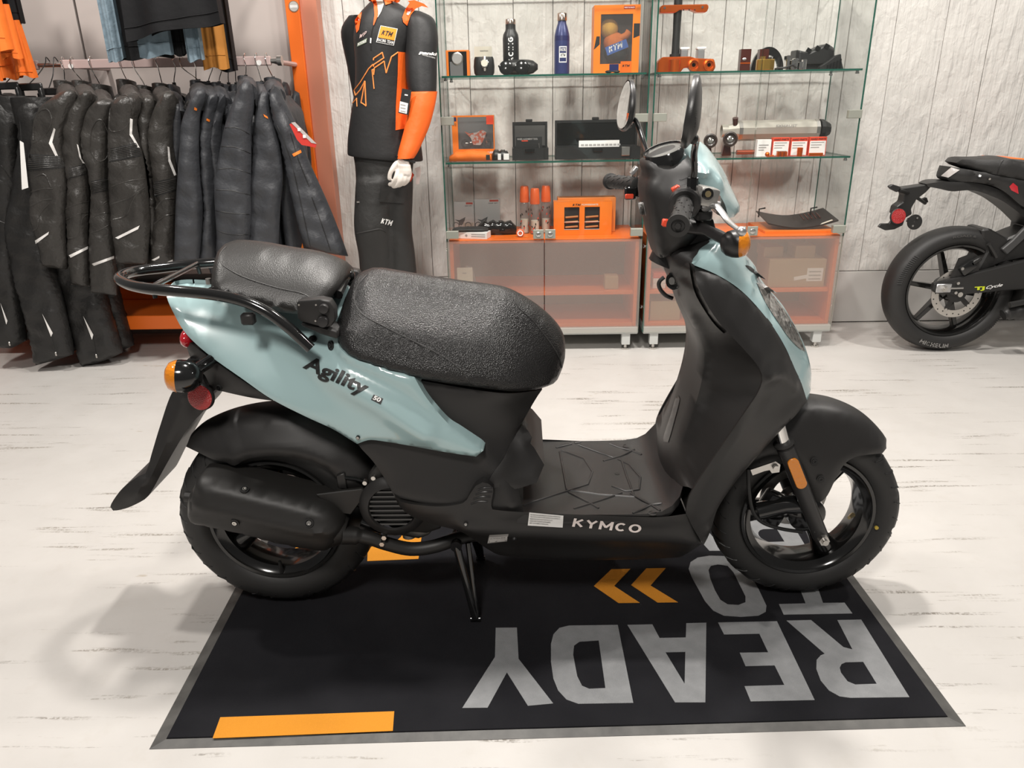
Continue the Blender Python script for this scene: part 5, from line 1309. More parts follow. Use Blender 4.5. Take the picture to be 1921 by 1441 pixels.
MB().sphere((cx - 0.028, Y2 + 0.055, fz1 - 0.055), 0.042, 18, 12, (1, 0.85, 1)).build('plush_head', M_PLY, t)
rt = Matrix.Rotation(R(28), 3, 'Y')
MB().sphere((cx + 0.004, Y2 + 0.05, fz1 - 0.12), 0.065, 18, 12, (0.9, 0.6, 0.75), rt).build('plush_body', M_PLO, t)
MB().tube([(cx + 0.02, Y2 + 0.035, fz1 - 0.1), (cx + 0.05, Y2 + 0.035, fz1 - 0.085), (cx + 0.062, Y2 + 0.035, fz1 - 0.07)], [0.018, 0.016, 0.018], 10).build('plush_arm', M_PLO, t)
MB().sphere((cx + 0.006, Y2 + 0.045, z0 + 0.085), 0.06, 18, 12, (0.95, 0.6, 0.7)).build('plush_legs', M_BPLA, t)
bl_ = MB().box((cx + 0.004, Y2 + 0.012, fz1 - 0.135), (0.1, 0.008, 0.036), Matrix.Rotation(R(-20), 3, 'Y')).build('blue_band', mat('blue_fabric', (0.03, 0.1, 0.36), 0.7), t, smooth=0)
ca_, sa_ = math.cos(R(20)), math.sin(R(20))
lettering('band_letters', 'KTM', lambda u, v: Vector((cx - 0.03 + u*0.068*ca_ - v*0.02*sa_, Y2 + 0.0072, fz1 - 0.157 + u*0.068*sa_ + v*0.024*ca_)), M_WHITE, t, block=0.3, shear=0.25)
for pl in ([(x0 + 0.001, z0 + 0.1), (x0 + 0.027, z0 + 0.122), (x0 + 0.027, z0 + 0.155), (x0 + 0.012, z0 + 0.155)], [(x1 - 0.028, z0 + 0.145), (x1 - 0.001, z0 + 0.155), (x1 - 0.001, z0 + 0.205), (x1 - 0.028, z0 + 0.205)]):
    MB().prism([(a, Y2 - 0.0007, b_) for a, b_ in pl], (0, 0.0006, 0)).build('printed_wedge', M_BLACK, t, smooth=0)
slab('logo_field', x1 - 0.082, x1 - 0.032, z0 + 0.003, z0 + 0.05, Y2, mat('orange_deep', (0.7, 0.13, 0.008), 0.4), t, 0.0005)
words('logo_print', 'KTM', x1 - 0.074, x1 - 0.04, z0 + 0.026, z0 + 0.036, Y2 - 0.001, M_BLACK, t, 0.05, 0.25)
slab('header_label', x1 - 0.075, x1 - 0.025, zt - 0.018, zt - 0.005, Y2, mat('deep_red_print', (0.35, 0.03, 0.01), 0.5), t, 0.0005)
words('header_print', 'RIDE TO RACE', x1 - 0.072, x1 - 0.028, zt - 0.014, zt - 0.009, Y2 - 0.001, M_WHITE, t)
slab('blue_tab', cx - 0.028, cx + 0.014, z0 + 0.006, fz0 - 0.001, Y2, mat('navy_print', (0.01, 0.015, 0.09), 0.4), t, 0.0005)
t2 = thing('sunglasses', (cx - 0.02, 3.67, z0), 'small folded dark sunglasses lying before the toy carton', 'sunglasses', 'sunglasses on the upper shelf')
for s in (-1, 1): MB().sphere((cx - 0.016 + s*0.018, 3.672, z0 + 0.0065), 0.016, 12, 8, (1, 0.5, 0.4)).build('lens', M_BGLO, t2)
MB().tube([(cx - 0.04, 3.665, z0 + 0.006), (cx + 0.012, 3.665, z0 + 0.007)], 0.003, 6).build('frame', M_BGLO, t2)
# --- upper shelf, right cabinet
Y3 = 3.72
def bx_px(px0, px1, py0, py1, y, d=0.05):
    x0, x1 = rect(px0, px1, y, py1); return x0, x1, zat((px0 + px1)/2, py1, y), zat((px0 + px1)/2, py0, y)
x0, x1, zb, zt = bx_px(1234, 1343, 106, 131, Y3)
zb = z0
tc_ = thing('triple_clamp_set', ((x0 + x1)/2, Y3 + 0.04, z0), 'orange anodised triple clamp set with black steering stem on the upper shelf', 'triple clamp')
pts = []
MB().prism([(x, Y3 + 0.005, z) for x, z in ((x0, zb), (x0 + 0.105, zb), (x0 + 0.12, zb + 0.018), (x1 - 0.12, zb + 0.02), (x1 - 0.1, zb), (x1 - 0.01, zb), (x1, zb + 0.02), (x1 - 0.01, zt - 0.012), (x1 - 0.09, zt - 0.008), (x1 - 0.12, zt), (x0 + 0.02, zt), (x0, zt - 0.02))], (0, 0.06, 0)).build('lower_clamp', M_OANO, tc_, recalc=True, smooth=0, bevel=0.004)
for xx, rr_ in ((x1 - 0.102, 0.027), (x1 - 0.032, 0.026)):
    MB().lathe([(rr_, 0), (rr_, 0.01), (rr_*0.72, 0.012), (rr_*0.66, 0.004), (rr_*0.35, 0.004), (rr_*0.3, 0.0)], (xx, Y3 + 0.005, zb + rr_ + 0.003), (0, -1, 0), 16).build('clamp_bore', M_OANO, tc_)
MB().lathe([(0.025, 0), (0.025, zt - zb - 0.012), (0.02, zt - zb - 0.01)], (x0 + 0.075, Y3 - 0.005, zb), (0, 0, 1), 20).build('clamp_barrel', M_OANO, tc_)
xs = at(1270, 60, y=Y3 + 0.03).x
MB().lathe([(0.026, 0), (0.026, 0.012), (0.018, 0.014), (0.017, 0.1), (0.019, 0.2), (0.019, 0.27)], (xs, Y3 + 0.04, zt), (0, 0, 1), 20).build('steering_stem', M_BPLA, tc_)
zu0, zu1 = zat(1285, 23, Y3), zat(1285, 8, Y3)
ux0, ux1 = rect(1239, 1331, Y3, 15)
MB().prism([(x, Y3 + 0.01, z) for x, z in ((ux0, zu0), (ux0 + 0.07, zu0), (ux0 + 0.09, zu0 + 0.012), (ux1 - 0.08, zu0 + 0.012), (ux1 - 0.05, zu0), (ux1 - 0.008, zu0), (ux1, zu0 + 0.02), (ux1 - 0.006, zu1), (ux0 + 0.01, zu1), (ux0, zu1 - 0.01))], (0, 0.055, 0)).build('upper_clamp', M_OANO, tc_, recalc=True, smooth=0, bevel=0.004)
for k in range(3): MB().cyl((xs + 0.02 + k*0.025, Y3 + 0.009, zu1 - 0.022), (xs + 0.02 + k*0.025, Y3 + 0.011, zu1 - 0.022), 0.0032, n=10).build('bolt_hole', M_BLACK, tc_)
for xx in (ux0 + 0.02, ux1 - 0.03): MB().cyl((xx, Y3 + 0.006, zu1 - 0.012), (xx, Y3 + 0.011, zu1 - 0.012), 0.005, n=10).build('clamp_screw', M_CHROME, tc_)
for px in (1283, 1314):
    q = at(px, 100, y=Y3 + 0.03).x
    MB().bb((q - 0.018, Y3 + 0.01, zt - 0.02), (q + 0.015, Y3 + 0.05, zt + 0.03)).build('bar_riser', M_SILVER, tc_, smooth=0, bevel=0.003)
    MB().bb((q - 0.02, Y3 + 0.012, zt + 0.03), (q + 0.022, Y3 + 0.05, zt + 0.04)).build('riser_cap', M_WHITE, tc_, smooth=0, bevel=0.002)
for i, (a, b_) in enumerate(((1388, 1407), (1423, 1440))):
    x0, x1, _, zt = bx_px(a, b_, 92, 128, 3.7)
    t = thing('parts_box', ((x0 + x1)/2, 3.72, z0), ('narrow dark red box beside the sprocket guard, nearer the triple clamp', 'narrow dark red box half behind the gold reservoir cap')[i], 'parts box', 'dark red boxes on the upper shelf')
    MB().bb((x0, 3.7, z0), (x1, 3.74, zt)).build('box', M_DRED, t, smooth=0, bevel=0.001)
    slab('band', x0, x1, z0 + 0.03, z0 + 0.036, 3.7, M_OANO, t, 0.0008)
    MB().sphere(((x0 + x1)/2 - 0.006, 3.699, z0 + 0.05), 0.01, 10, 6, (1, 0.3, 0.6)).build('emblem', M_SILVER, t)
x0, x1, _, zt = bx_px(1408, 1469, 88, 124, 3.8)
t = thing('sprocket_guard', ((x0 + x1)/2, 3.8, z0), 'black half-round sprocket guard standing behind the gold cap', 'sprocket guard')
cx, rr_ = (x0 + x1)/2, (x1 - x0)/2
hgt = zt - z0
arc = [(cx + math.cos(PI*k/20)*rr_, z0 + math.sin(PI*k/20)*hgt) for k in range(21)] + [(cx + math.cos(PI - PI*k/20)*rr_*0.68, z0 + math.sin(PI - PI*k/20)*hgt*0.66) for k in range(21)]
MB().prism([(x, 3.79, z) for x, z in arc], (0, 0.02, 0)).build('arch', M_BGLO, t, recalc=True, smooth=0)
for k in (6, 10, 14): 
    a = PI*k/20; MB().tube([(cx, 3.8, z0 + 0.01), (cx + math.cos(a)*rr_*0.7, 3.8, z0 + math.sin(a)*hgt*0.7)], 0.006, 6).build('strut', M_BGLO, t)
x0, x1, _, zt = bx_px(1421, 1455, 107, 125, 3.66)
t = thing('reservoir_cap', ((x0 + x1)/2, 3.68, z0), 'gold anodised reservoir cap with fins on the upper shelf', 'reservoir cap')
MB().prism([((x0 + x1)/2 + math.cos(2*PI*(k + 0.5)/8)*(x1 - x0)*0.52, 3.685 + math.sin(2*PI*(k + 0.5)/8)*0.03, z0) for k in range(8)], (0, 0, zt - z0 - 0.008)).build('body', M_GOLD, t, recalc=True, smooth=0, bevel=0.003)
MB().cyl(((x0 + x1)/2 - 0.012, 3.685, zt - 0.009), ((x0 + x1)/2 - 0.012, 3.685, zt + 0.004), 0.012, n=12).build('filler', M_GOLD, t)
MB().cyl(((x0 + x1)/2 + 0.018, 3.685, zt - 0.009), ((x0 + x1)/2 + 0.018, 3.685, zt), 0.01, n=12).build('plug', M_BPLA, t)
x0, x1, _, zt = bx_px(1460, 1495, 112, 126, 3.64)
t = thing('clutch_lever', ((x0 + x1)/2, 3.66, z0), 'short black lever lying at the front of the upper shelf', 'lever')
MB().tube(smooth_path([(x0, 3.65, z0 + 0.008), (x0 + 0.03, 3.64, z0 + 0.009), (x1 - 0.02, 3.645, z0 + 0.018), (x1, 3.65, z0 + 0.008)], 5), 0.0075, 8, flat=0.6).build('blade', M_BPLA, t)
MB().lathe([(0.014, 0), (0.014, 0.008), (0.006, 0.01)], (x0 + 0.006, 3.665, z0), (0, 0, 1), 14).build('pivot', M_BPLA, t)
x0, x1, _, zt = bx_px(1474, 1513, 105, 126, 3.7)
t = thing('bar_clamp_kit', ((x0 + x1)/2, 3.72, z0), 'bright machined aluminium clamp blocks beside the black skid cover', 'clamp kit')
for k in range(5):
    a = x0 + (x1 - x0)*k/5; MB().bb((a + 0.001, 3.7 - (k % 2)*0.012, z0), (a + (x1 - x0)/5 - 0.001, 3.74, z0 + (0.062, 0.042, 0.05, 0.034, 0.045)[k])).build('block', M_CHROME, t, smooth=0, bevel=0.002)
x0, x1, _, zt = bx_px(1492, 1565, 82, 117, 3.76)
t = thing('skid_cover', ((x0 + x1)/2, 3.8, z0), 'angular black moulded engine cover on the upper shelf', 'engine cover')
zz = zat(1530, 117, 3.76) 
prof = [[(x0, zz - 0.01), (x0, zz + 0.055), (x0 + 0.05, zt - 0.035), (x0 + 0.12, zt - 0.005), (x1 - 0.04, zt), (x1 - 0.006, zt - 0.02), (x1, zz + 0.02), (x1 - 0.03, zz - 0.01)]]
MB().loft([[(x, yy, z) for x, z in [(cx_ * s + (1 - s)*(x0 + x1)/2, (cz_ - zz)*s + zz) for cx_, cz_ in prof[0]]] for yy, s in ((3.745, 0.86), (3.76, 1.0), (3.84, 1.0), (3.855, 0.9))]).build('shell', M_BPLA, t, recalc=True, smooth=0, bevel=0.004)
for k in range(3): MB().box((x0 + 0.05 + k*0.04, 3.744, zz + 0.05 + k*0.008), (0.022, 0.004, 0.018), Matrix.Rotation(R(30), 3, 'Y')).build('vent', M_BGLO, t, smooth=0)
MB().bb((x0 + 0.03, 3.76, z0), (x1 - 0.03, 3.84, zz - 0.011)).build('foot_block', M_BPLA, t, smooth=0)
x0, x1, _, zt = bx_px(1540, 1585, 101, 124, 3.68)
t = thing('foot_peg_kit', ((x0 + x1)/2, 3.7, z0), 'small black foot peg bracket at the right end of the upper shelf', 'foot peg')
MB().prism([(x, 3.69, z) for x, z in ((x0, z0), (x1, z0), (x1 - 0.012, z0 + 0.03), (x1 - 0.02, zt), (x1 - 0.04, zt - 0.006), (x0 + 0.03, z0 + 0.03), (x0, z0 + 0.012))], (0, 0.03, 0)).build('bracket', M_BPLA, t, recalc=True, smooth=0, bevel=0.002)
for k in range(5): MB().bb((x0 + 0.03 + k*0.014, 3.684, z0 + 0.002), (x0 + 0.036 + k*0.014, 3.6895, z0 + 0.018 + k*0.006)).build('tooth', M_BGLO, t, smooth=0)

# --- middle shelf, left cabinet (stands on Z_S2)
z0 = Z_S2 + e
Y1 = 3.74
x0, x1, _, zt = bx_px(850, 928, 217, 290, Y1)
t = thing('model_motorcycle_carton', ((x0 + x1)/2, Y1 + 0.04, z0), 'orange windowed carton with a small racing motorcycle model inside, middle shelf', 'model carton')
fx0, fx1, fz0, fz1 = x0 + 0.028, x1 - 0.004, z0 + 0.05, zt - 0.006
fr_ = MB(); fr_.bb((x0, Y1, z0), (fx0, Y1 + 0.002, zt)); fr_.bb((fx1, Y1, z0), (x1, Y1 + 0.002, zt)); fr_.bb((fx0, Y1, z0), (fx1, Y1 + 0.002, fz0)); fr_.bb((fx0, Y1, fz1), (fx1, Y1 + 0.002, zt))
fr_.build('front_panel', M_OBOX, t, smooth=0)
MB().bb((x0, Y1 + 0.06, z0), (x1, Y1 + 0.08, zt)).build('carton', M_OBOX, t, smooth=0)
for a in (x0, x1 - 0.002): MB().bb((a, Y1 + 0.002, z0), (a + 0.002, Y1 + 0.06, zt)).build('carton_side', M_OBOX, t, smooth=0)
MB().bb((x0 + 0.003, Y1 + 0.057, z0 + 0.002), (x1 - 0.003, Y1 + 0.0595, zt - 0.002)).build('liner', M_GREYB, t, smooth=0)
MB().bb((fx0, Y1 + 0.0005, fz0), (fx1, Y1 + 0.0015, fz1)).build('window_film', M_CLEAR, t, smooth=0)
slab('corner_patch', x1 - 0.036, x1 - 0.002, zt - 0.04, zt - 0.002, Y1, M_REDSW, t, 0.0006)
bxc = (fx0 + fx1)/2; wz = fz0 + 0.024
M_TYRE2 = mat('model_tyre', (0.02, 0.02, 0.02), 0.6)
for s in (-1, 1):
    MB().lathe([(0.014, -0.006), (0.022, -0.006), (0.022, 0.006), (0.014, 0.006)], (bxc + s*0.052, Y1 + 0.03, wz), (0, 1, 0), 18, cap=False, loop=True).build('model_wheel', M_TYRE2, t)
MB().prism([(bxc + a, Y1 + 0.022, wz + b_) for a, b_ in ((-0.055, 0.055), (-0.03, 0.046), (0.0, 0.05), (0.03, 0.062), (0.05, 0.05), (0.038, 0.02), (0.02, -0.008), (-0.015, -0.006), (-0.025, 0.025))], (0, 0.016, 0)).build('model_fairing', mat('model_fairing_paint', (0.5, 0.09, 0.03), 0.3, var=(90, (0.5, 0.45, 0.42), 0.1)), t, recalc=True, smooth=0)
MB().tube([(bxc + 0.052, Y1 + 0.03, wz), (bxc + 0.035, Y1 + 0.03, wz + 0.055)], 0.004, 6).build('model_fork', M_STEEL, t)
MB().tube([(bxc - 0.052, Y1 + 0.03, wz), (bxc - 0.01, Y1 + 0.03, wz + 0.006)], 0.004, 6).build('model_swingarm', M_STEEL, t)
words('logo_print', 'KTM', x0 + 0.03, x0 + 0.075, z0 + 0.022, z0 + 0.036, Y1 - 0.0008, M_BLACK, t, 0.05, 0.25)
words('name_print', 'JACK MILLER', x0 + 0.095, x1 - 0.004, z0 + 0.026, z0 + 0.038, Y1 - 0.0008, M_WHITE, t, 0.03)
slab('navy_patch', x0 + 0.004, x0 + 0.022, zt - 0.024, zt - 0.006, Y1, mat('navy_print', (0.01, 0.015, 0.09)), t, 0.0005)
words('scale_print', '1:12', x0 + 0.005, x0 + 0.021, zt - 0.045, zt - 0.034, Y1 - 0.0008, M_BLACK, t)
x0, x1, _, zt = bx_px(843, 956, 283, 301, 3.66)
t = thing('folded_shirt', ((x0 + x1)/2, 3.68, z0), 'folded orange shirt with black and white end lying before the model carton', 'shirt')
def pillow(x0, x1, y0, y1, z0_, z1_, seed, n=14):
    random.seed(seed); rings = []
    for k in range(n + 1):
        u = k/n; s = min(1, 0.55 + 3*u, 0.55 + 3*(1 - u))
        j = random.uniform(0.82, 1.0)
        rings.append([(x0 + u*(x1 - x0), (y0 + y1)/2 + math.copysign(abs(math.cos(2*PI*i/18))**0.7, math.cos(2*PI*i/18))*(y1 - y0)/2*s, z0_ + (z1_ - z0_)*0.5*j*s*(1 + math.copysign(abs(math.sin(2*PI*i/18))**0.8, math.sin(2*PI*i/18)))) for i in range(18)])
    return MB().loft(rings)
xm = x0 + (x1 - x0)*0.72
pillow(x0, xm, 3.635, 3.73, z0, zt + 0.004, 4).build('body', mat('orange_cotton', (0.8, 0.17, 0.01), 0.75, bump=(120, 0.4, 4)), t, smooth=60)
pillow(xm - 0.006, x1, 3.637, 3.728, z0, zt + 0.004, 5).build('printed_end', M_BPLA, t, smooth=60)
for k, (a, b_) in enumerate(((0.025, 0.04), (0.052, 0.078))): MB().bb((xm + a, 3.6355, z0 + 0.006), (xm + b_, 3.637, z0 + 0.034)).build('white_print', M_WHITE, t, smooth=0)
MB().bb((xm - 0.03, 3.6345, z0 + 0.006), (xm - 0.012, 3.636, z0 + 0.03)).build('black_print', M_BLACK, t, smooth=0)
def toolcase(px0, px1, pyt, pym, y, label, name):
    x0, x1, _, zt = bx_px(px0, px1, pyt, 294, y)
    zm = zat((px0 + px1)/2, pym, y)
    t = thing(name, ((x0 + x1)/2, y + 0.05, z0), label, 'tool case', 'open black cases on the middle shelf')
    tr = MB(); tr.bb((x0, y, z0), (x1, y + 0.1, z0 + 0.008)); tr.bb((x0, y, z0 + 0.008), (x1, y + 0.008, zm)); tr.bb((x0, y + 0.092, z0 + 0.008), (x1, y + 0.1, zm)); tr.bb((x0, y + 0.008, z0 + 0.008), (x0 + 0.008, y + 0.092, zm)); tr.bb((x1 - 0.008, y + 0.008, z0 + 0.008), (x1, y + 0.092, zm))
    tr.build('tray', M_BPLA, t, smooth=0)
    ld = MB(); yl = y + 0.101
    ld.bb((x0 + 0.002, yl + 0.006, zm - 0.01), (x1 - 0.002, yl + 0.03, zt)); 
    for lo, hi in (((x0 + 0.002, yl, zm - 0.01), (x0 + 0.012, yl + 0.006, zt)), ((x1 - 0.012, yl, zm - 0.01), (x1 - 0.002, yl + 0.006, zt)), ((x0 + 0.012, yl, zt - 0.012), (x1 - 0.012, yl + 0.006, zt)), ((x0 + 0.012, yl, zm - 0.01), (x1 - 0.012, yl + 0.006, zm + 0.004))): ld.bb(lo, hi)
    ld.build('lid', M_BPLA, t, smooth=0)
    MB().bb((x0 + 0.0125, yl + 0.003, zm + 0.005), (x1 - 0.0125, yl + 0.0055, zt - 0.0125)).build('lid_lining', mat('lining_grey', (0.07, 0.068, 0.065), 0.6) if px1 - px0 < 100 else M_BGLO, t, smooth=0)
    MB().bb(((x0 + x1)/2 - 0.02, yl + 0.004, zt), ((x0 + x1)/2 + 0.012, yl + 0.03, zt + 0.012)).build('latch', M_BPLA, t, smooth=0, bevel=0.002)
    MB().bb(((x0 + x1)/2 - 0.025, y - 0.006, zm - 0.02), ((x0 + x1)/2 + 0.02, y - 0.0005, zm - 0.004)).build('catch', M_BGLO, t, smooth=0, bevel=0.001)
    return t, x0, x1, zm, zt
t, x0, x1, zm, zt = toolcase(961, 1029, 230, 278, 3.68, 'small open black hard case with a grey card in its lid, middle shelf', 'tool_case')
MB().bb((x0 + 0.018, 3.7, zm - 0.01), (x1 - 0.03, 3.702, zm + 0.05)).build('instruction_card', M_BLACK, t, smooth=0)
words('card_print', 'WHEEL ALIGNMENT TOOL', x0 + 0.024, x1 - 0.05, zm + 0.036, zm + 0.044, 3.6993, M_GREYP, t)
slab('red_line', x0 + 0.045, x0 + 0.075, zm + 0.03, zm + 0.034, 3.7, M_REDSW, t, 0.0006)
MB().tube([(x1 - 0.04, 3.697, zm - 0.03), (x1 - 0.045, 3.695, zm + 0.02)], 0.002, 6).build('hex_key', M_STEEL, t)
t, x0, x1, zm, zt = toolcase(1042, 1201, 226, 276, 3.68, 'long open black tool case with a white paper strip, middle shelf', 'tool_case')
MB().bb((x0 + 0.11, 3.684, zm - 0.004), (x1 - 0.1, 3.686, zm + 0.03)).build('paper_strip', M_WHITE, t, smooth=0)
for k in range(10): MB().bb((x0 + 0.12 + k*0.019, 3.6832, zm + 0.006), (x0 + 0.134 + k*0.019, 3.6838, zm + 0.014)).build('strip_print', M_GREYP, t, smooth=0)
MB().bb((x1 - 0.09, 3.672, zm - 0.04), (x1 - 0.05, 3.6795, zm + 0.0)).build('latch_plate', M_STEEL, t, smooth=0, bevel=0.002)
# --- middle shelf, right cabinet
x0, x1, _, zt = bx_px(1228, 1267, 264, 289, 3.74)
t = thing('clutch_cover', ((x0 + x1)/2, 3.76, z0), 'orange trimmed ribbed clutch cover at the left of the right cabinet, middle shelf', 'clutch cover')
MB().lathe([(0.048, 0), (0.05, 0.02), (0.04, 0.03), (0.03, 0.032)], ((x0 + x1)/2, 3.76, z0), (0, 0, 1), 28).build('body', M_BPLA, t)
for k in range(5): MB().lathe([(0.0512, 0.003 + k*0.004), (0.0512, 0.005 + k*0.004)], ((x0 + x1)/2, 3.76, z0), (0, 0, 1), 28, cap=False).build('rib', M_OANO, t)
MB().box(((x0 + x1)/2, 3.76, z0 + 0.045), (0.09, 0.03, 0.02)).build('orange_bridge', M_OANO, t, smooth=0, bevel=0.004)
for i, (px, py, rr_) in enumerate(((1333, 264, 0.032), (1370, 261, 0.034))):
    c = at(px, py, y=3.68)
    t = thing('spot_lamp', (c.x, 3.72, z0), ('dark round spot lamp just behind the blue visor, middle shelf', 'black round spot lamp on a red bracket beside the exhaust inlet')[i], 'spot lamp', 'spot lamps on the middle shelf')
    MB().lathe([(rr_*0.8, -0.05), (rr_*0.95, -0.04), (rr_, 0.0), (rr_*0.98, 0.008), (rr_*0.78, 0.01), (rr_*0.7, 0.004), (rr_*0.25, -0.002)], c, (-0.25, -1, 0.15), 28).build('housing', mat('bronze_black', (0.03, 0.018, 0.014), 0.3), t, smooth=40)
    MB().lathe([(rr_*0.45, 0.0), (rr_*0.4, 0.004), (rr_*0.05, 0.006)], c, (-0.25, -1, 0.15), 20).build('bulb_lens', M_SMOKE, t)
    MB().prism([(c.x - 0.02, 3.73, z0), (c.x + 0.025, 3.73, z0), (c.x + 0.015, 3.73, c.z - rr_*0.5), (c.x - 0.01, 3.73, c.z - rr_*0.5)], (0, 0.03, 0)).build('bracket', M_DRED, t, recalc=True, smooth=0, bevel=0.003)
# exhaust silencer
ya = 3.86
ex0, ex1 = at(1384, 245, y=ya), at(1532, 242, y=ya)
zc = (zat(1460, 226, ya) + zat(1460, 262, ya))/2
rr_ = 0.047
t = thing('exhaust_silencer', ((ex0.x + ex1.x)/2, ya, z0), 'long satin steel exhaust silencer with a black end cap, middle shelf of right cabinet', 'exhaust silencer')
def oct_(x, s): return [(x, ya + math.cos(2*PI*(k + 0.5)/10)*rr_*1.05*s, zc + math.sin(2*PI*(k + 0.5)/10)*rr_*s) for k in range(10)]
M_SIL = mat('satin_titanium', (0.56, 0.53, 0.47), 0.32, 0.45)
MB().loft([oct_(ex0.x, 1.0), oct_(ex1.x, 1.0)]).build('canister', M_SIL, t, smooth=20)
for xx in (ex0.x, ex1.x - 0.012): MB().loft([oct_(xx - 0.003, 1.03), oct_(xx + 0.014, 1.03)]).build('band', M_STEEL, t, smooth=20)
MB().loft([oct_(ex1.x + 0.011, 1.02), oct_(ex1.x + 0.03, 0.98), oct_(ex1.x + 0.06, 0.62)]).build('end_cap', M_BPLA, t, smooth=20)
MB().loft([oct_(ex0.x, 0.98), oct_(ex0.x - 0.03, 0.72), oct_(ex0.x - 0.05, 0.62)]).build('inlet_cone', M_SIL, t, smooth=30)
MB().lathe([(0.03, 0), (0.03, 0.03), (0.025, 0.03), (0.025, 0.0)], (ex0.x - 0.05, ya, zc), (-1, 0, 0), 24).build('inlet_pipe', M_SIL, t)
MB().tube([(ex0.x - 0.02, ya - 0.02, zc + 0.03), (ex0.x - 0.025, ya - 0.03, zc + 0.06)], [0.012, 0.014], 10).build('clamp_spring', M_DRED, t)
words('canister_print', 'EXHAUST', ex0.x + 0.17, ex0.x + 0.27, zc + 0.016, zc + 0.027, ya - rr_*1.02 - 0.001, M_GREYP, t)
for xx in (ex0.x + 0.05, ex1.x - 0.05): MB().bb((xx - 0.012, ya - 0.03, z0), (xx + 0.012, ya + 0.03, zc - rr_*0.93)).build('cradle', M_CLEAR, t, smooth=0)
MB().tube([(at(1382, 280, y=3.78).x, 3.78, z0 + 0.012), (at(1418, 277, y=3.78).x, 3.78, z0 + 0.012)], 0.011, 12).build('link_rod', mat('copper_red', (0.35, 0.08, 0.04), 0.3, 0.6), t)
lab = ('white card box leftmost of the small parts boxes by the exhaust', 'second small parts box from the left, white label under orange print', 'third small parts box from the left, white label behind an orange cap', 'rightmost small parts box, white label under orange print')
for i, (a, b_, yt) in enumerate(((1419, 1445, 262), (1448, 1479, 258), (1482, 1513, 258), (1516, 1548, 257))):
    x0, x1, _, zt = bx_px(a, b_, yt, 288, 3.66)
    t = thing('small_parts_box', ((x0 + x1)/2, 3.675, z0), lab[i], 'parts box', 'small labelled parts boxes')
    MB().bb((x0, 3.66, z0), (x1, 3.69, zt)).build('carton', M_WHITE if i == 0 else M_REDSW, t, smooth=0)
    if i:
        slab('label', x0 + 0.003, x1 - 0.003, z0 + 0.003, zt - 0.017, 3.66, M_WHITE, t, 0.0005)
        words('header_print', 'HARD PARTS', x0 + 0.004, x1 - 0.004, zt - 0.013, zt - 0.005, 3.6594, M_BLACK, t, 0.03, 0.2)
    for k in range(3): slab('print_line', x0 + 0.008, x1 - 0.012 - 0.01*k, zt - 0.026 - k*0.011, zt - 0.022 - k*0.011, 3.6594, M_GREYP, t, 0.0004)
for i, (px, py, lb) in enumerate(((1440, 284, 'small round orange anodised ball in front of the parts boxes'), (1467, 286, 'orange anodised slotted bracket in front of the parts boxes'), (1501, 280, 'tall finned orange cap in front of the third parts box'), (1532, 286, 'flat orange anodised bar in front of the rightmost parts box'))):
    c = at(px, py, y=3.635); 
    t = thing('anodised_part', (c.x, 3.635, z0), lb, 'machine part', 'orange anodised small parts')
    if i == 0: MB().sphere((c.x, 3.635, z0 + 0.011), 0.011, 14, 8).build('ball', M_OANO, t); MB().cyl((c.x, 3.635, z0 + 0.002), (c.x + 0.03, 3.635, z0 + 0.005), 0.0035, n=8).build('rod', M_OANO, t)
    elif i == 1:
        for k in range(3): MB().bb((c.x - 0.022 + k*0.018, 3.63, z0), (c.x - 0.012 + k*0.018, 3.645, z0 + 0.022)).build('post', M_OANO, t, smooth=0, bevel=0.001)
        MB().bb((c.x - 0.022, 3.6455, z0), (c.x + 0.024, 3.652, z0 + 0.024)).build('plate', M_CHROME, t, smooth=0)
    elif i == 2: MB().lathe([(0.012, 0), (0.012, 0.016), (0.013, 0.017), (0.013, 0.022), (0.0115, 0.023), (0.013, 0.024), (0.013, 0.029), (0.0115, 0.03), (0.013, 0.031), (0.013, 0.037), (0.01, 0.039)], (c.x, 3.635, z0), (0, 0, 1), 22).build('finned_cap', M_OANO, t)
    else: MB().bb((c.x - 0.034, 3.63, z0), (c.x + 0.03, 3.642, z0 + 0.014)).build('bar', M_OANO, t, smooth=0, bevel=0.002)

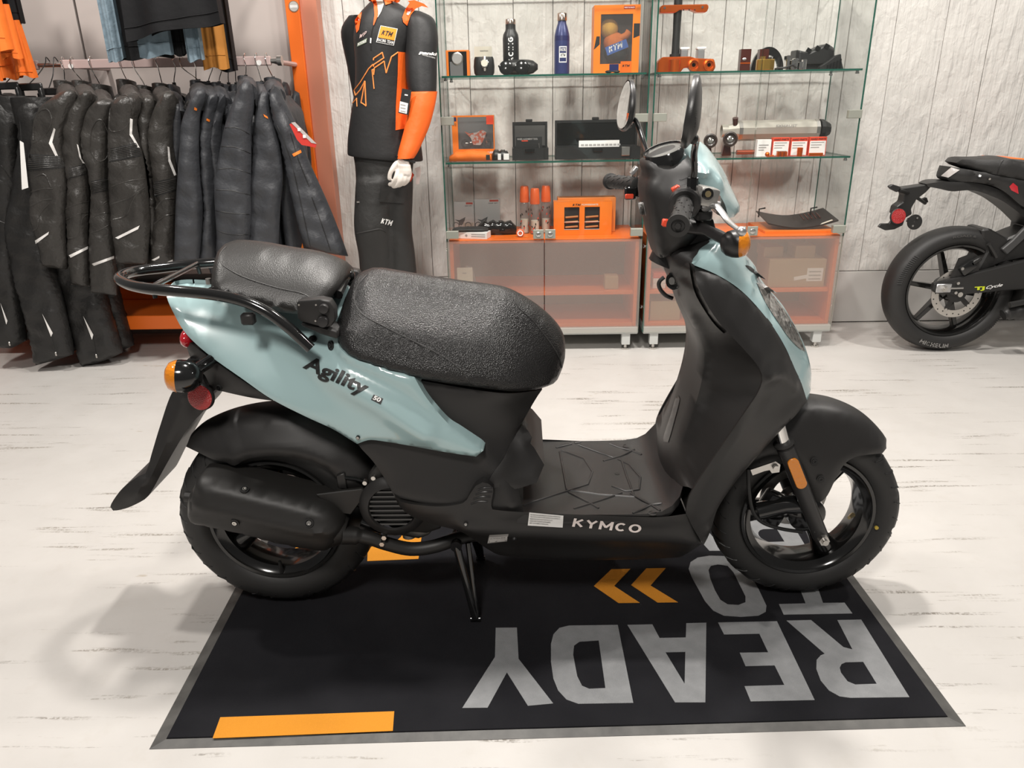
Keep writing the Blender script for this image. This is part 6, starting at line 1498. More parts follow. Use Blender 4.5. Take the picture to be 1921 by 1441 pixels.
# --- orange cabinet tops
z0 = Z_TOP + e
for i, (a, b_, y0_, y1_, yy) in enumerate(((853, 890, 379, 416, 3.84), (891, 938, 374, 414, 3.84))):
    x0, x1, _, zt = bx_px(a, b_, y0_, y1_, yy)
    t = thing('grip_pack', ((x0 + x1)/2, yy, z0), ('white picture card of an enduro bike in a clear pack, left of two', 'white picture card of an enduro bike in a clear pack, right of two')[i], 'parts pack', 'picture packs on the cabinet top')
    cd_ = MB().bb((x0, yy, z0), (x1, yy + 0.012, zt)).build('card', M_WHITE, t, smooth=0)
    MB().bb((x0 - 0.003, yy - 0.004, z0), (x1 + 0.003, yy - 0.0035, zt + 0.004)).build('wrap', M_CLEAR, t, smooth=0)
    slab('header', x0 + (x1 - x0)*0.6, x1 - 0.006, zt - 0.012, zt - 0.002, yy, M_REDSW, t, 0.0005)
    words('print', 'GRIP SET', x0 + (x1 - x0)*0.55, x1 - 0.01, zt - 0.022, zt - 0.017, yy - 0.0006, M_BLACK, t)
    slab('footer', x0 + (x1 - x0)*0.6, x1 - 0.01, z0 + 0.012, z0 + 0.022, yy, M_REDSW, t, 0.0005)
    slab('cream_field', x0 + (x1 - x0)*0.42, x1 - 0.006, z0 + 0.024, z0 + 0.046, yy, M_CREAM, t, 0.0004)
    cxp, czp = x0 + (x1 - x0)*0.36, z0 + 0.045
    pr = MB()
    for dx in (-0.03, 0.032): pr.lathe([(0.013, 0), (0.017, 0), (0.017, 0.0004), (0.013, 0.0004)], (cxp + dx, yy - 0.0008, czp - 0.012), (0, -1, 0), 18, cap=False, loop=True)
    pr.prism([(cxp + a_ , yy - 0.0012, czp + b2) for a_, b2 in ((-0.035, 0.018), (-0.012, 0.014), (0.008, 0.024), (0.02, 0.03), (0.014, 0.01), (0.0, -0.012), (-0.014, -0.01), (-0.016, 0.006))], (0, 0.0006, 0))
    pr.build('bike_picture', M_GREYB, t, smooth=0)
x0, x1, _, _ = bx_px(852, 920, 430, 450, 3.64)
t = thing('boxed_accessory', ((x0 + x1)/2, 3.68, z0), 'flat white box with small print lying at the front of the left cabinet top', 'carton')
rz = Matrix.Rotation(R(-14), 3, 'Z')
MB().box(((x0 + x1)/2, 3.665, z0 + 0.016), (x1 - x0 - 0.01, 0.07, 0.032), rz).build('carton', M_WHITE, t, smooth=0, bevel=0.001)
q = Vector(((x0 + x1)/2, 3.665, z0 + 0.016)); 
for k in range(2): MB().box(q + rz @ Vector((0.04, -0.0353, 0.006 - k*0.01)), (0.07, 0.0006, 0.004), rz).build('print_line', M_GREYP, t, smooth=0)
MB().cyl(q + rz @ Vector((-0.02, -0.0352, 0)), q + rz @ Vector((-0.02, -0.0358, 0)), 0.006, n=14).build('round_mark', M_GREYP, t)
t = thing('black_pouch', ((x0 + x1)/2 - 0.02, 3.67, z0 + 0.0325), 'black padded pouch resting on the flat white box', 'pouch')
pillow(x0 - 0.008, x1 - 0.01, 3.63, 3.72, z0 + 0.0326, z0 + 0.052, 8).build('pouch', mat('black_nylon', (0.02, 0.02, 0.02), 0.55, bump=(300, 0.3, 2)), t, smooth=60)
x0, x1, _, zt = bx_px(893, 969, 416, 434, 3.72)
t = thing('tool_roll', ((x0 + x1)/2, 3.75, z0), 'glossy black tool roll behind the white box on the left cabinet top', 'tool roll')
pillow(x0, x1, 3.72, 3.79, z0, zt + 0.006, 9).build('roll', M_BGLO, t, smooth=60)
MB().box(((x0 + x1)/2 + 0.03, 3.719, z0 + 0.025), (0.03, 0.004, 0.014)).build('buckle', M_BGLO, t, bevel=0.002)
M_BCLR = sheet_mat('clear_bottle', (0.93, 0.92, 0.91), 0.86, 0.08, (0.75, 0.7, 0.67))
M_CAPO = mat('orange_bottle_cap', (0.70, 0.12, 0.03), 0.3)
for i, (px, pt, pb) in enumerate(((984.5, 349, 428), (1003.5, 352, 431), (1024, 348, 428))):
    c = at(px, pb, y=3.78); c = Vector((c.x, 3.78 - (0.03 if i == 1 else 0), z0)); H = zat(px, pt, 3.78) - z0
    t = thing('baby_bottle', c, ('orange capped printed baby bottle, left of the three', 'orange capped printed baby bottle standing in front in the middle of three', 'orange capped printed baby bottle, right of the three beside the orange carton')[i], 'bottle', 'baby bottles on the cabinet top')
    bd = MB().lathe([(0.021, 0), (0.0225, 0.006), (0.0225, H*0.62), (0.019, H*0.66)], c, (0, 0, 1), 28).build('body', M_BCLR, t, smooth=40)
    MB().lathe([(0.024, H*0.665), (0.0245, H*0.69), (0.021, H*0.97), (0.018, H)], c, (0, 0, 1), 24).build('cap', M_CAPO, t, smooth=40)
    MB().lathe([(0.0195, 0.004), (0.0195, H*0.3)], c, (0, 0, 1), 20).build('contents', M_CREAM, t)
    random.seed(20 + i)
    for k in range(16):
        a = random.uniform(-1.3, 1.3); z = random.uniform(0.01, H*0.58); rr_ = 0.0229
        q = c + Vector((math.sin(a)*rr_, -math.cos(a)*rr_, z))
        MB().box(q, (0.005, 0.0006, 0.01), Matrix.Rotation(a, 3, 'Z') @ Matrix.Rotation(random.uniform(-0.8, 0.8), 3, 'Y')).build('printed_mark', M_BLACK if k % 3 else M_REDSW, bd, smooth=0)
c = at(976, 440, y=3.66)
t = thing('pacifier', (c.x, 3.66, z0), 'small orange and white pacifier at the front of the left cabinet top', 'pacifier')
MB().lathe([(0.02, 0), (0.02, 0.004), (0.006, 0.008)], (c.x, 3.655, z0 + 0.021), (0, -1, 0.3), 22).build('shield', M_CAPO, t)
MB().lathe([(0.009, 0), (0.014, 0), (0.014, 0.004), (0.009, 0.004)], (c.x, 3.645, z0 + 0.021), (0, -1, 0.3), 18, cap=False, loop=True).build('ring', M_WHITE, t)
MB().prism([(c.x - 0.03, 3.64, z0), (c.x + 0.04, 3.64, z0), (c.x + 0.035, 3.69, z0), (c.x - 0.02, 3.69, z0)], (0, 0, 0.002)).build('backing_card', M_OBOX, t, smooth=0)
x0, x1, _, zt = bx_px(1039, 1147, 379, 430, 3.7)
t = thing('powerparts_carton', ((x0 + x1)/2, 3.74, z0), 'low orange carton with two windows showing tools, left cabinet top', 'carton')
fr_ = MB(); wn = [(x0 + (x1 - x0)*a, x0 + (x1 - x0)*b_) for a, b_ in ((0.18, 0.44), (0.53, 0.79))]; wz0, wz1 = z0 + 0.024, zt - 0.024
for lo, hi in (((x0, z0), (x1, wz0)), ((x0, wz1), (x1, zt)), ((x0, wz0), (wn[0][0], wz1)), ((wn[0][1], wz0), (wn[1][0], wz1)), ((wn[1][1], wz0), (x1, wz1))): fr_.bb((lo[0], 3.7, lo[1]), (hi[0], 3.702, hi[1]))
fr_.build('front_panel', M_OBOX, t, smooth=0)
MB().bb((x0, 3.714, z0), (x1, 3.78, zt)).build('carton', M_OBOX, t, smooth=0)
for k, (a, b_) in enumerate(wn):
    MB().bb((a - 0.004, 3.7105, wz0 - 0.004), (b_ + 0.004, 3.7135, wz1 + 0.004)).build('window_dark', M_BLACK, t, smooth=0)
    for j in range(3): MB().tube([(a + 0.006, 3.7085, wz0 + 0.012 + j*0.024), (b_ - 0.006, 3.7085, wz0 + 0.016 + j*0.024)], 0.005, 8).build('tool', mat('tan_handle', (0.4, 0.14, 0.03), 0.4), t)
    for j in range(2): slab('window_bar', a, b_, wz0 + 0.002 + j*0.036, wz0 + 0.0035 + j*0.036, 3.7025, M_WHITE, t, 0.002)
words('logo_print', 'KTM', x0 + 0.09, x0 + 0.13, zt - 0.019, zt - 0.008, 3.6993, M_BLACK, t, 0.05, 0.25)
words('name_print', 'POWERPARTS', x0 + 0.135, x0 + 0.215, zt - 0.017, zt - 0.009, 3.6993, M_CREAM, t, 0.02)
x0, x1, _, zt2 = bx_px(1046, 1152, 371, 425, 3.785)
t = thing('powerparts_carton', ((x0 + x1)/2, 3.83, z0), 'plain orange carton standing behind the windowed tool carton', 'carton')
MB().bb((x0, 3.785, z0), (x1 + 0.005, 3.86, zt2)).build('carton', mat('orange_carton_pale', (0.74, 0.24, 0.05), 0.45), t, smooth=0, bevel=0.001)
# skid plate on the right cabinet top
pts = [(1397, 400), (1402, 398), (1430, 406), (1470, 405), (1505, 398), (1551, 412), (1525, 425), (1490, 426), (1440, 418)]
P = [at(x, y, z=z0 + 0.035) for x, y in pts]
P = [Vector((p.x, min(max(p.y, 3.64), 3.93), z0 + 0.012 + 0.035*abs((p.x - 1.2)/0.25))) for p in P]
t = thing('skid_plate', (sum(p.x for p in P)/9, 3.78, z0), 'dark slotted skid plate on orange packaging on the right cabinet top', 'skid plate')
MB().bb((P[0].x - 0.02, 3.66, z0), (P[5].x - 0.01, 3.95, z0 + 0.01)).build('packaging', M_OBOX, t, smooth=0)
sk = [[], []]
rings = []
for k in range(11):
    u = k/10; x = P[0].x + u*(P[5].x - P[0].x); zz = z0 + 0.014 + 0.03*(2*abs(u - 0.45))**1.6
    rings.append([(x, 3.69, zz), (x, 3.9, zz + 0.03), (x, 3.9, zz + 0.036), (x, 3.69, zz + 0.006)])
MB().loft(rings).build('plate', mat('carbon_brown', (0.02, 0.015, 0.014), 0.35), t, recalc=True, smooth=60)
for k in range(5): MB().box((P[0].x + 0.2 + k*0.02, 3.8, z0 + 0.055 + k*0.002), (0.006, 0.07, 0.004), Matrix.Rotation(R(14), 3, 'X')).build('slot', M_DRED, t, smooth=0)
MB().box((P[5].x - 0.06, 3.7, z0 + 0.042), (0.07, 0.016, 0.002), Matrix.Rotation(R(-20), 3, 'Y')).build('label', M_CREAM, t, smooth=0)
for q in (P[0] + Vector((0.0, 0.02, 0.03)), P[5] + Vector((-0.08, 0.09, 0.05))): MB().tube([(q.x, 3.85, z0 + 0.05), (q.x, 3.85, z0 + 0.09), (q.x + 0.03, 3.85, z0 + 0.095)], 0.004, 6).build('mount_tab', M_BPLA, t)
# --- behind the frosted doors
zi = Z_MID + 0.0096
x0, x1 = rect(858, 887, 3.62, 520)
t = thing('tagged_bag', ((x0 + x1)/2, 3.66, zi), 'clear bag with a white price tag behind the frosted door nearest the mannequin', 'bag')
pillow(x0 - 0.005, x1 + 0.01, 3.63, 3.7, zi, zi + 0.13, 12).build('bag', mat('grey_bagged_goods', (0.2, 0.19, 0.18), 0.4), t, smooth=60)
MB().bb((x0, 3.615, zi + 0.004), (x1, 3.6165, zi + 0.125)).build('price_tag', M_CREAM, t, smooth=0)
slab('tag_print', x0 + 0.025, x1 - 0.03, zi + 0.095, zi + 0.1, 3.615, M_GREYP, t, 0.0004); slab('tag_print', x0 + 0.01, x1 - 0.015, zi + 0.045, zi + 0.049, 3.615, M_GREYP, t, 0.0004)
def carton(px0, px1, py0, py1, y, zb, d, label, tagw=None):
    x0, x1, _, zt = bx_px(px0, px1, py0, py1, y)
    t = thing('cardboard_box', ((x0 + x1)/2, y + d/2, zb), label, 'cardboard box', 'cardboard boxes behind the frosted doors')
    MB().bb((x0, y, zb), (x1, y + d, zt)).build('carton', M_CARD, t, smooth=0, bevel=0.002)
    if tagw:
        slab('shipping_label', x1 - tagw[0], x1 - tagw[1], zb + tagw[2], zb + tagw[3], y, M_WHITE, t, 0.0006)
        for k in range(3): slab('label_print', x1 - tagw[0] + 0.01, x1 - tagw[1] - 0.01, zb + tagw[2] + 0.008 + k*0.018, zb + tagw[2] + 0.014 + k*0.018, y - 0.0007, M_GREYP, t, 0.0004)
        MB().box(((x0 + x1)/2 + 0.03, y - 0.0005, zb + 0.05), (0.085, 0.0008, 0.018), Matrix.Rotation(R(-10), 3, 'Y')).build('tape_strip', M_WHITE, t, smooth=0)
    return t, zt
_, ztb = carton(1440, 1546, 487, 530, 3.63, zi, 0.2, 'wide brown cardboard box with a shipping label behind the right frosted door', (0.09, 0.012, 0.03, 0.095))
carton(1491, 1528, 461, 484, 3.66, ztb + e, 0.12, 'small brown cardboard box on top of the wide labelled box')
carton(1432, 1468, 463, 486, 3.7, ztb + e, 0.12, 'pale carton beside the small box on top of the wide labelled box')
carton(1219, 1275, 565, 599, 3.63, Z_BOT + 0.0486, 0.2, 'brown cardboard box low behind the frosted door left of the leg shield')
carton(1135, 1160, 519, 532, 3.64, zi, 0.08, 'little pale box at the right end of the left cabinet inner shelf')
x0, x1 = rect(1226, 1250, 3.64, 510)
for k in range(3):
    t = thing('document_stack', ((x0 + x1)/2, 3.7, zi + k*0.026), ('lowest white folder bundle behind the frosted door left of the leg shield', 'middle white folder bundle behind the frosted door left of the leg shield', 'topmost red edged folder bundle behind the frosted door left of the leg shield')[k], 'folders', 'folder bundles behind frosted door')
    MB().bb((x0, 3.64, zi + k*0.026 + 0.0003), (x1, 3.76, zi + k*0.026 + 0.0255)).build('bundle', M_REDSW if k == 2 else M_WHITE, t, smooth=0, bevel=0.002)
# ================================================================ clothes on the left
M_LEATH = mat('black_leather', (0.028, 0.026, 0.0235), 0.36, bump=(26, 0.6, 5, 'n', 0.014), var=(5, (0.036, 0.033, 0.03), 0.4))
M_NYLON = mat('charcoal_padded_nylon', (0.036, 0.038, 0.043), 0.48, bump=(20, 0.5, 4, 'n', 0.014))
M_KNIT = mat('black_ribbed_knit', (0.011, 0.011, 0.011), 0.8)
M_PANTS = mat('black_leather_trousers', (0.013, 0.0125, 0.012), 0.42, bump=(28, 0.5, 5, 'n', 0.012))
M_REFL = mat('white_reflective_tape', (0.72, 0.7, 0.68), 0.4)
M_HANG = mat('black_hanger', (0.012, 0.012, 0.012), 0.3)
K2 = 1/2.021
def cp(l): return [(p[0]*K2, p[1]*K2) + tuple(p[2:]) for p in l]
def stripes(t, bvh, polys, mt_=None, name='reflective_stripe', off=0.003):
    for p in polys: patch(name, p, bvh, mt_ or M_REFL, t, off=off, depth=0.004, step=4.0, soft=False)
def fold(seed, amp):
    r = random.Random(seed); a = [r.uniform(0, 6.28) for _ in range(5)]; dx = r.uniform(-0.5, 0.5)
    return lambda x, z, d: min(1, d/0.02)*amp*(math.sin((x*26 + z*(14 + 8*dx)) + a[0]) + 0.7*math.sin(x*55 - z*31 + a[1]) + 0.5*math.sin(z*70 + x*20 + a[2]))
def jacket(neck, outline, yp, mt_, name, label, group, seed, hook, bulge=0.04, fld=0.006, collar=(0.052, 0.036, 0.05), bw=0.05, hem=0.5, bodyx=0.0, two=True, logo=False, hlabel=None, extra=None):
    """jacket hung edge-on over the rail: near sleeve towards the room, body, far sleeve, collar"""
    nk = at(*neck, y=YB)
    x = at(hook[0], hook[1], y=YB).x
    # hanger
    h = thing('clothes_hanger', (nk.x, YB, nk.z), hlabel, 'hanger', 'hangers on the rail')
    zt = RZ + 0.031
    MB().tube(smooth_path([(nk.x, YB, nk.z + 0.045), (nk.x*0.75 + x*0.25, YB - 0.004, nk.z*0.5 + RZ*0.5), (x + 0.004, YB - 0.02, RZ - 0.022), (x, YB - 0.024, RZ + 0.01), (x, YB - 0.006, zt), (x, YB + 0.013, RZ + 0.018), (x, YB + 0.016, RZ)], 5), 0.0022, 8).build('hook', M_CHROME, h)
    MB().tube([(nk.x, YB, nk.z + 0.05), (nk.x, YB, nk.z + 0.0)], [0.008, 0.011], 10).build('neck', M_HANG, h)
    MB().tube(smooth_path([(nk.x, YB - 0.16, nk.z - 0.055), (nk.x, YB - 0.09, nk.z - 0.02), (nk.x, YB, nk.z + 0.004), (nk.x, YB + 0.09, nk.z - 0.02), (nk.x, YB + 0.16, nk.z - 0.055)], 4), 0.009, 8).build('shoulder_bar', M_HANG, h)
    if logo: MB().cyl((nk.x + 0.0095, YB - 0.004, nk.z + 0.028), (nk.x + 0.0112, YB - 0.004, nk.z + 0.028), 0.008, n=14).build('round_mark', M_REDSW, h)
    t = thing(name, (nk.x, YB, hem), label, 'jacket', group)
    m_ = panel(cp(outline), yp, dy=0.006, bulge=bulge, r=0.05, step=0.015, rim=2, shape=fold(seed, fld))
    m_.build('sleeve', mt_, t, recalc=True, smooth=70)
    if two: MB().add([Vector((v.x, v.y + 2*(YB - yp), v.z)) for v in m_.v], m_.f).build('sleeve', mt_, t, recalc=True, smooth=70)
    # body hangs between the sleeves
    ph = random.Random(seed).uniform(0, 6)
    rings = []
    xs = nk.x + bodyx
    for z, a_, b_ in ((nk.z - 0.03, 0.055, 0.03), (nk.z - 0.06, 0.12, 0.038), (nk.z - 0.1, 0.18, bw), (nk.z - 0.2, 0.19, bw), (nk.z - 0.4, 0.185, bw), (hem + 0.12, 0.185, bw), (hem, 0.19, bw)):
        u_ = (nk.z - z)/(nk.z - hem)
        rings.append([(xs + bodyx*u_*0.5 + math.sin(2*PI*k/28)*b_*(1 + 0.1*math.sin(5*2*PI*k/28 + ph + z*9)), YB + math.copysign(abs(math.cos(2*PI*k/28))**0.8, math.cos(2*PI*k/28))*a_, z) for k in range(28)])
    body = MB().loft(fine_rings(rings, 4)); body.build('body', mt_, t, smooth=70)
    cu, cn, ch = collar
    cm = MB().loft([[(nk.x + math.sin(2*PI*k/20)*cn*s, YB - 0.01 + math.cos(2*PI*k/20)*cu*s, nk.z + z + (0.008*-math.cos(2*PI*k/20) if z > -0.03 else 0)) for k in range(20)] for z, s in ((-0.05, 1.15), (-0.03, 1.05), (ch*0.3, 1.0), (ch*0.75, 0.98), (ch*0.78, 0.85), (0.0, 0.82))], cap=False)
    cm.build('collar', mt_, t, smooth=60)
    # shoulder yoke from neck to sleeve head
    top = min(outline, key=lambda p: p[1])
    q = at(top[0]*K2, top[1]*K2 + 10, y=yp)
    MB().tube(smooth_path([(nk.x, YB - 0.03, nk.z - 0.03), (nk.x*0.6 + q.x*0.4, YB - 0.1, nk.z*0.6 + q.z*0.4 - 0.004), (q.x, yp + 0.02, q.z - 0.03)], 5), [0.04]*5 + [0.044]*5 + [0.04], 14).build('shoulder', mt_, t, smooth=70)
    allm = MB().add(m_.v, m_.f).add(body.v, body.f).add(cm.v, cm.f)
    return t, bvh_of(allm)
def fine_rings(rows, per=4):
    rows = [[Vector(p) for p in r] for r in rows]; out = []
    for i in range(len(rows) - 1):
        r0, r1, r2, r3 = rows[max(i - 1, 0)], rows[i], rows[i + 1], rows[min(i + 2, len(rows) - 1)]
        for k in range(per):
            t = k/per
            out.append([0.5*((2*b) + (c - a)*t + (2*a - 5*b + 4*c - d)*t*t + (3*b - a - 3*c + d)*t**3) for a, b, c, d in zip(r0, r1, r2, r3)])
    out.append(rows[-1]); return out
GL, GP = 'leather jackets on the rail', 'padded jackets on the rail'
YS = YB - 0.25
L_OUT = [
 [(255, 338), (225, 350), (188, 376), (150, 408), (126, 470), (118, 560), (102, 640), (112, 720), (115, 800), (130, 880), (150, 960), (165, 1012, 'c'), (250, 1022, 'c'), (256, 980), (246, 880), (251, 760), (252, 640), (238, 560), (248, 480), (268, 430), (284, 370), (276, 342)],
 [(325, 340), (290, 368), (255, 410), (233, 490), (230, 560), (248, 640), (257, 720), (245, 800), (254, 880), (260, 980), (270, 1080, 'c'), (340, 1087, 'c'), (338, 980), (332, 880), (336, 760), (328, 640), (322, 560), (322, 470), (338, 410), (346, 360)],
 [(385, 368), (355, 390), (328, 422), (311, 480), (310, 560), (330, 640), (343, 720), (340, 820), (338, 960), (345, 1110, 'c'), (440, 1120, 'c'), (438, 1000), (440, 900), (426, 800), (412, 700), (410, 560), (408, 480), (428, 425), (432, 385)],
 [(465, 358), (430, 380), (411, 440), (408, 520), (412, 600), (410, 680), (414, 760), (424, 860), (434, 940), (440, 1000, 'c'), (556, 1002, 'c'), (560, 940), (565, 840), (556, 720), (543, 620), (527, 540), (515, 460), (530, 410), (522, 365), (498, 350)],
 [(555, 360), (532, 395), (520, 450), (530, 540), (556, 620), (566, 700), (563, 800), (568, 942, 'c'), (608, 942, 'c'), (602, 860), (588, 700), (580, 560), (576, 450), (582, 400), (575, 365)],
 [(630, 345), (600, 378), (570, 450), (560, 520), (572, 620), (580, 700), (588, 780), (575, 880), (570, 1000, 'c'), (660, 1015, 'c'), (664, 900), (668, 760), (672, 680), (655, 560), (652, 470), (664, 400), (655, 350)]]
L_NECK = [(126, 173), (160, 173), (192, 180), (242, 171), (276, 182), (308, 178)]
L_HOOK = [(120, 118), (137, 118), (172, 117), (228, 117), (252, 117), (297, 117)]
L_LAB = ['leftmost black leather jacket with a white zigzag stripe and ribbed elbow band', 'second black leather jacket from the left, white slash near its cuff', 'third black leather jacket from the left with a large shoulder patch',
         'fourth black leather jacket from the left with ribbed elbow band and two white stripes', 'fifth black leather jacket from the left, narrow and mostly hidden', 'sixth black leather jacket from the left, next to the padded nylon jackets']
lj = []
ordn = ('leftmost', 'second', 'third', 'fourth', 'fifth', 'sixth')
for i in range(6):
    lj.append(jacket(L_NECK[i], L_OUT[i], YS + (0.02 if i in (1, 2) else 0.05 if i in (4, 5) else 0), M_LEATH, 'leather_jacket', L_LAB[i], GL, 40 + i, L_HOOK[i], hem=(0.5, 0.45, 0.42, 0.5, 0.5, 0.48)[i], bw=0.045, collar=(0.06, 0.036 if i != 2 else 0.05, 0.055), hlabel='steel hook hanger of the ' + ordn[i] + ' leather jacket' + (' from the left' if i else '')))
stripes(*lj[0], [[(101, 240), (104, 243), (98, 267), (109, 293), (104, 293), (91.5, 269)], [(65.6, 451.6), (91.8, 434.7), (90.4, 440), (67, 458)]])
stripes(*lj[1], [[(144, 270), (146.6, 272), (153, 298), (159.5, 307), (155, 306), (149, 295)], [(129, 479), (165, 462), (165, 467), (132.6, 483.6)]])
stripes(*lj[2], [[(172, 495), (214, 480), (214, 485), (176, 499)]])
stripes(*lj[3], [[(244, 222), (249, 224), (247.7, 251), (262, 277), (258, 277), (243, 253)], [(216, 446), (262, 423), (259, 430), (221.5, 448.6)]])
stripes(*lj[5], [[(314.3, 275), (317.6, 276), (320, 300), (331, 328), (327, 330), (316, 303)], [(284, 488), (299, 480), (299, 484), (290, 489)], [(308, 494), (324, 487), (324, 491), (311, 498)]])
for k, q in ((0, [(54, 289), (112, 292), (125, 314), (52, 321)]), (3, [(207, 279), (255, 268), (267, 292), (204, 304)]), (1, [(128, 316), (158, 309), (165, 326), (129, 335)]), (2, [(171, 340), (205, 334), (205, 357), (171, 364)]), (5, [(287, 342), (331, 333), (332, 356), (290, 370)])):
    stripes(*lj[k], [q], M_KNIT, 'ribbed_band', 0.0028)
    (ax_, ay_), (bx2, by2), (cx2, cy2), (dx2, dy2) = q
    for j in range(1, 8):
        f = j/8; seam([(ax_ + (dx2 - ax_)*f, ay_ + (dy2 - ay_)*f), ((ax_ + bx2)/2 + ((dx2 + cx2)/2 - (ax_ + bx2)/2)*f, (ay_ + by2)/2 + ((dy2 + cy2)/2 - (ay_ + by2)/2)*f), (bx2 + (cx2 - bx2)*f, by2 + (cy2 - by2)*f)], lj[k][1], lj[k][0], 0.0016, M_LEATH, 'knit_rib', 0.003)
for k, ls in ((0, [[(62, 336), (70, 330), (84, 328), (96, 352)], [(58, 360), (80, 354), (99, 354)], [(58, 386), (80, 376), (98, 374)], [(62, 432), (70, 426), (75, 402), (92, 382)]]), (1, [[(128, 366), (140, 352), (166, 350)], [(122, 393), (145, 382), (166, 378)], [(120, 415), (145, 402), (165, 398)], [(126, 448), (148, 440), (153, 412), (164, 402)]]), (2, [[(180, 397), (190, 385), (210, 372)], [(174, 408), (192, 400), (210, 400)], [(171, 437), (190, 430), (208, 420)]]), (3, [[(213, 338), (226, 322), (238, 311), (258, 310)], [(210, 350), (240, 340), (272, 335)], [(210, 383), (240, 372), (271, 352)], [(212, 412), (236, 404), (247, 380), (256, 365), (271, 356)]]), (5, [[(292, 392), (305, 375), (330, 372)], [(288, 420), (310, 405), (330, 402)]])):
    for l in ls: seam(l, lj[k][1], lj[k][0], 0.0032, M_LEATH, 'embossed_ridge', -0.001)
for k, l in ((2, [(180, 228), (172, 245), (170, 275), (178, 298), (192, 302), (202, 290), (203, 255), (196, 232), (188, 224), (180, 228)]), (0, [(62, 262), (63, 238), (72, 212), (88, 205), (97, 222), (90, 245), (74, 262), (62, 268)]), (3, [(205, 240), (207, 205), (218, 184), (238, 180), (246, 200), (244, 225), (232, 242), (212, 247), (205, 240)])): seam(l, lj[k][1], lj[k][0], 0.003, M_LEATH, 'embossed_ridge', -0.001)
# padded nylon jackets
P_OUT = [
 [(752, 335), (730, 362), (706, 412), (687, 470), (680, 560), (672, 680), (665, 800), (660, 1005, 'c'), (752, 1005, 'c'), (762, 900), (766, 780), (757, 680), (752, 560), (755, 440), (772, 390), (776, 345)],
 [(800, 350), (784, 380), (768, 435), (758, 520), (760, 680), (770, 800), (754, 1003, 'c'), (815, 1003, 'c'), (818, 860), (810, 700), (804, 560), (808, 450), (820, 400), (820, 358)],
 [(835, 352), (820, 390), (803, 460), (796, 560), (806, 700), (818, 800), (812, 1000, 'c'), (850, 1000, 'c'), (850, 860), (842, 700), (836, 560), (840, 460), (852, 400), (850, 360)],
 [(928, 300), (904, 335), (876, 405), (851, 480), (835, 560), (820, 650), (812, 720), (815, 800), (822, 900), (826, 965, 'c'), (935, 955, 'c'), (946, 900), (951, 800), (951, 680), (950, 560), (950, 480), (960, 410), (956, 340), (942, 304)],
 [(995, 340), (980, 375), (968, 430), (960, 500), (955, 600), (946, 760), (938, 1000, 'c'), (1052, 1000, 'c'), (1060, 800), (1070, 680), (1060, 560), (1042, 490), (1024, 420), (1012, 350)]]
P_NECK = [(376, 171), (394, 174), (414, 175), (464, 163), (494, 174)]
P_HOOK = [(341, 112), (398, 108), (416, 108), (460, 105), (481, 104)]
P_LAB = ['slim charcoal padded jacket hanging next to the leather jackets', 'second charcoal padded jacket from the leather jackets with an orange neck tab', 'third charcoal padded jacket from the leather jackets, only a narrow edge showing', 'quilted charcoal jacket with horizontal stitched bands on its sleeve', 'charcoal padded jacket with orange collar tab, second from the right end']
pj = []
for i in range(5):
    pj.append(jacket(P_NECK[i], P_OUT[i], YS + (0.0, 0.03, 0.05, -0.02, 0.01)[i], M_NYLON, 'padded_jacket', P_LAB[i], GP, 60 + i, P_HOOK[i], hem=0.46, bw=(0.04, 0.03, 0.025, 0.05, 0.05)[i], collar=(0.06, 0.03, 0.05), fld=0.005, bulge=0.045 if i == 3 else 0.036, logo=i in (0, 1), hlabel='black hanger of the ' + ('slim padded jacket', 'second padded jacket', 'third padded jacket', 'quilted jacket', 'padded jacket second from the right end')[i]))
for l in ([(414, 275), (440, 276), (470, 288)], [(408, 318), (436, 316), (470, 326)], [(405, 356), (436, 358), (470, 366)], [(420, 240), (445, 240), (468, 252)], [(404, 395), (436, 400), (468, 402)], [(406, 432), (436, 440), (466, 440)]): seam(l, pj[3][1], pj[3][0], 0.0018, M_BLACK, 'quilt_stitch', 0.0)
# four more collars squeezed between them
for i, (nx, hk, lb) in enumerate(((330, 328, 'narrow charcoal jacket edge right beside the sixth leather jacket'), (372, 366, 'narrow charcoal jacket edge behind the slim padded jacket'), (432, 427, 'narrow charcoal jacket edge left of the quilted jacket'), (446, 440, 'narrow charcoal jacket edge just behind the quilted jacket'))):
    o_ = [((nx + a)*2.021, b_*2.021) + ((f,) if f else ()) for a, b_, f in ((0, 196, ''), (-8, 206, ''), (-10, 300, ''), (-10, 400, ''), (-10, 480, 'c'), (8, 480, 'c'), (9, 400, ''), (9, 300, ''), (7, 206, ''))]
    jacket((nx, 177), o_, YS + 0.08, M_NYLON, 'padded_jacket', lb, GP, 80 + i, (hk, 110), hem=0.48, bw=0.02, collar=(0.05, 0.02, 0.045), bulge=0.02, fld=0.002, hlabel='black hanger of the ' + lb)
# rightmost jacket: turned towards the room
fo = [(1038, 318), (1022, 355), (1026, 420), (1040, 480), (1062, 540), (1078, 620), (1100, 720), (1118, 800), (1138, 880), (1160, 935, 'c'), (1240, 960), (1318, 972, 'c'), (1285, 880), (1245, 780), (1205, 690), (1165, 600), (1132, 500), (1102, 430), (1074, 375), (1056, 330)]
fj, bvf = jacket((515, 166), fo, YS + 0.04, M_NYLON, 'padded_jacket', 'rightmost charcoal padded jacket with orange tape, swinging out to the right', GP, 77, (500, 104), hem=0.5, bw=0.06, bodyx=0.03, two=False, bulge=0.06, fld=0.005, collar=(0.06, 0.036, 0.05), hlabel='black hanger with a white mark, rightmost on the rail')
M_OTAB = mat('orange_fabric_tab', (0.8, 0.2, 0.02), 0.6)
patch('orange_tape', [(548, 289), (564, 281), (566, 286), (551, 294)], bvf, M_OTAB, fj, off=0.004, depth=0.004, step=4, soft=False)
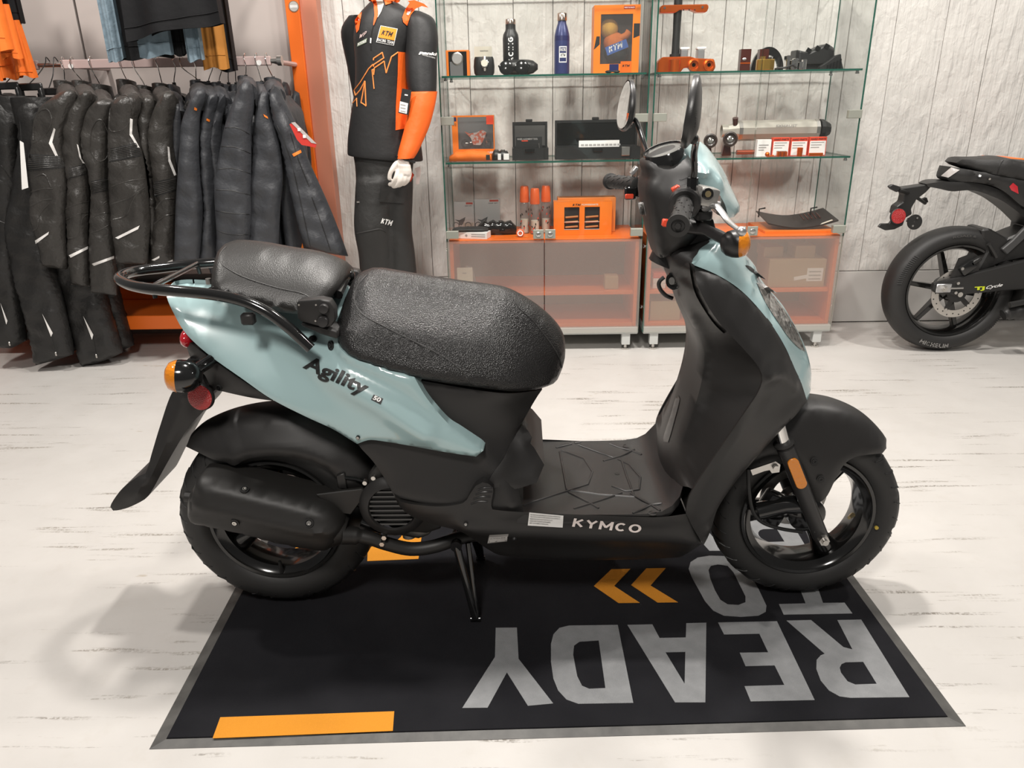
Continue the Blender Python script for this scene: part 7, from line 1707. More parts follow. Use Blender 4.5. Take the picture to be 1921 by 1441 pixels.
for l in ([(520, 235), (534, 268), (548, 310), (562, 370), (575, 430), (582, 462)], [(585, 370), (600, 410), (612, 445), (620, 470)], [(545, 250), (560, 300), (580, 350)]): seam(l, bvf, fj, 0.0022, M_BLACK, 'zip_seam', 0.0)
patch('orange_lining', [(564, 470), (567, 456), (571, 470)], bvf, M_OTAB, fj, off=0.004, depth=0.004, step=3, soft=False)
for k, q in ((4, [(494, 214), (502, 219), (503, 223), (496, 219)]), (0, [(365, 201), (370, 204), (369, 208), (364, 206)]), (1, [(388, 222), (394, 225), (393, 229), (387, 226)])): patch('orange_tab', q, pj[k][1], M_OTAB, pj[k][0], off=0.003, depth=0.003, step=3, soft=False)
t2 = thing('hang_tag', at(560, 250, y=3.26), 'red and silver hang tag on the rightmost padded jacket', 'hang tag', 'hang tags')
MB().prism([at(x, y, y=3.26) for x, y in ((543, 233), (553, 229), (594, 270), (592, 277), (566, 272), (557, 262))], (0, 0.002, 0)).build('tag', mat('tag_red', (0.55, 0.04, 0.03), 0.4), t2, recalc=True, smooth=0)
MB().prism([at(x, y, y=3.2585) for x, y in ((546, 230), (553, 229), (594, 270), (584, 268), (560, 244))], (0, 0.0008, 0)).build('silver_band', mat('tag_silver', (0.45, 0.42, 0.4), 0.4), t2, recalc=True, smooth=0)
for a_, b_ in ((561, 243), (571, 256)): MB().box(at(a_, b_, y=3.257), (0.012, 0.0008, 0.012)).build('white_mark', M_WHITE, t2, smooth=0)
MB().tube([at(548, 232, y=3.26), at(542, 222, y=3.3), at(536, 212, y=3.34)], 0.001, 5).build('string', M_BLACK, t2)
# trousers on clip hangers, far left
def trousers(outline, yp, waist, label, seed, side):
    m_ = panel(cp(outline), yp, dy=0.008, bulge=0.05, r=0.06, step=0.017, rim=2, shape=fold(seed, 0.005))
    zb = min(v.z for v in m_.v)
    top = at(waist[0], waist[1], y=yp)
    t = thing('leather_trousers', (top.x, yp, zb), label, 'trousers', 'leather trousers on the left')
    m_.build('leg', M_PANTS, t, recalc=True, smooth=70)
    MB().add([Vector((v.x, v.y + 0.115, v.z)) for v in m_.v], m_.f).build('leg', M_PANTS, t, recalc=True, smooth=70)
    wb = [[top + Vector((math.cos(2*PI*i/28)*0.1*s, math.sin(2*PI*i/28)*0.085*s + 0.04, z)) for i in range(28)] for z, s in ((-0.09, 1.0), (0.0, 1.0), (0.02, 0.98), (0.021, 0.9))]
    MB().loft(wb).build('waistband', M_PANTS, t, smooth=60)
    h = thing('clip_hanger', top + Vector((0, 0, 0.03)), 'black clip hanger of the ' + side + ' leather trousers', 'hanger', 'clip hangers')
    rz = Matrix.Rotation(R(-24), 3, 'Z'); u = rz @ Vector((1, 0, 0)); c = top + Vector((0, 0.03, 0.062))
    MB().box(c, (0.15, 0.011, 0.03), rz).build('bar', M_HANG, h, bevel=0.004)
    for s in (-1, 1): MB().box(c + u*(s*0.066) + Vector((0, -0.002, -0.04)), (0.018, 0.018, 0.07), rz).build('clip', M_HANG, h, bevel=0.003)
    MB().tube(smooth_path([c + Vector((0, 0, 0.014)), Vector((c.x, (c.y + YB)/2, (c.z + RZ)/2 + 0.01)), Vector((c.x, YB - 0.024, RZ + 0.005)), Vector((c.x, YB - 0.008, RZ + 0.031)), Vector((c.x, YB + 0.014, RZ + 0.015))], 5), 0.0022, 8).build('hook', M_HANG, h)
    return t, bvh_of(m_)
tr1 = trousers([(-90, 400), (66, 412), (74, 540), (80, 700), (64, 850), (72, 1000), (96, 1292, 'c'), (40, 1320), (-30, 1312, 'c'), (-90, 1000)], 3.42, (12, 190), 'leftmost black leather trousers cut by the picture edge', 1, 'leftmost')
tr2 = trousers([(75, 400), (160, 390), (172, 600), (180, 800), (200, 1000), (240, 1160), (275, 1345, 'c'), (210, 1366), (135, 1385, 'c'), (95, 1200), (45, 1010), (22, 880), (48, 700), (68, 560)], 3.40, (56, 192), 'black leather trousers with a white calf slash, second from the left', 2, 'middle')
tr3 = trousers([(150, 420), (230, 420), (290, 700), (340, 900), (400, 1120), (432, 1240), (462, 1338, 'c'), (390, 1370), (312, 1392, 'c'), (282, 1290), (232, 1120), (195, 960), (165, 700)], 3.47, (92, 200), 'black leather trousers hanging lowest beside the orange base shelf', 3, 'rightmost')
stripes(*tr2, [[(79, 588.5), (99, 625), (95.6, 632)]]); stripes(*tr3, [[(156, 593), (175, 628), (172.5, 637.5)]]); stripes(*tr1, [[(0.5, 568), (14, 602), (11.7, 609)]])
for k, (x, y) in ((0, (18, 645)), (1, (105, 664)), (2, (181, 668))):
    q = onto(x, y, (tr1, tr2, tr3)[k][1], 0.004)
    if q is not None: MB().box(q, (0.008, 0.008, 0.02)).build('zip_pull', M_STEEL, (tr1, tr2, tr3)[k][0], bevel=0.002)
for k, l in ((0, [(0, 415), (20, 422), (40, 420)]), (1, [(95, 620), (100, 650), (104, 664)]), (2, [(168, 610), (176, 640), (181, 668)]), (0, [(2, 310), (22, 340), (36, 372)])): seam(l, (tr1, tr2, tr3)[k][1], (tr1, tr2, tr3)[k][0], 0.002, M_PANTS, 'seam', 0.0)
t2 = thing('hang_tag', at(45, 310, y=3.30), 'long white paper tag hanging beside the trousers', 'hang tag', 'hang tags')
MB().prism([at(x, y, y=3.30) for x, y in ((37, 264), (44, 268), (53, 352), (41, 356))], (0, 0.001, 0)).build('tag', M_WHITE, t2, recalc=True, smooth=0)
MB().tube([at(40, 266, y=3.301), at(38, 235, y=3.34), at(36, 210, y=3.38)], 0.0009, 5).build('string', M_BLACK, t2)

# ---- shirts on the upper rail
UZ, UY = 2.0, 3.42
ur = thing('upper_rail', (-1.9, UY, UZ), 'upper clothes rail above the picture carrying shirts and shorts', 'clothes rail')
MB().cyl((-3.2, UY, UZ), (-1.0, UY, UZ), 0.013, n=14).build('tube', M_STEEL, ur)
for x in (-3.1, -1.05): MB().cyl((x, UY + 0.001, UZ), (x, YP + 0.01, UZ), 0.011, n=12).build('wall_arm', M_STEEL, ur)
def hung_cloth(name, pl, pr, label, cat, mt_, group, y, seed, thick=0.03, wave=0.012, ztop=UZ + 0.012, taper=0.85, hem=True):
    """pl, pr: photo pixels of the left and right hem corner"""
    rnd = random.Random(seed)
    a, b_ = at(*pl, y=y), at(*pr, y=y)
    t = thing(name, (a + b_)/2, label, cat, group)
    p1, p2, p3 = [rnd.uniform(0, 6.28) for _ in range(3)]
    n = 30; rows = 14
    mid = (a + b_)/2
    vs = []; 
    for k in range(rows + 1):
        v = k/rows
        for i in range(n + 1):
            w_ = i/n; p = a.lerp(b_, w_)
            x = mid.x + (p.x - mid.x)*(1 - (1 - taper)*v)
            z = p.z + (ztop - p.z)*v
            yy = y + wave*(1 - 0.6*v)*(math.sin(w_*9 + p1) + 0.6*math.sin(w_*17 + p2)) + 0.012*math.sin(w_*PI)*-1
            if k == 0: z += 0.006*math.sin(w_*7 + p3)
            vs.append(Vector((x, yy, z)))
    m_ = MB(); W = n + 1
    fr_ = vs; bk = [v + Vector((0, thick, 0.004)) for v in vs]
    m_.add(fr_ + bk, [])
    T = len(vs)
    for k in range(rows):
        for i in range(n):
            q = (k*W + i, k*W + i + 1, (k + 1)*W + i + 1, (k + 1)*W + i)
            m_.f.append(q); m_.f.append(tuple(T + j for j in reversed(q))); m_.m += [0, 0]
    for k in range(rows):
        for i in (0, n):
            m_.f.append((k*W + i, (k + 1)*W + i, T + (k + 1)*W + i, T + k*W + i)); m_.m.append(0)
    for i in range(n):
        for k in (rows,):
            m_.f.append((k*W + i, k*W + i + 1, T + k*W + i + 1, T + k*W + i)); m_.m.append(0)
    m_.build('cloth', mt_, t, recalc=True, smooth=60)
    if hem:
        hp = [vs[W + i] + Vector((0, -0.002, 0.004)) for i in range(n + 1)]
        MB().tube(hp, 0.0016, 4).build('hem_stitch', mt_, t)
    return t
M_TBLK = mat('black_cotton', (0.008, 0.008, 0.009), 0.7, bump=(18, 0.3, 4, 'n', 0.01), spec=0.2)
M_DEN = mat('grey_blue_chambray', (0.13, 0.185, 0.225), 0.8, bump=(40, 0.5, 5, 'n', 0.01), var=(25, (0.2, 0.27, 0.32), 0.5))
M_OCH = mat('ochre_cotton', (0.42, 0.17, 0.025), 0.8, bump=(20, 0.3, 4, 'n', 0.01))
M_OSH = mat('orange_cotton_shirt', (0.82, 0.165, 0.012), 0.75, bump=(20, 0.3, 4, 'n', 0.01))
G = 'shirts on the upper rail'
hung_cloth('t_shirt', (236, 76), (415, 42), 'black t-shirt facing the room with its hem hiding the chambray shirts', 'shirt', M_TBLK, G, 3.30, 1, 0.05)
hung_cloth('t_shirt', (227, 112), (322, 108), 'black shirt hem between the two chambray sleeves', 'shirt', M_TBLK, G, 3.40, 6, 0.02)
hung_cloth('chambray_shirt', (205, 119), (232, 112), 'grey blue chambray shirt at the left edge of the upper shirts', 'shirt', M_DEN, G, 3.37, 2, 0.03, 0.006, taper=1.0)
hung_cloth('chambray_shirt', (262, 110), (322, 104), 'grey blue chambray shirt under the middle of the black t-shirt', 'shirt', M_DEN, G, 3.36, 3, 0.03, 0.006, taper=1.0)
hung_cloth('chambray_shirt', (351, 116), (382, 113), 'grey blue chambray shirt at the right under the black t-shirt', 'shirt', M_DEN, G, 3.37, 4, 0.03, 0.008, taper=1.0)
hung_cloth('t_shirt', (322, 104), (352, 104), 'dark shirt between two chambray shirts on the upper rail', 'shirt', M_TBLK, G, 3.42, 9, 0.03, 0.006, taper=1.0)
hung_cloth('ochre_shirt', (384, 130), (426, 128), 'ochre brown shirt behind the black t-shirt', 'shirt', M_OCH, G, 3.46, 5, 0.03, 0.008, taper=0.95)
hung_cloth('t_shirt', (404, 130), (443, 136), 'black long shirt at the right end of the upper rail', 'shirt', M_TBLK, G, 3.50, 8, 0.04, 0.008, taper=0.8)
hung_cloth('orange_shorts', (-40, 95), (16, 94), 'bright orange shorts at the picture edge, front pair', 'shorts', M_OSH, 'orange shorts on the upper rail', 3.33, 11, 0.04, 0.008, taper=0.8)
hung_cloth('orange_shorts', (4, 110), (36, 108), 'bright orange shorts just right of the front pair', 'shorts', M_OSH, 'orange shorts on the upper rail', 3.38, 12, 0.03, 0.006, ztop=at(20, 8, y=3.38).z, taper=0.75)
hung_cloth('orange_shorts', (30, 145), (65, 144), 'red-orange shorts hanging lowest of the orange ones', 'shorts', M_OSH, 'orange shorts on the upper rail', 3.44, 13, 0.03, 0.006, ztop=at(36, 38, y=3.44).z, taper=0.4)
hung_cloth('orange_shorts', (0, 150), (30, 148), 'red-orange shorts hanging behind the rail at the far left', 'shorts', M_OSH, 'orange shorts on the upper rail', 3.48, 14, 0.02, 0.006, taper=0.7)
hung_cloth('t_shirt', (10, 46), (40, 42), 'black shirt hanging above the orange shorts', 'shirt', M_TBLK, G, 3.46, 15, 0.03, 0.006, taper=0.9)
# ================================================================ dressed mannequin
def remesh(m, voxel, smooth_it=2):
    me = bpy.data.meshes.new('tmp'); me.from_pydata([tuple(v) for v in m.v], [], m.f)
    bm = bmesh.new(); bm.from_mesh(me); bmesh.ops.recalc_face_normals(bm, faces=bm.faces); bm.to_mesh(me); bm.free()
    o = bpy.data.objects.new('tmp', me); COL.objects.link(o)
    r = o.modifiers.new('r', 'REMESH'); r.mode = 'VOXEL'; r.voxel_size = voxel
    s = o.modifiers.new('s', 'SMOOTH'); s.iterations = smooth_it; s.factor = 0.5
    bpy.context.view_layer.update()
    ev = o.evaluated_get(bpy.context.evaluated_depsgraph_get()).to_mesh()
    out = MB().add([tuple(v.co) for v in ev.vertices], [tuple(p.vertices) for p in ev.polygons])
    bpy.data.objects.remove(o); bpy.data.meshes.remove(me)
    return out
YQ = 3.47
M_MANN = mat('white_mannequin', (0.72, 0.66, 0.6), 0.38)
M_JB = mat('black_softshell', (0.0125, 0.0125, 0.013), 0.55, bump=(14, 0.3, 4, 'n', 0.01))
M_JO = mat('orange_softshell', (0.85, 0.13, 0.012), 0.55, bump=(16, 0.35, 4, 'n', 0.01))
M_PB = mat('black_trouser_cloth', (0.018, 0.0175, 0.0165), 0.6, bump=(15, 0.5, 5, 'n', 0.014))
def prow(py, l, r, dep, y=YQ, n=28, tilt=0.0, sq=0.85):
    a, b_ = at(l, py + tilt*-0.5, y=y), at(r, py + tilt*0.5, y=y)
    c = (a + b_)/2; h = (b_ - a)/2
    return [c + h*(math.copysign(abs(math.cos(2*PI*k/n))**sq, math.cos(2*PI*k/n))) + Vector((0, -math.sin(2*PI*k/n)*dep, 0)) for k in range(n)]
def fine(rows, per=4):
    """catmull-rom between rings"""
    out = []
    for i in range(len(rows) - 1):
        r0, r1, r2, r3 = rows[max(i - 1, 0)], rows[i], rows[i + 1], rows[min(i + 2, len(rows) - 1)]
        for k in range(per):
            t = k/per
            out.append([0.5*((2*b) + (c - a)*t + (2*a - 5*b + 4*c - d)*t*t + (3*b - a - 3*c + d)*t**3) for a, b, c, d in zip(r0, r1, r2, r3)])
    out.append(rows[-1]); return out
def limb(pts, per=5, n=20, sq=1.0):
    """pts: (px, py, y, radius along x, radius along y)"""
    rows = []
    for px, py, y, ra, rb_ in pts:
        c = at(px, py, y=y)
        rows.append([c + Vector((math.cos(2*PI*k/n)*ra, -math.sin(2*PI*k/n)*rb_, 0)) for k in range(n)])
    return MB().loft(fine(rows, per))
mq = thing('mannequin', (at(725, 400, y=YQ).x, YQ, 0), 'white mannequin in black and orange racing jacket and black trousers between rail and cabinet', 'mannequin')
# body: one continuous surface (legs, trunk, neck, head, far arm)
bd = MB()
bd.loft(fine([prow(-120, 700, 735, 0.06), prow(-95, 690, 745, 0.1), prow(-55, 690, 746, 0.1), prow(-30, 698, 740, 0.075), prow(-12, 703, 737, 0.055), prow(10, 700, 742, 0.06), prow(28, 688, 770, 0.08), prow(60, 676, 768, 0.1), prow(150, 676, 760, 0.1), prow(250, 666, 778, 0.1), prow(320, 676, 768, 0.1)]))
f0, f1 = at(703, 676, z=0.02), at(752, 672, z=0.02)
for (hx, hy), kn, ft in (((712, 315), (708, 440), f0), ((752, 315), (752, 440), f1)):
    c = [at(hx, hy, y=YQ), at(*kn, y=YQ - 0.02), Vector((ft.x, YQ, 0.09))]
    bd.tube(smooth_path(c, 6), [0.042 - 0.006*i/12 for i in range(13)], 16)
    bd.tube([Vector((ft.x, YQ + 0.06, 0.045)), Vector((ft.x, YQ - 0.05, 0.045)), Vector((ft.x - 0.01, YQ - 0.17, 0.03))], [0.045, 0.045, 0.022], 14)
bo = remesh(bd, 0.012, 3).build('body', M_MANN, mq, smooth=80)
MB().lathe([(0.17, 0), (0.17, 0.008), (0.16, 0.01)], ((f0.x + f1.x)/2, YQ - 0.02, 0), (0, 0, 1), 40).build('base_plate', M_STEEL, mq)
# hand
hd = MB()
YH = 3.30
def hp(l): return [at(680 + x/10.29, 260 + y/10.29, y=YH + dy) for x, y, dy in l]
hd.tube(smooth_path(hp([(850, 260, 0.02), (800, 400, 0.0), (790, 500, 0.0), (800, 600, 0.0), (790, 690, 0.0)]), 4), [0.026]*4 + [0.027]*4 + [0.034]*4 + [0.036]*4 + [0.03], 16, flat=0.75)
for l, r_ in (([(680, 470, 0), (630, 510, -0.012), (570, 600, -0.02), (530, 690, -0.02), (520, 770, -0.018)], 0.0115),
              ([(700, 560, 0), (680, 640, -0.012), (645, 760, -0.02), (590, 850, -0.012), (530, 885, 0.0)], 0.0115),
              ([(770, 590, 0), (770, 680, -0.016), (735, 810, -0.024), (670, 900, -0.012), (600, 925, 0.002)], 0.0115),
              ([(840, 590, 0), (845, 680, -0.012), (815, 800, -0.018), (750, 880, -0.008), (690, 910, 0.004)], 0.011),
              ([(900, 590, 0.004), (910, 680, -0.004), (885, 790, -0.01), (830, 860, -0.002), (790, 885, 0.008)], 0.0098)):
    P = smooth_path(hp(l), 5)
    hd.tube(P, [r_*(1.05 - 0.28*i/len(P)) for i in range(len(P))], 12)
    hd.sphere(P[-1], r_*0.78, 10, 8)
remesh(hd, 0.0032, 3).build('hand', M_MANN, mq, smooth=80)
# jacket
tors = MB().loft(fine([prow(6, 694, 747, 0.075), prow(14, 686, 760, 0.085), prow(24, 677, 778, 0.095), prow(42, 668, 785, 0.108), prow(70, 664, 782, 0.118), prow(110, 667, 772, 0.12), prow(160, 667, 771, 0.12), prow(210, 660, 776, 0.125), prow(255, 654, 787, 0.13), prow(290, 653, 793, 0.135, tilt=12), prow(296, 654, 792, 0.13, tilt=12)]))
jk = tors.build('jacket', M_JB, mq, smooth=80)
bv_t = bvh_of(tors)
up = limb([(777, 22, 3.46, 0.03, 0.05), (786, 36, 3.45, 0.062, 0.075), (791, 70, 3.43, 0.069, 0.075), (790, 110, 3.41, 0.067, 0.07), (791, 150, 3.39, 0.064, 0.066), (793, 178, 3.375, 0.056, 0.058), (792, 195, 3.365, 0.04, 0.04)])
upo = up.build('jacket_sleeve', M_JB, mq, smooth=80)
lo_ = limb([(794, 172, 3.375, 0.06, 0.062), (790, 200, 3.36, 0.058, 0.06), (783, 235, 3.345, 0.053, 0.055), (774, 262, 3.33, 0.048, 0.05), (766, 284, 3.315, 0.043, 0.046), (761, 297, 3.305, 0.036, 0.04)])
loo = lo_.build('jacket_cuff_sleeve', M_JO, mq, smooth=80)
arm = MB(); arm.add(up.v, up.f); arm.add(lo_.v, lo_.f); bv_a = bvh_of(arm)
# far arm hangs behind the trunk
limb([(672, 30, 3.53, 0.04, 0.05), (666, 60, 3.56, 0.06, 0.065), (676, 120, 3.6, 0.06, 0.06), (688, 200, 3.61, 0.05, 0.05), (700, 280, 3.6, 0.04, 0.04)]).build('jacket_sleeve', M_JB, mq, smooth=80)
MB().tube([at(743, 294, y=3.295), at(760, 299, y=3.275), at(777, 304, y=3.30), at(765, 297, y=3.34)], 0.006, 8, closed=True).build('cuff_trim', M_JB, mq)
def jp(l, ox=640, oy=0, s=7.205): return [(ox + p[0]/s, oy + p[1]/s) + tuple(p[2:]) for p in l]
patch('side_panel', jp([(770, 700), (885, 710), (925, 1000), (960, 1220), (950, 1500), (850, 1740), (735, 1760), (740, 1440), (765, 1000)]), bv_t, M_JO, jk, off=0.003, depth=0.005, soft=False)
patch('shoulder_panel', jp([(900, 10), (990, 0), (1120, 50), (1180, 105), (1090, 82), (1010, 115), (940, 200), (892, 350), (840, 300), (825, 235), (870, 120), (925, 40)]), bvh_of(MB().add(tors.v, tors.f).add(up.v, up.f)), M_JO, jk, off=0.004, depth=0.006, soft=False)
patch('shoulder_panel', jp([(185, 270), (235, 195), (280, 160), (262, 260), (240, 400), (207, 445), (192, 370)]), bv_t, M_JO, jk, off=0.004, depth=0.006, soft=False)
for l in ([(1045, 45), (985, 80), (960, 95), (970, 115), (910, 205), (885, 195), (900, 150), (945, 70), (960, 90)],): patch('white_mark', jp(l), bvh_of(MB().add(tors.v, tors.f).add(up.v, up.f)), M_WHITE, jk, off=0.0068, depth=0.002, soft=False, step=2)
patch('white_mark', jp([(228, 230), (255, 195), (250, 240), (238, 290)]), bv_t, M_WHITE, jk, off=0.0068, depth=0.002, soft=False, step=2)
# collar, lined in orange
cr = [prow(2, 692, 749, 0.08), prow(-6, 694, 752, 0.082), prow(-16, 696, 750, 0.08)]
MB().loft(fine(cr, 3), cap=False).build('collar', M_JO, jk, smooth=60)
patch('collar_facing', jp([(395, -20), (470, -10), (490, 90), (500, 200), (440, 345), (432, 330), (450, 200), (440, 60)]), bv_t, M_JO, jk, off=0.004, depth=0.005, soft=False, step=3)
patch('neck_opening', jp([(470, -10), (560, -10), (575, 60), (540, 160), (492, 240), (500, 160), (488, 60)]), bv_t, M_MANN, jk, off=0.003, depth=0.004, soft=False, step=3)
patch('collar_flap', jp([(580, 0), (690, 0), (740, -10), (680, 40), (600, 66)]), bv_t, M_JO, jk, off=0.006, depth=0.006, soft=False, step=3)
seam([(702, 44), (698, 58), (696, 75), (696, 94)], bv_t, jk, 0.002, M_BLACK, 'zip')
patch('zip_pull', jp([(392, 510), (410, 515), (405, 585), (388, 580)]), bv_t, M_WHITE, jk, off=0.004, depth=0.003, soft=False, step=2)
patch('badge_border', jp([(533, 343), (764, 388), (712, 616), (472, 570)]), bv_t, M_WHITE, jk, off=0.003, depth=0.003, soft=False, step=4)
patch('badge_field', jp([(538, 351), (755, 393), (706, 607), (482, 564)]), bv_t, M_JB, jk, off=0.0036, depth=0.002, soft=False, step=4)
patch('badge_orange', jp([(540, 352), (754, 394), (720, 546), (500, 505)]), bv_t, mat('badge_orange', (0.85, 0.3, 0.02), 0.6), jk, off=0.0042, depth=0.002, soft=False, step=4)
lettering('badge_letters', 'KTM', pxmap((640 + 540/7.205, 468/7.205), (640 + 690/7.205, 498/7.205), (2.4, -9), bv_t, 0.0052), M_BLACK, jk, block=0.3, shear=0.25, fine_=True)
lettering('badge_letters', 'RACING TEAM', pxmap((640 + 489/7.205, 555/7.205), (640 + 703/7.205, 597/7.205), (1.0, -5.6), bv_t, 0.0052), M_WHITE, jk, block=0.24, fine_=True)
lettering('chest_letters', 'WP', pxmap((640 + 235/7.205, 525/7.205), (640 + 330/7.205, 478/7.205), (3, -9), bv_t, 0.003), mat('pinkish_print', (0.55, 0.42, 0.4), 0.6), jk, block=0.26, fine_=True)
patch('chest_label', jp([(222, 582), (350, 515), (340, 575), (216, 630)]), bv_t, mat('pale_green_print', (0.28, 0.34, 0.24), 0.6), jk, off=0.003, depth=0.002, soft=False, step=3)
lettering('chest_letters', 'MOTOREX', pxmap((640 + 222/7.205, 620/7.205), (640 + 338/7.205, 566/7.205), (0.6, -5), bv_t, 0.0042), M_WHITE, jk, bold=0.03, fine_=True)
def line(l, bvh, par, r=0.0026, m_=None):
    seam(jp(l), bvh, par, r, m_ or mat('orange_outline_print', (0.85, 0.27, 0.06), 0.6), 'outline_print', 0.001)
def straight(l, k=5):
    o = []
    for a, b_ in zip(l[:-1], l[1:]):
        for i in range(k): o.append((a[0] + (b_[0] - a[0])*i/k, a[1] + (b_[1] - a[1])*i/k))
    return o + [l[-1]]
for l in ([(435, 815), (440, 790), (555, 712), (575, 785), (440, 875), (435, 900)], [(432, 868), (370, 930), (260, 1110), (175, 1220), (195, 1290), (255, 1220), (320, 1100), (335, 1430), (270, 1385), (320, 1110)], [(445, 1200), (418, 950), (440, 940), (440, 1010), (450, 920), (580, 830), (608, 985), (680, 770), (770, 705)], [(150, 1400), (210, 1330), (215, 1440)]): line(straight(l), bv_t, jk)
lettering('sleeve_letters', 'pankl', pxmap((640 + 1045/7.205, 737/7.205), (640 + 1275/7.205, 765/7.205), (4, -7), bv_a, 0.002), M_WHITE, upo, bold=0.05, fine_=True)
lettering('sleeve_letters', 'RACING SYSTEMS', pxmap((640 + 1095/7.205, 745/7.205), (640 + 1270/7.205, 795/7.205), (0.5, -2.4), bv_a, 0.002), M_WHITE, upo, fine_=True)
# hang tags
tg = MB().prism([at(x, y, y=3.30) for x, y in ((754.5, 166), (772, 169), (766, 216), (747, 212))], (0, 0.001, 0)).build('hang_tag', M_BLACK, mq, recalc=True, smooth=0)
MB().prism([at(x, y, y=3.2992) for x, y in ((750.5, 190), (765.5, 194), (763, 213.5), (748.5, 210))], (0, 0.0004, 0)).build('tag_label', M_WHITE, tg, recalc=True, smooth=0)
for k in range(3): MB().prism([at(x, y + k*6, y=3.2986) for x, y in ((751.5, 195), (761, 197), (760.8, 199), (751.2, 197))], (0, 0.0003, 0)).build('tag_print', M_GREYP, tg, recalc=True, smooth=0)
MB().prism([at(x, y, y=3.2992) for x, y in ((759, 176.5), (765, 177.5), (765, 180), (759, 179))], (0, 0.0004, 0)).build('tag_print', M_WHITE, tg, recalc=True, smooth=0)
tg2 = MB().prism([at(x, y, y=3.42) for x, y in ((778, 316), (788, 312), (790, 321), (786, 345), (780, 346), (781, 324))], (0, 0.001, 0)).build('hang_tag', mat('tag_pink', (0.55, 0.45, 0.42), 0.6), mq, recalc=True, smooth=0)
MB().prism([at(x, y, y=3.43) for x, y in ((772, 322), (777, 328), (767, 348))], (0, 0.001, 0)).build('pocket_flag', M_REDSW, mq, recalc=True, smooth=0)
# trousers
hip = MB().loft(fine([prow(285, 662, 780, 0.115), prow(310, 667, 775, 0.12), prow(345, 669, 772, 0.115), prow(372, 672, 770, 0.105)]))
la = limb([(708, 335, 3.43, 0.095, 0.1), (704, 380, 3.42, 0.092, 0.1), (700, 430, 3.40, 0.085, 0.09), (706, 480, 3.42, 0.08, 0.085), (708, 540, 3.44, 0.08, 0.085), (706, 610, 3.46, 0.078, 0.085), (703, 664, 3.47, 0.075, 0.085)])
lb_ = limb([(748, 335, 3.47, 0.065, 0.1), (749, 380, 3.47, 0.06, 0.1), (748, 430, 3.46, 0.06, 0.09), (752, 480, 3.46, 0.066, 0.085), (755, 540, 3.46, 0.072, 0.085), (755, 610, 3.46, 0.075, 0.085), (752, 664, 3.46, 0.075, 0.085)])
tr_m = MB(); 
for q in (hip, la, lb_): tr_m.add(q.v, q.f)
tr_r = remesh(tr_m, 0.011, 3)
tro = tr_r.build('trousers', M_PB, mq, smooth=80)
bv_p = bvh_of(tr_r)
lettering('trouser_letters', 'KTM', pxmap((714, 419), (736, 424), (1.5, -10), bv_p, 0.003), M_WHITE, tro, block=0.3, shear=0.3, fine_=True)
patch('pocket_flap', [(716, 350), (764, 352), (758, 382), (712, 379)], bv_p, M_PB, tro, off=0.006, depth=0.007, soft=False)
seam([(669, 438), (690, 434), (712, 430), (724, 435)], bv_p, tro, 0.003, M_PB, 'knee_seam', 0.0)
q = onto(672, 379, bv_p, 0.004)
if q is not None: MB().box(q, (0.012, 0.006, 0.006)).build('zip_pull', M_STEEL, tro)
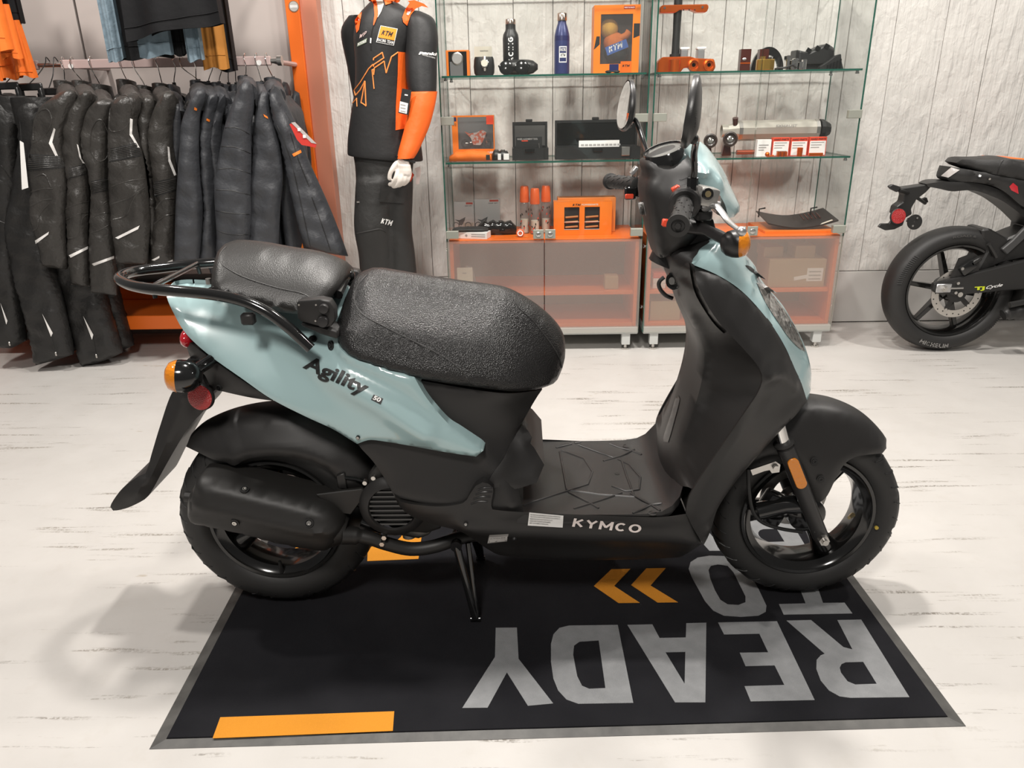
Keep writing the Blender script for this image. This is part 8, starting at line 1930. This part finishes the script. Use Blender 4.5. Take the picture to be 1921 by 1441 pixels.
# ================================================================ second motorcycle, by the wall
YM = 3.56
M_MB = mat('bike_black_plastic', (0.017, 0.0165, 0.016), 0.42)
M_MSEAT = mat('bike_seat_vinyl', (0.02, 0.0195, 0.019), 0.5, bump=(300, 0.3, 2, 'cell', 0.001))
def z8(l): return [(1380 + p[0]/2.882, 180 + p[1]/2.882) + tuple(p[2:]) for p in l]
B = thing('motorcycle', (at(1900, 600, y=YM).x, YM, 0), 'black naked motorcycle seen from its rear wheel at the right picture edge', 'motorcycle')
S_keep = S
def mwheel():
    c = at(1776, 543, y=YM); c.z = 0.3025
    w_ = bpy.data.objects.new('rear_wheel', None); COL.objects.link(w_); WL[w_] = c; w_.parent = B; w_.location = c - WL[B]; w_.empty_display_size = 0.05
    Ro, rr, hw, ax = 0.3015, 0.218, 0.07, (0, -1, 0)
    prof = [(rr + 0.002, hw*0.72), (rr + 0.012, hw*0.9), (rr + 0.04, hw), (rr + 0.06, hw*0.9), (rr + 0.074, hw*0.68), (Ro - 0.004, hw*0.4), (Ro, 0), (Ro - 0.004, -hw*0.4), (rr + 0.074, -hw*0.68), (rr + 0.06, -hw*0.9), (rr + 0.04, -hw), (rr + 0.012, -hw*0.9), (rr + 0.002, -hw*0.72)]
    ty = MB().lathe(prof, c, ax, 120, cap=False, disp=lambda k, j: -0.003 if (4 <= j <= 5 and (k + j) % 15 == 0) else 0); tyo = ty.build('tyre', M_TYRE, w_, smooth=60)
    rp = [(rr + 0.006, hw*0.75), (rr + 0.003, hw*0.84), (rr - 0.006, hw*0.82), (rr - 0.012, hw*0.7), (rr - 0.018, hw*0.5), (rr - 0.026, hw*0.2), (rr - 0.026, -hw*0.3), (rr - 0.018, -hw*0.7), (rr + 0.003, -hw*0.84), (rr + 0.006, -hw*0.75)]
    MB().lathe(rp, c, ax, 80, cap=False).build('rim', M_RIM, w_, smooth=35)
    ex, ez = Vector((1, 0, 0)), Vector((0, 0, 1))
    for i in range(6):
        t = R(110 + 60*i); r_ = ex*math.cos(t) + ez*math.sin(t); s_ = ex*-math.sin(t) + ez*math.cos(t)
        rings = []
        for q in range(5):
            u = q/4; rad = 0.04 + (rr - 0.02 - 0.04)*u
            rings.append([c + r_*rad + s_*(a*(0.014 - 0.004*u)) + Vector((0, b_*(0.022 - 0.006*u), 0)) for a, b_ in ((-1, -1), (1, -1), (1, 1), (-1, 1))])
        MB().loft(rings).build('spoke', M_RIM, w_, recalc=True, smooth=0, bevel=0.003)
    MB().lathe([(0.03, -0.06), (0.05, -0.05), (0.05, 0.045), (0.03, 0.055)], c, ax, 28).build('hub', M_RIM, w_, smooth=40)
    dy = -0.085
    dk = c + Vector((0, dy, 0))
    dsc = MB(); n = 60
    dsc.lathe([(0.118, 0.0), (0.118, 0.004), (0.084, 0.004), (0.084, 0.0)], dk, ax, n, cap=False, loop=True)
    d_o = dsc.build('brake_disc', mat('disc_steel', (0.6, 0.57, 0.53), 0.35, 0.9), w_, smooth=30)
    for i in range(24):
        t = 2*PI*i/24; p = dk + Vector((math.cos(t)*(0.108 if i % 2 else 0.1), -0.0042, math.sin(t)*(0.108 if i % 2 else 0.1)))
        MB().cyl(p, p + Vector((0, 0.0008, 0)), 0.0035, n=8).build('vent_hole', M_BLACK, d_o, smooth=0)
    MB().lathe([(0.045, 0), (0.045, 0.006), (0.03, 0.008)], dk, ax, 24).build('disc_carrier', M_MB, w_)
    for i in range(5):
        t = 2*PI*i/5 + 0.5; MB().box(dk + Vector((math.cos(t)*0.065, -0.002, math.sin(t)*0.065)), (0.05, 0.006, 0.022), Matrix.Rotation(-t, 3, 'Y')).build('carrier_arm', M_MB, w_, bevel=0.002)
        p = dk + Vector((math.cos(t)*0.088, -0.004, math.sin(t)*0.088)); MB().cyl(p, p + Vector((0, -0.003, 0)), 0.0065, n=12).build('disc_button', M_STEEL, w_)
    bt = bvh_of(ty)
    return c, bt, tyo
wc, bt, tyo = mwheel()
def arc_map(r0, r1, a0, a1, c, y):
    """lettering along a circle; a0 to a1 in degrees as seen from the room"""
    return lambda u, v: Vector((c.x + math.cos(R(a0 + (a1 - a0)*u))*(r0 + (r1 - r0)*v), y, c.z + math.sin(R(a0 + (a1 - a0)*u))*(r0 + (r1 - r0)*v)))
M_TGREY = mat('tyre_print_grey', (0.25, 0.24, 0.23), 0.6)
ys = wc.y - 0.0735
lettering('tyre_letters', 'MICHELIN', arc_map(0.277, 0.257, 243, 274, wc, ys), M_TGREY, tyo, block=0.24)
lettering('tyre_letters', 'ROAD 6', arc_map(0.262, 0.272, 103, 80, wc, ys), mat('tyre_print_dim', (0.06, 0.058, 0.055), 0.6), tyo, bold=0.02)
for i in range(16):
    for base in (140, 305):
        t = R(base + i*2.0); r0_, r1_ = 0.262, 0.281
        MB().tube([(wc.x + math.cos(t)*r0_, ys - 0.0, wc.z + math.sin(t)*r0_), (wc.x + math.cos(t + 0.02)*r1_, ys + 0.008, wc.z + math.sin(t + 0.02)*r1_)], 0.0016, 4).build('sidewall_rib', M_TYRE, tyo, smooth=0)
# swingarm with axle plate
yn = wc.y - 0.115
sw = MB().prism([at(x, y, y=yn) for x, y in z8([(1075, 1015), (1170, 990), (1330, 950), (1557, 893), (1700, 860), (1700, 1000), (1557, 1048), (1300, 1068), (1190, 1078), (1085, 1070), (1066, 1045)])], (0, 0.03, 0)).build('swingarm', M_MB, B, recalc=True, smooth=0, bevel=0.006, bseg=2)
MB().prism([at(x, y, y=wc.y + 0.09) for x, y in z8([(1075, 1015), (1330, 950), (1700, 860), (1700, 1000), (1300, 1068), (1085, 1070)])], (0, 0.03, 0)).build('swingarm', M_MB, B, recalc=True, smooth=0, bevel=0.006)
q = at(*z8([(1125, 1040)])[0], y=yn - 0.002)
MB().box(q, (0.07, 0.008, 0.042)).build('axle_plate', M_SILVER, B, bevel=0.003)
MB().cyl(q + Vector((0, -0.004, 0)), q + Vector((0, -0.016, 0)), 0.014, n=6).build('axle_nut', M_STEEL, B)
MB().cyl(q + Vector((0, -0.016, 0)), q + Vector((0, -0.022, 0)), 0.008, n=12).build('axle_end', M_STEEL, B)
MB().cyl(Vector((wc.x, wc.y - 0.12, wc.z)), Vector((wc.x, wc.y + 0.12, wc.z)), 0.012, n=12).build('axle', M_STEEL, B)
for x, y in ((1200, 1012), (1187, 1063)):
    p = at(*z8([(x, y)])[0], y=yn - 0.001); MB().cyl(p, p + Vector((0, -0.008, 0)), 0.0075, n=6).build('swingarm_bolt', M_STEEL, B)
MB().tube([at(*z8([(1160, 1040)])[0], y=yn - 0.006), at(*z8([(1230, 1038)])[0], y=yn - 0.006)], 0.005, 8).build('adjuster_bolt', M_STEEL, B)
mt2 = lambda a, b_, up: (lambda u, v: at(*z8([(a[0] + (b_[0] - a[0])*u + up[0]*v, a[1] + (b_[1] - a[1])*u + up[1]*v)])[0], y=yn - 0.0008))
lettering('dealer_letters', 'TJ', mt2((1290, 1056), (1345, 1053), (3, -24)), mat('yellow_green_print', (0.55, 0.62, 0.02), 0.5), sw, bold=0.06)
lettering('dealer_letters', 'Cycle', mt2((1352, 1050), (1442, 1034), (4, -22)), M_WHITE, sw, bold=0.015, shear=0.35)
# caliper
cq = at(*z8([(1245, 925)])[0], y=wc.y - 0.1)
MB().box(cq, (0.07, 0.05, 0.045), Matrix.Rotation(R(-40), 3, 'Y')).build('brake_caliper', M_GLOSS, B, bevel=0.008, bseg=2)
MB().box(cq + Vector((0.03, -0.01, 0.03)), (0.05, 0.03, 0.02), Matrix.Rotation(R(-35), 3, 'Y')).build('caliper_body', M_MB, B, bevel=0.004)
p = at(*z8([(1228, 935)])[0], y=wc.y - 0.128); MB().cyl(p, p + Vector((0, 0.006, 0)), 0.007, n=12).build('caliper_pin', M_STEEL, B)
MB().prism([at(x, y, y=yn + 0.01) for x, y in z8([(1165, 985), (1210, 880), (1290, 850), (1320, 870), (1315, 945), (1200, 985)])], (0, 0.01, 0)).build('caliper_bracket', M_MB, B, recalc=True, smooth=0)
# inner mudguard, frame pieces
MB().prism([at(x, y, y=wc.y - 0.07) for x, y in z8([(1335, 722), (1375, 716), (1470, 770), (1557, 735), (1660, 700), (1660, 900), (1557, 880), (1440, 905), (1330, 950), (1308, 940), (1362, 842), (1335, 770)])], (0, 0.14, 0)).build('inner_mudguard', M_MB, B, recalc=True, smooth=0, bevel=0.008)
MB().prism([at(x, y, y=wc.y - 0.09) for x, y in z8([(1440, 830), (1500, 780), (1557, 720), (1640, 650), (1640, 700), (1557, 780), (1470, 860)])], (0, 0.02, 0)).build('subframe_tube', mat('dark_grey_frame', (0.05, 0.05, 0.05), 0.45), B, recalc=True, smooth=0, bevel=0.004)
MB().tube([at(*z8([p_])[0], y=wc.y - 0.085) for p_ in ((1370, 800), (1395, 840), (1410, 870))], 0.012, 8).build('chain_guard_clip', M_MB, B)
# tail arm carrying the number plate holder
arm_ = panel(z8([(1030, 476, .035, 'c'), (1100, 466, .06), (1200, 466, .07), (1300, 470, .075), (1420, 505, .08), (1500, 560, .08), (1557, 622, .08), (1640, 700, .08), (1640, 740, .08, 'c'), (1557, 655, .08), (1490, 600, .08), (1420, 557, .08), (1290, 512, .075), (1170, 516, .07), (1100, 500, .06), (1040, 492, .035, 'c')]), YM, bulge=0.003, r=0.02, step=0.016)
arm_.build('rear_fender', M_MB, B, recalc=True, smooth=30)
MB().prism([at(x, y, y=YM - 0.03) for x, y in z8([(895, 500), (1030, 480), (1060, 490), (1030, 522), (980, 560), (950, 610), (955, 640), (920, 660), (860, 640), (870, 600), (905, 575), (915, 535)])], (0, 0.06, 0)).build('plate_bracket', M_MB, B, recalc=True, smooth=0, bevel=0.004)
for y_, s_ in ((YM - 0.1, 1), (YM + 0.1, -1)):
    pts_ = z8([(828, 490), (850, 478), (895, 492), (885, 510), (875, 522), (840, 505)]) if s_ > 0 else z8([(1005, 560), (1035, 548), (1045, 575), (1025, 580), (1000, 572)])
    MB().prism([at(x, y, y=y_) for x, y in pts_], (0, 0.02, 0)).build('signal_mount', M_MB, B, recalc=True, smooth=0, bevel=0.003)
    MB().tube([at(*pts_[3], y=y_ + 0.01), at(*z8([(950, 530)])[0], y=YM)], 0.008, 8).build('mount_arm', M_MB, B)
pr_ = [at(x, y, y=YM - 0.045) for x, y in z8([(845, 610), (925, 640), (905, 700), (860, 722), (810, 728), (770, 708), (785, 690), (830, 690), (850, 660)])]
MB().prism(pr_, (0, 0.012, 0)).build('reflector_holder', M_MB, B, recalc=True, smooth=0, bevel=0.003)
c_ = at(*z8([(875, 650)])[0], y=YM - 0.05)
r0 = MB().lathe([(0.0365, 0), (0.0365, 0.007), (0.033, 0.01)], c_, (0.05, -1, 0.1), 30).build('round_reflector', M_BLACK, B)
MB().lathe([(0.0335, 0.006), (0.0335, 0.0105), (0.004, 0.0115)], c_, (0.05, -1, 0.1), 30).build('reflector_lens', M_REDL, r0)
c_ = at(*z8([(965, 682)])[0], y=YM - 0.035)
r1 = MB().lathe([(0.034, 0), (0.035, 0.005), (0.034, 0.008)], c_, (0.05, -1, 0.1), 30).build('reflector_back', M_MB, B)
for dx, dz in ((0.006, 0.02), (-0.008, -0.016)): MB().cyl(c_ + Vector((dx, -0.009, dz)), c_ + Vector((dx, -0.0115, dz)), 0.0045, n=10).build('rivet', M_CHROME, r1)
MB().tube([c_, c_ + Vector((-0.03, 0.01, 0.01))], 0.01, 8).build('reflector_stay', M_MB, B)
# tail and seat
tail_ = panel(z8([(1165, 385, .05, 'c'), (1240, 395, .075), (1310, 408, .085), (1420, 425, .1), (1557, 450, .11), (1680, 470, .11), (1680, 640, .11, 'c'), (1557, 600, .11), (1470, 530, .1), (1400, 490, .09), (1300, 468, .085), (1220, 464, .07), (1165, 462, .05), (1140, 440, .045)]), YM, bulge=0.012, r=0.03, step=0.016, ridges=[(z8([(1280, 450), (1310, 412)]), -0.008, 0.008, .09)])
tail_.build('tail_fairing', M_MB, B, recalc=True, smooth=40)
bvq = bvh_of(tail_)
patch('tail_light', z8([(1110, 432), (1165, 386), (1212, 400), (1150, 442)]), bvq, mat('clear_tail_lens', (0.55, 0.52, 0.5), 0.15, coat=0.6), B, off=0.004, depth=0.02, soft=False, step=3)
for x, y in ((1318, 434), (1372, 448)): bolt(*z8([(x, y)])[0], bvq, 0.005, M_STEEL, 0.009, B)
patch('red_side_lens', z8([(1480, 490), (1500, 470), (1525, 490), (1530, 530), (1510, 520), (1490, 510)]), bvq, mat('tail_lamp_red', (0.45, 0.01, 0.02)), B, off=0.003, depth=0.005, soft=False, step=3)
st_ = panel(z8([(1193, 362, .05), (1225, 344, .06), (1320, 346, .08), (1410, 347, .1), (1440, 345, .1), (1480, 343, .11), (1557, 358, .11), (1680, 380, .12), (1680, 470, .12, 'c'), (1557, 452, .115), (1415, 426, .105), (1350, 412, .09), (1240, 380, .06)]), YM, bulge=0.012, r=0.04, step=0.016, crown=0.008)
st_.build('seat', M_MSEAT, B, recalc=True, smooth=50)
bvs = bvh_of(st_)
seam(z8([(1450, 346), (1428, 375), (1418, 410), (1414, 424)]), bvs, B, 0.002, M_BLACK, 'seat_seam')
op = [at(x, y, y=YM + 0.02) for x, y in z8([(1400, 348), (1440, 334), (1560, 338), (1640, 350), (1640, 375), (1557, 362), (1470, 345)])]
MB().prism(op, (0, 0.16, 0)).build('fuel_tank_cover', M_ORANGE, B, recalc=True, smooth=0, bevel=0.006)
# engine mass and exhaust beyond the picture edge, so the bike stands as a whole
MB().bb((wc.x + 0.3, YM - 0.12, 0.22), (wc.x + 0.72, YM + 0.12, 0.68)).build('engine_block', M_MB, B, bevel=0.03, bseg=2)
xx = MB().tube(smooth_path([at(*z8([p_])[0], y=YM - 0.16) for p_ in ((1445, 1185), (1490, 1170), (1557, 1165), (1680, 1180))], 5), [0.026]*3 + [0.034]*4 + [0.04]*9, 14).build('silencer', M_MB, B)
MB().tube([at(*z8([p_])[0], y=YM - 0.19) for p_ in ((1480, 1130), (1557, 1115), (1650, 1110))], 0.014, 8).build('silencer_guard', M_MB, B)
ch = [at(*z8([p_])[0], y=YM + 0.09) for p_ in ((1250, 1165), (1330, 1172), (1450, 1168))]
MB().tube(ch, 0.008, 6).build('chain', M_STEEL, B)
fwx = wc.x + 1.36
MB().lathe([(0.222, -0.04), (0.27, -0.05), (0.298, -0.025), (0.3, 0), (0.298, 0.025), (0.27, 0.05), (0.222, 0.04)], (fwx, YM, 0.3015), (0, 1, 0), 60, cap=False).build('front_tyre', M_TYRE, B)
MB().lathe([(0.225, -0.042), (0.2, -0.03), (0.2, 0.03), (0.225, 0.042)], (fwx, YM, 0.3015), (0, 1, 0), 60, cap=False).build('front_rim', M_RIM, B)
MB().cyl((fwx, YM - 0.09, 0.3015), (fwx, YM + 0.09, 0.3015), 0.03, n=16).build('front_hub', M_RIM, B)
for s_ in (-1, 1): MB().cyl((fwx, YM + s_*0.09, 0.30), (fwx - 0.26, YM + s_*0.1, 0.95), 0.024, n=14).build('fork_leg', M_MB, B)
MB().tube([(wc.x + 0.45, YM, 0.66), (fwx - 0.28, YM, 0.85)], [0.14, 0.1], 14).build('fuel_tank', M_MB, B)
MB().cyl((fwx - 0.28, YM - 0.36, 1.02), (fwx - 0.28, YM + 0.36, 1.02), 0.014, n=10).build('handlebar', M_MB, B)
MB().bb((fwx - 0.3, YM - 0.11, 0.93), (fwx - 0.24, YM + 0.11, 1.02)).build('fork_clamp', M_MB, B, bevel=0.01)
MB().tube([(wc.x + 0.4, YM + 0.12, 0.3), (wc.x + 0.36, YM + 0.3, 0.004)], 0.012, 8).build('side_stand', M_MB, B)
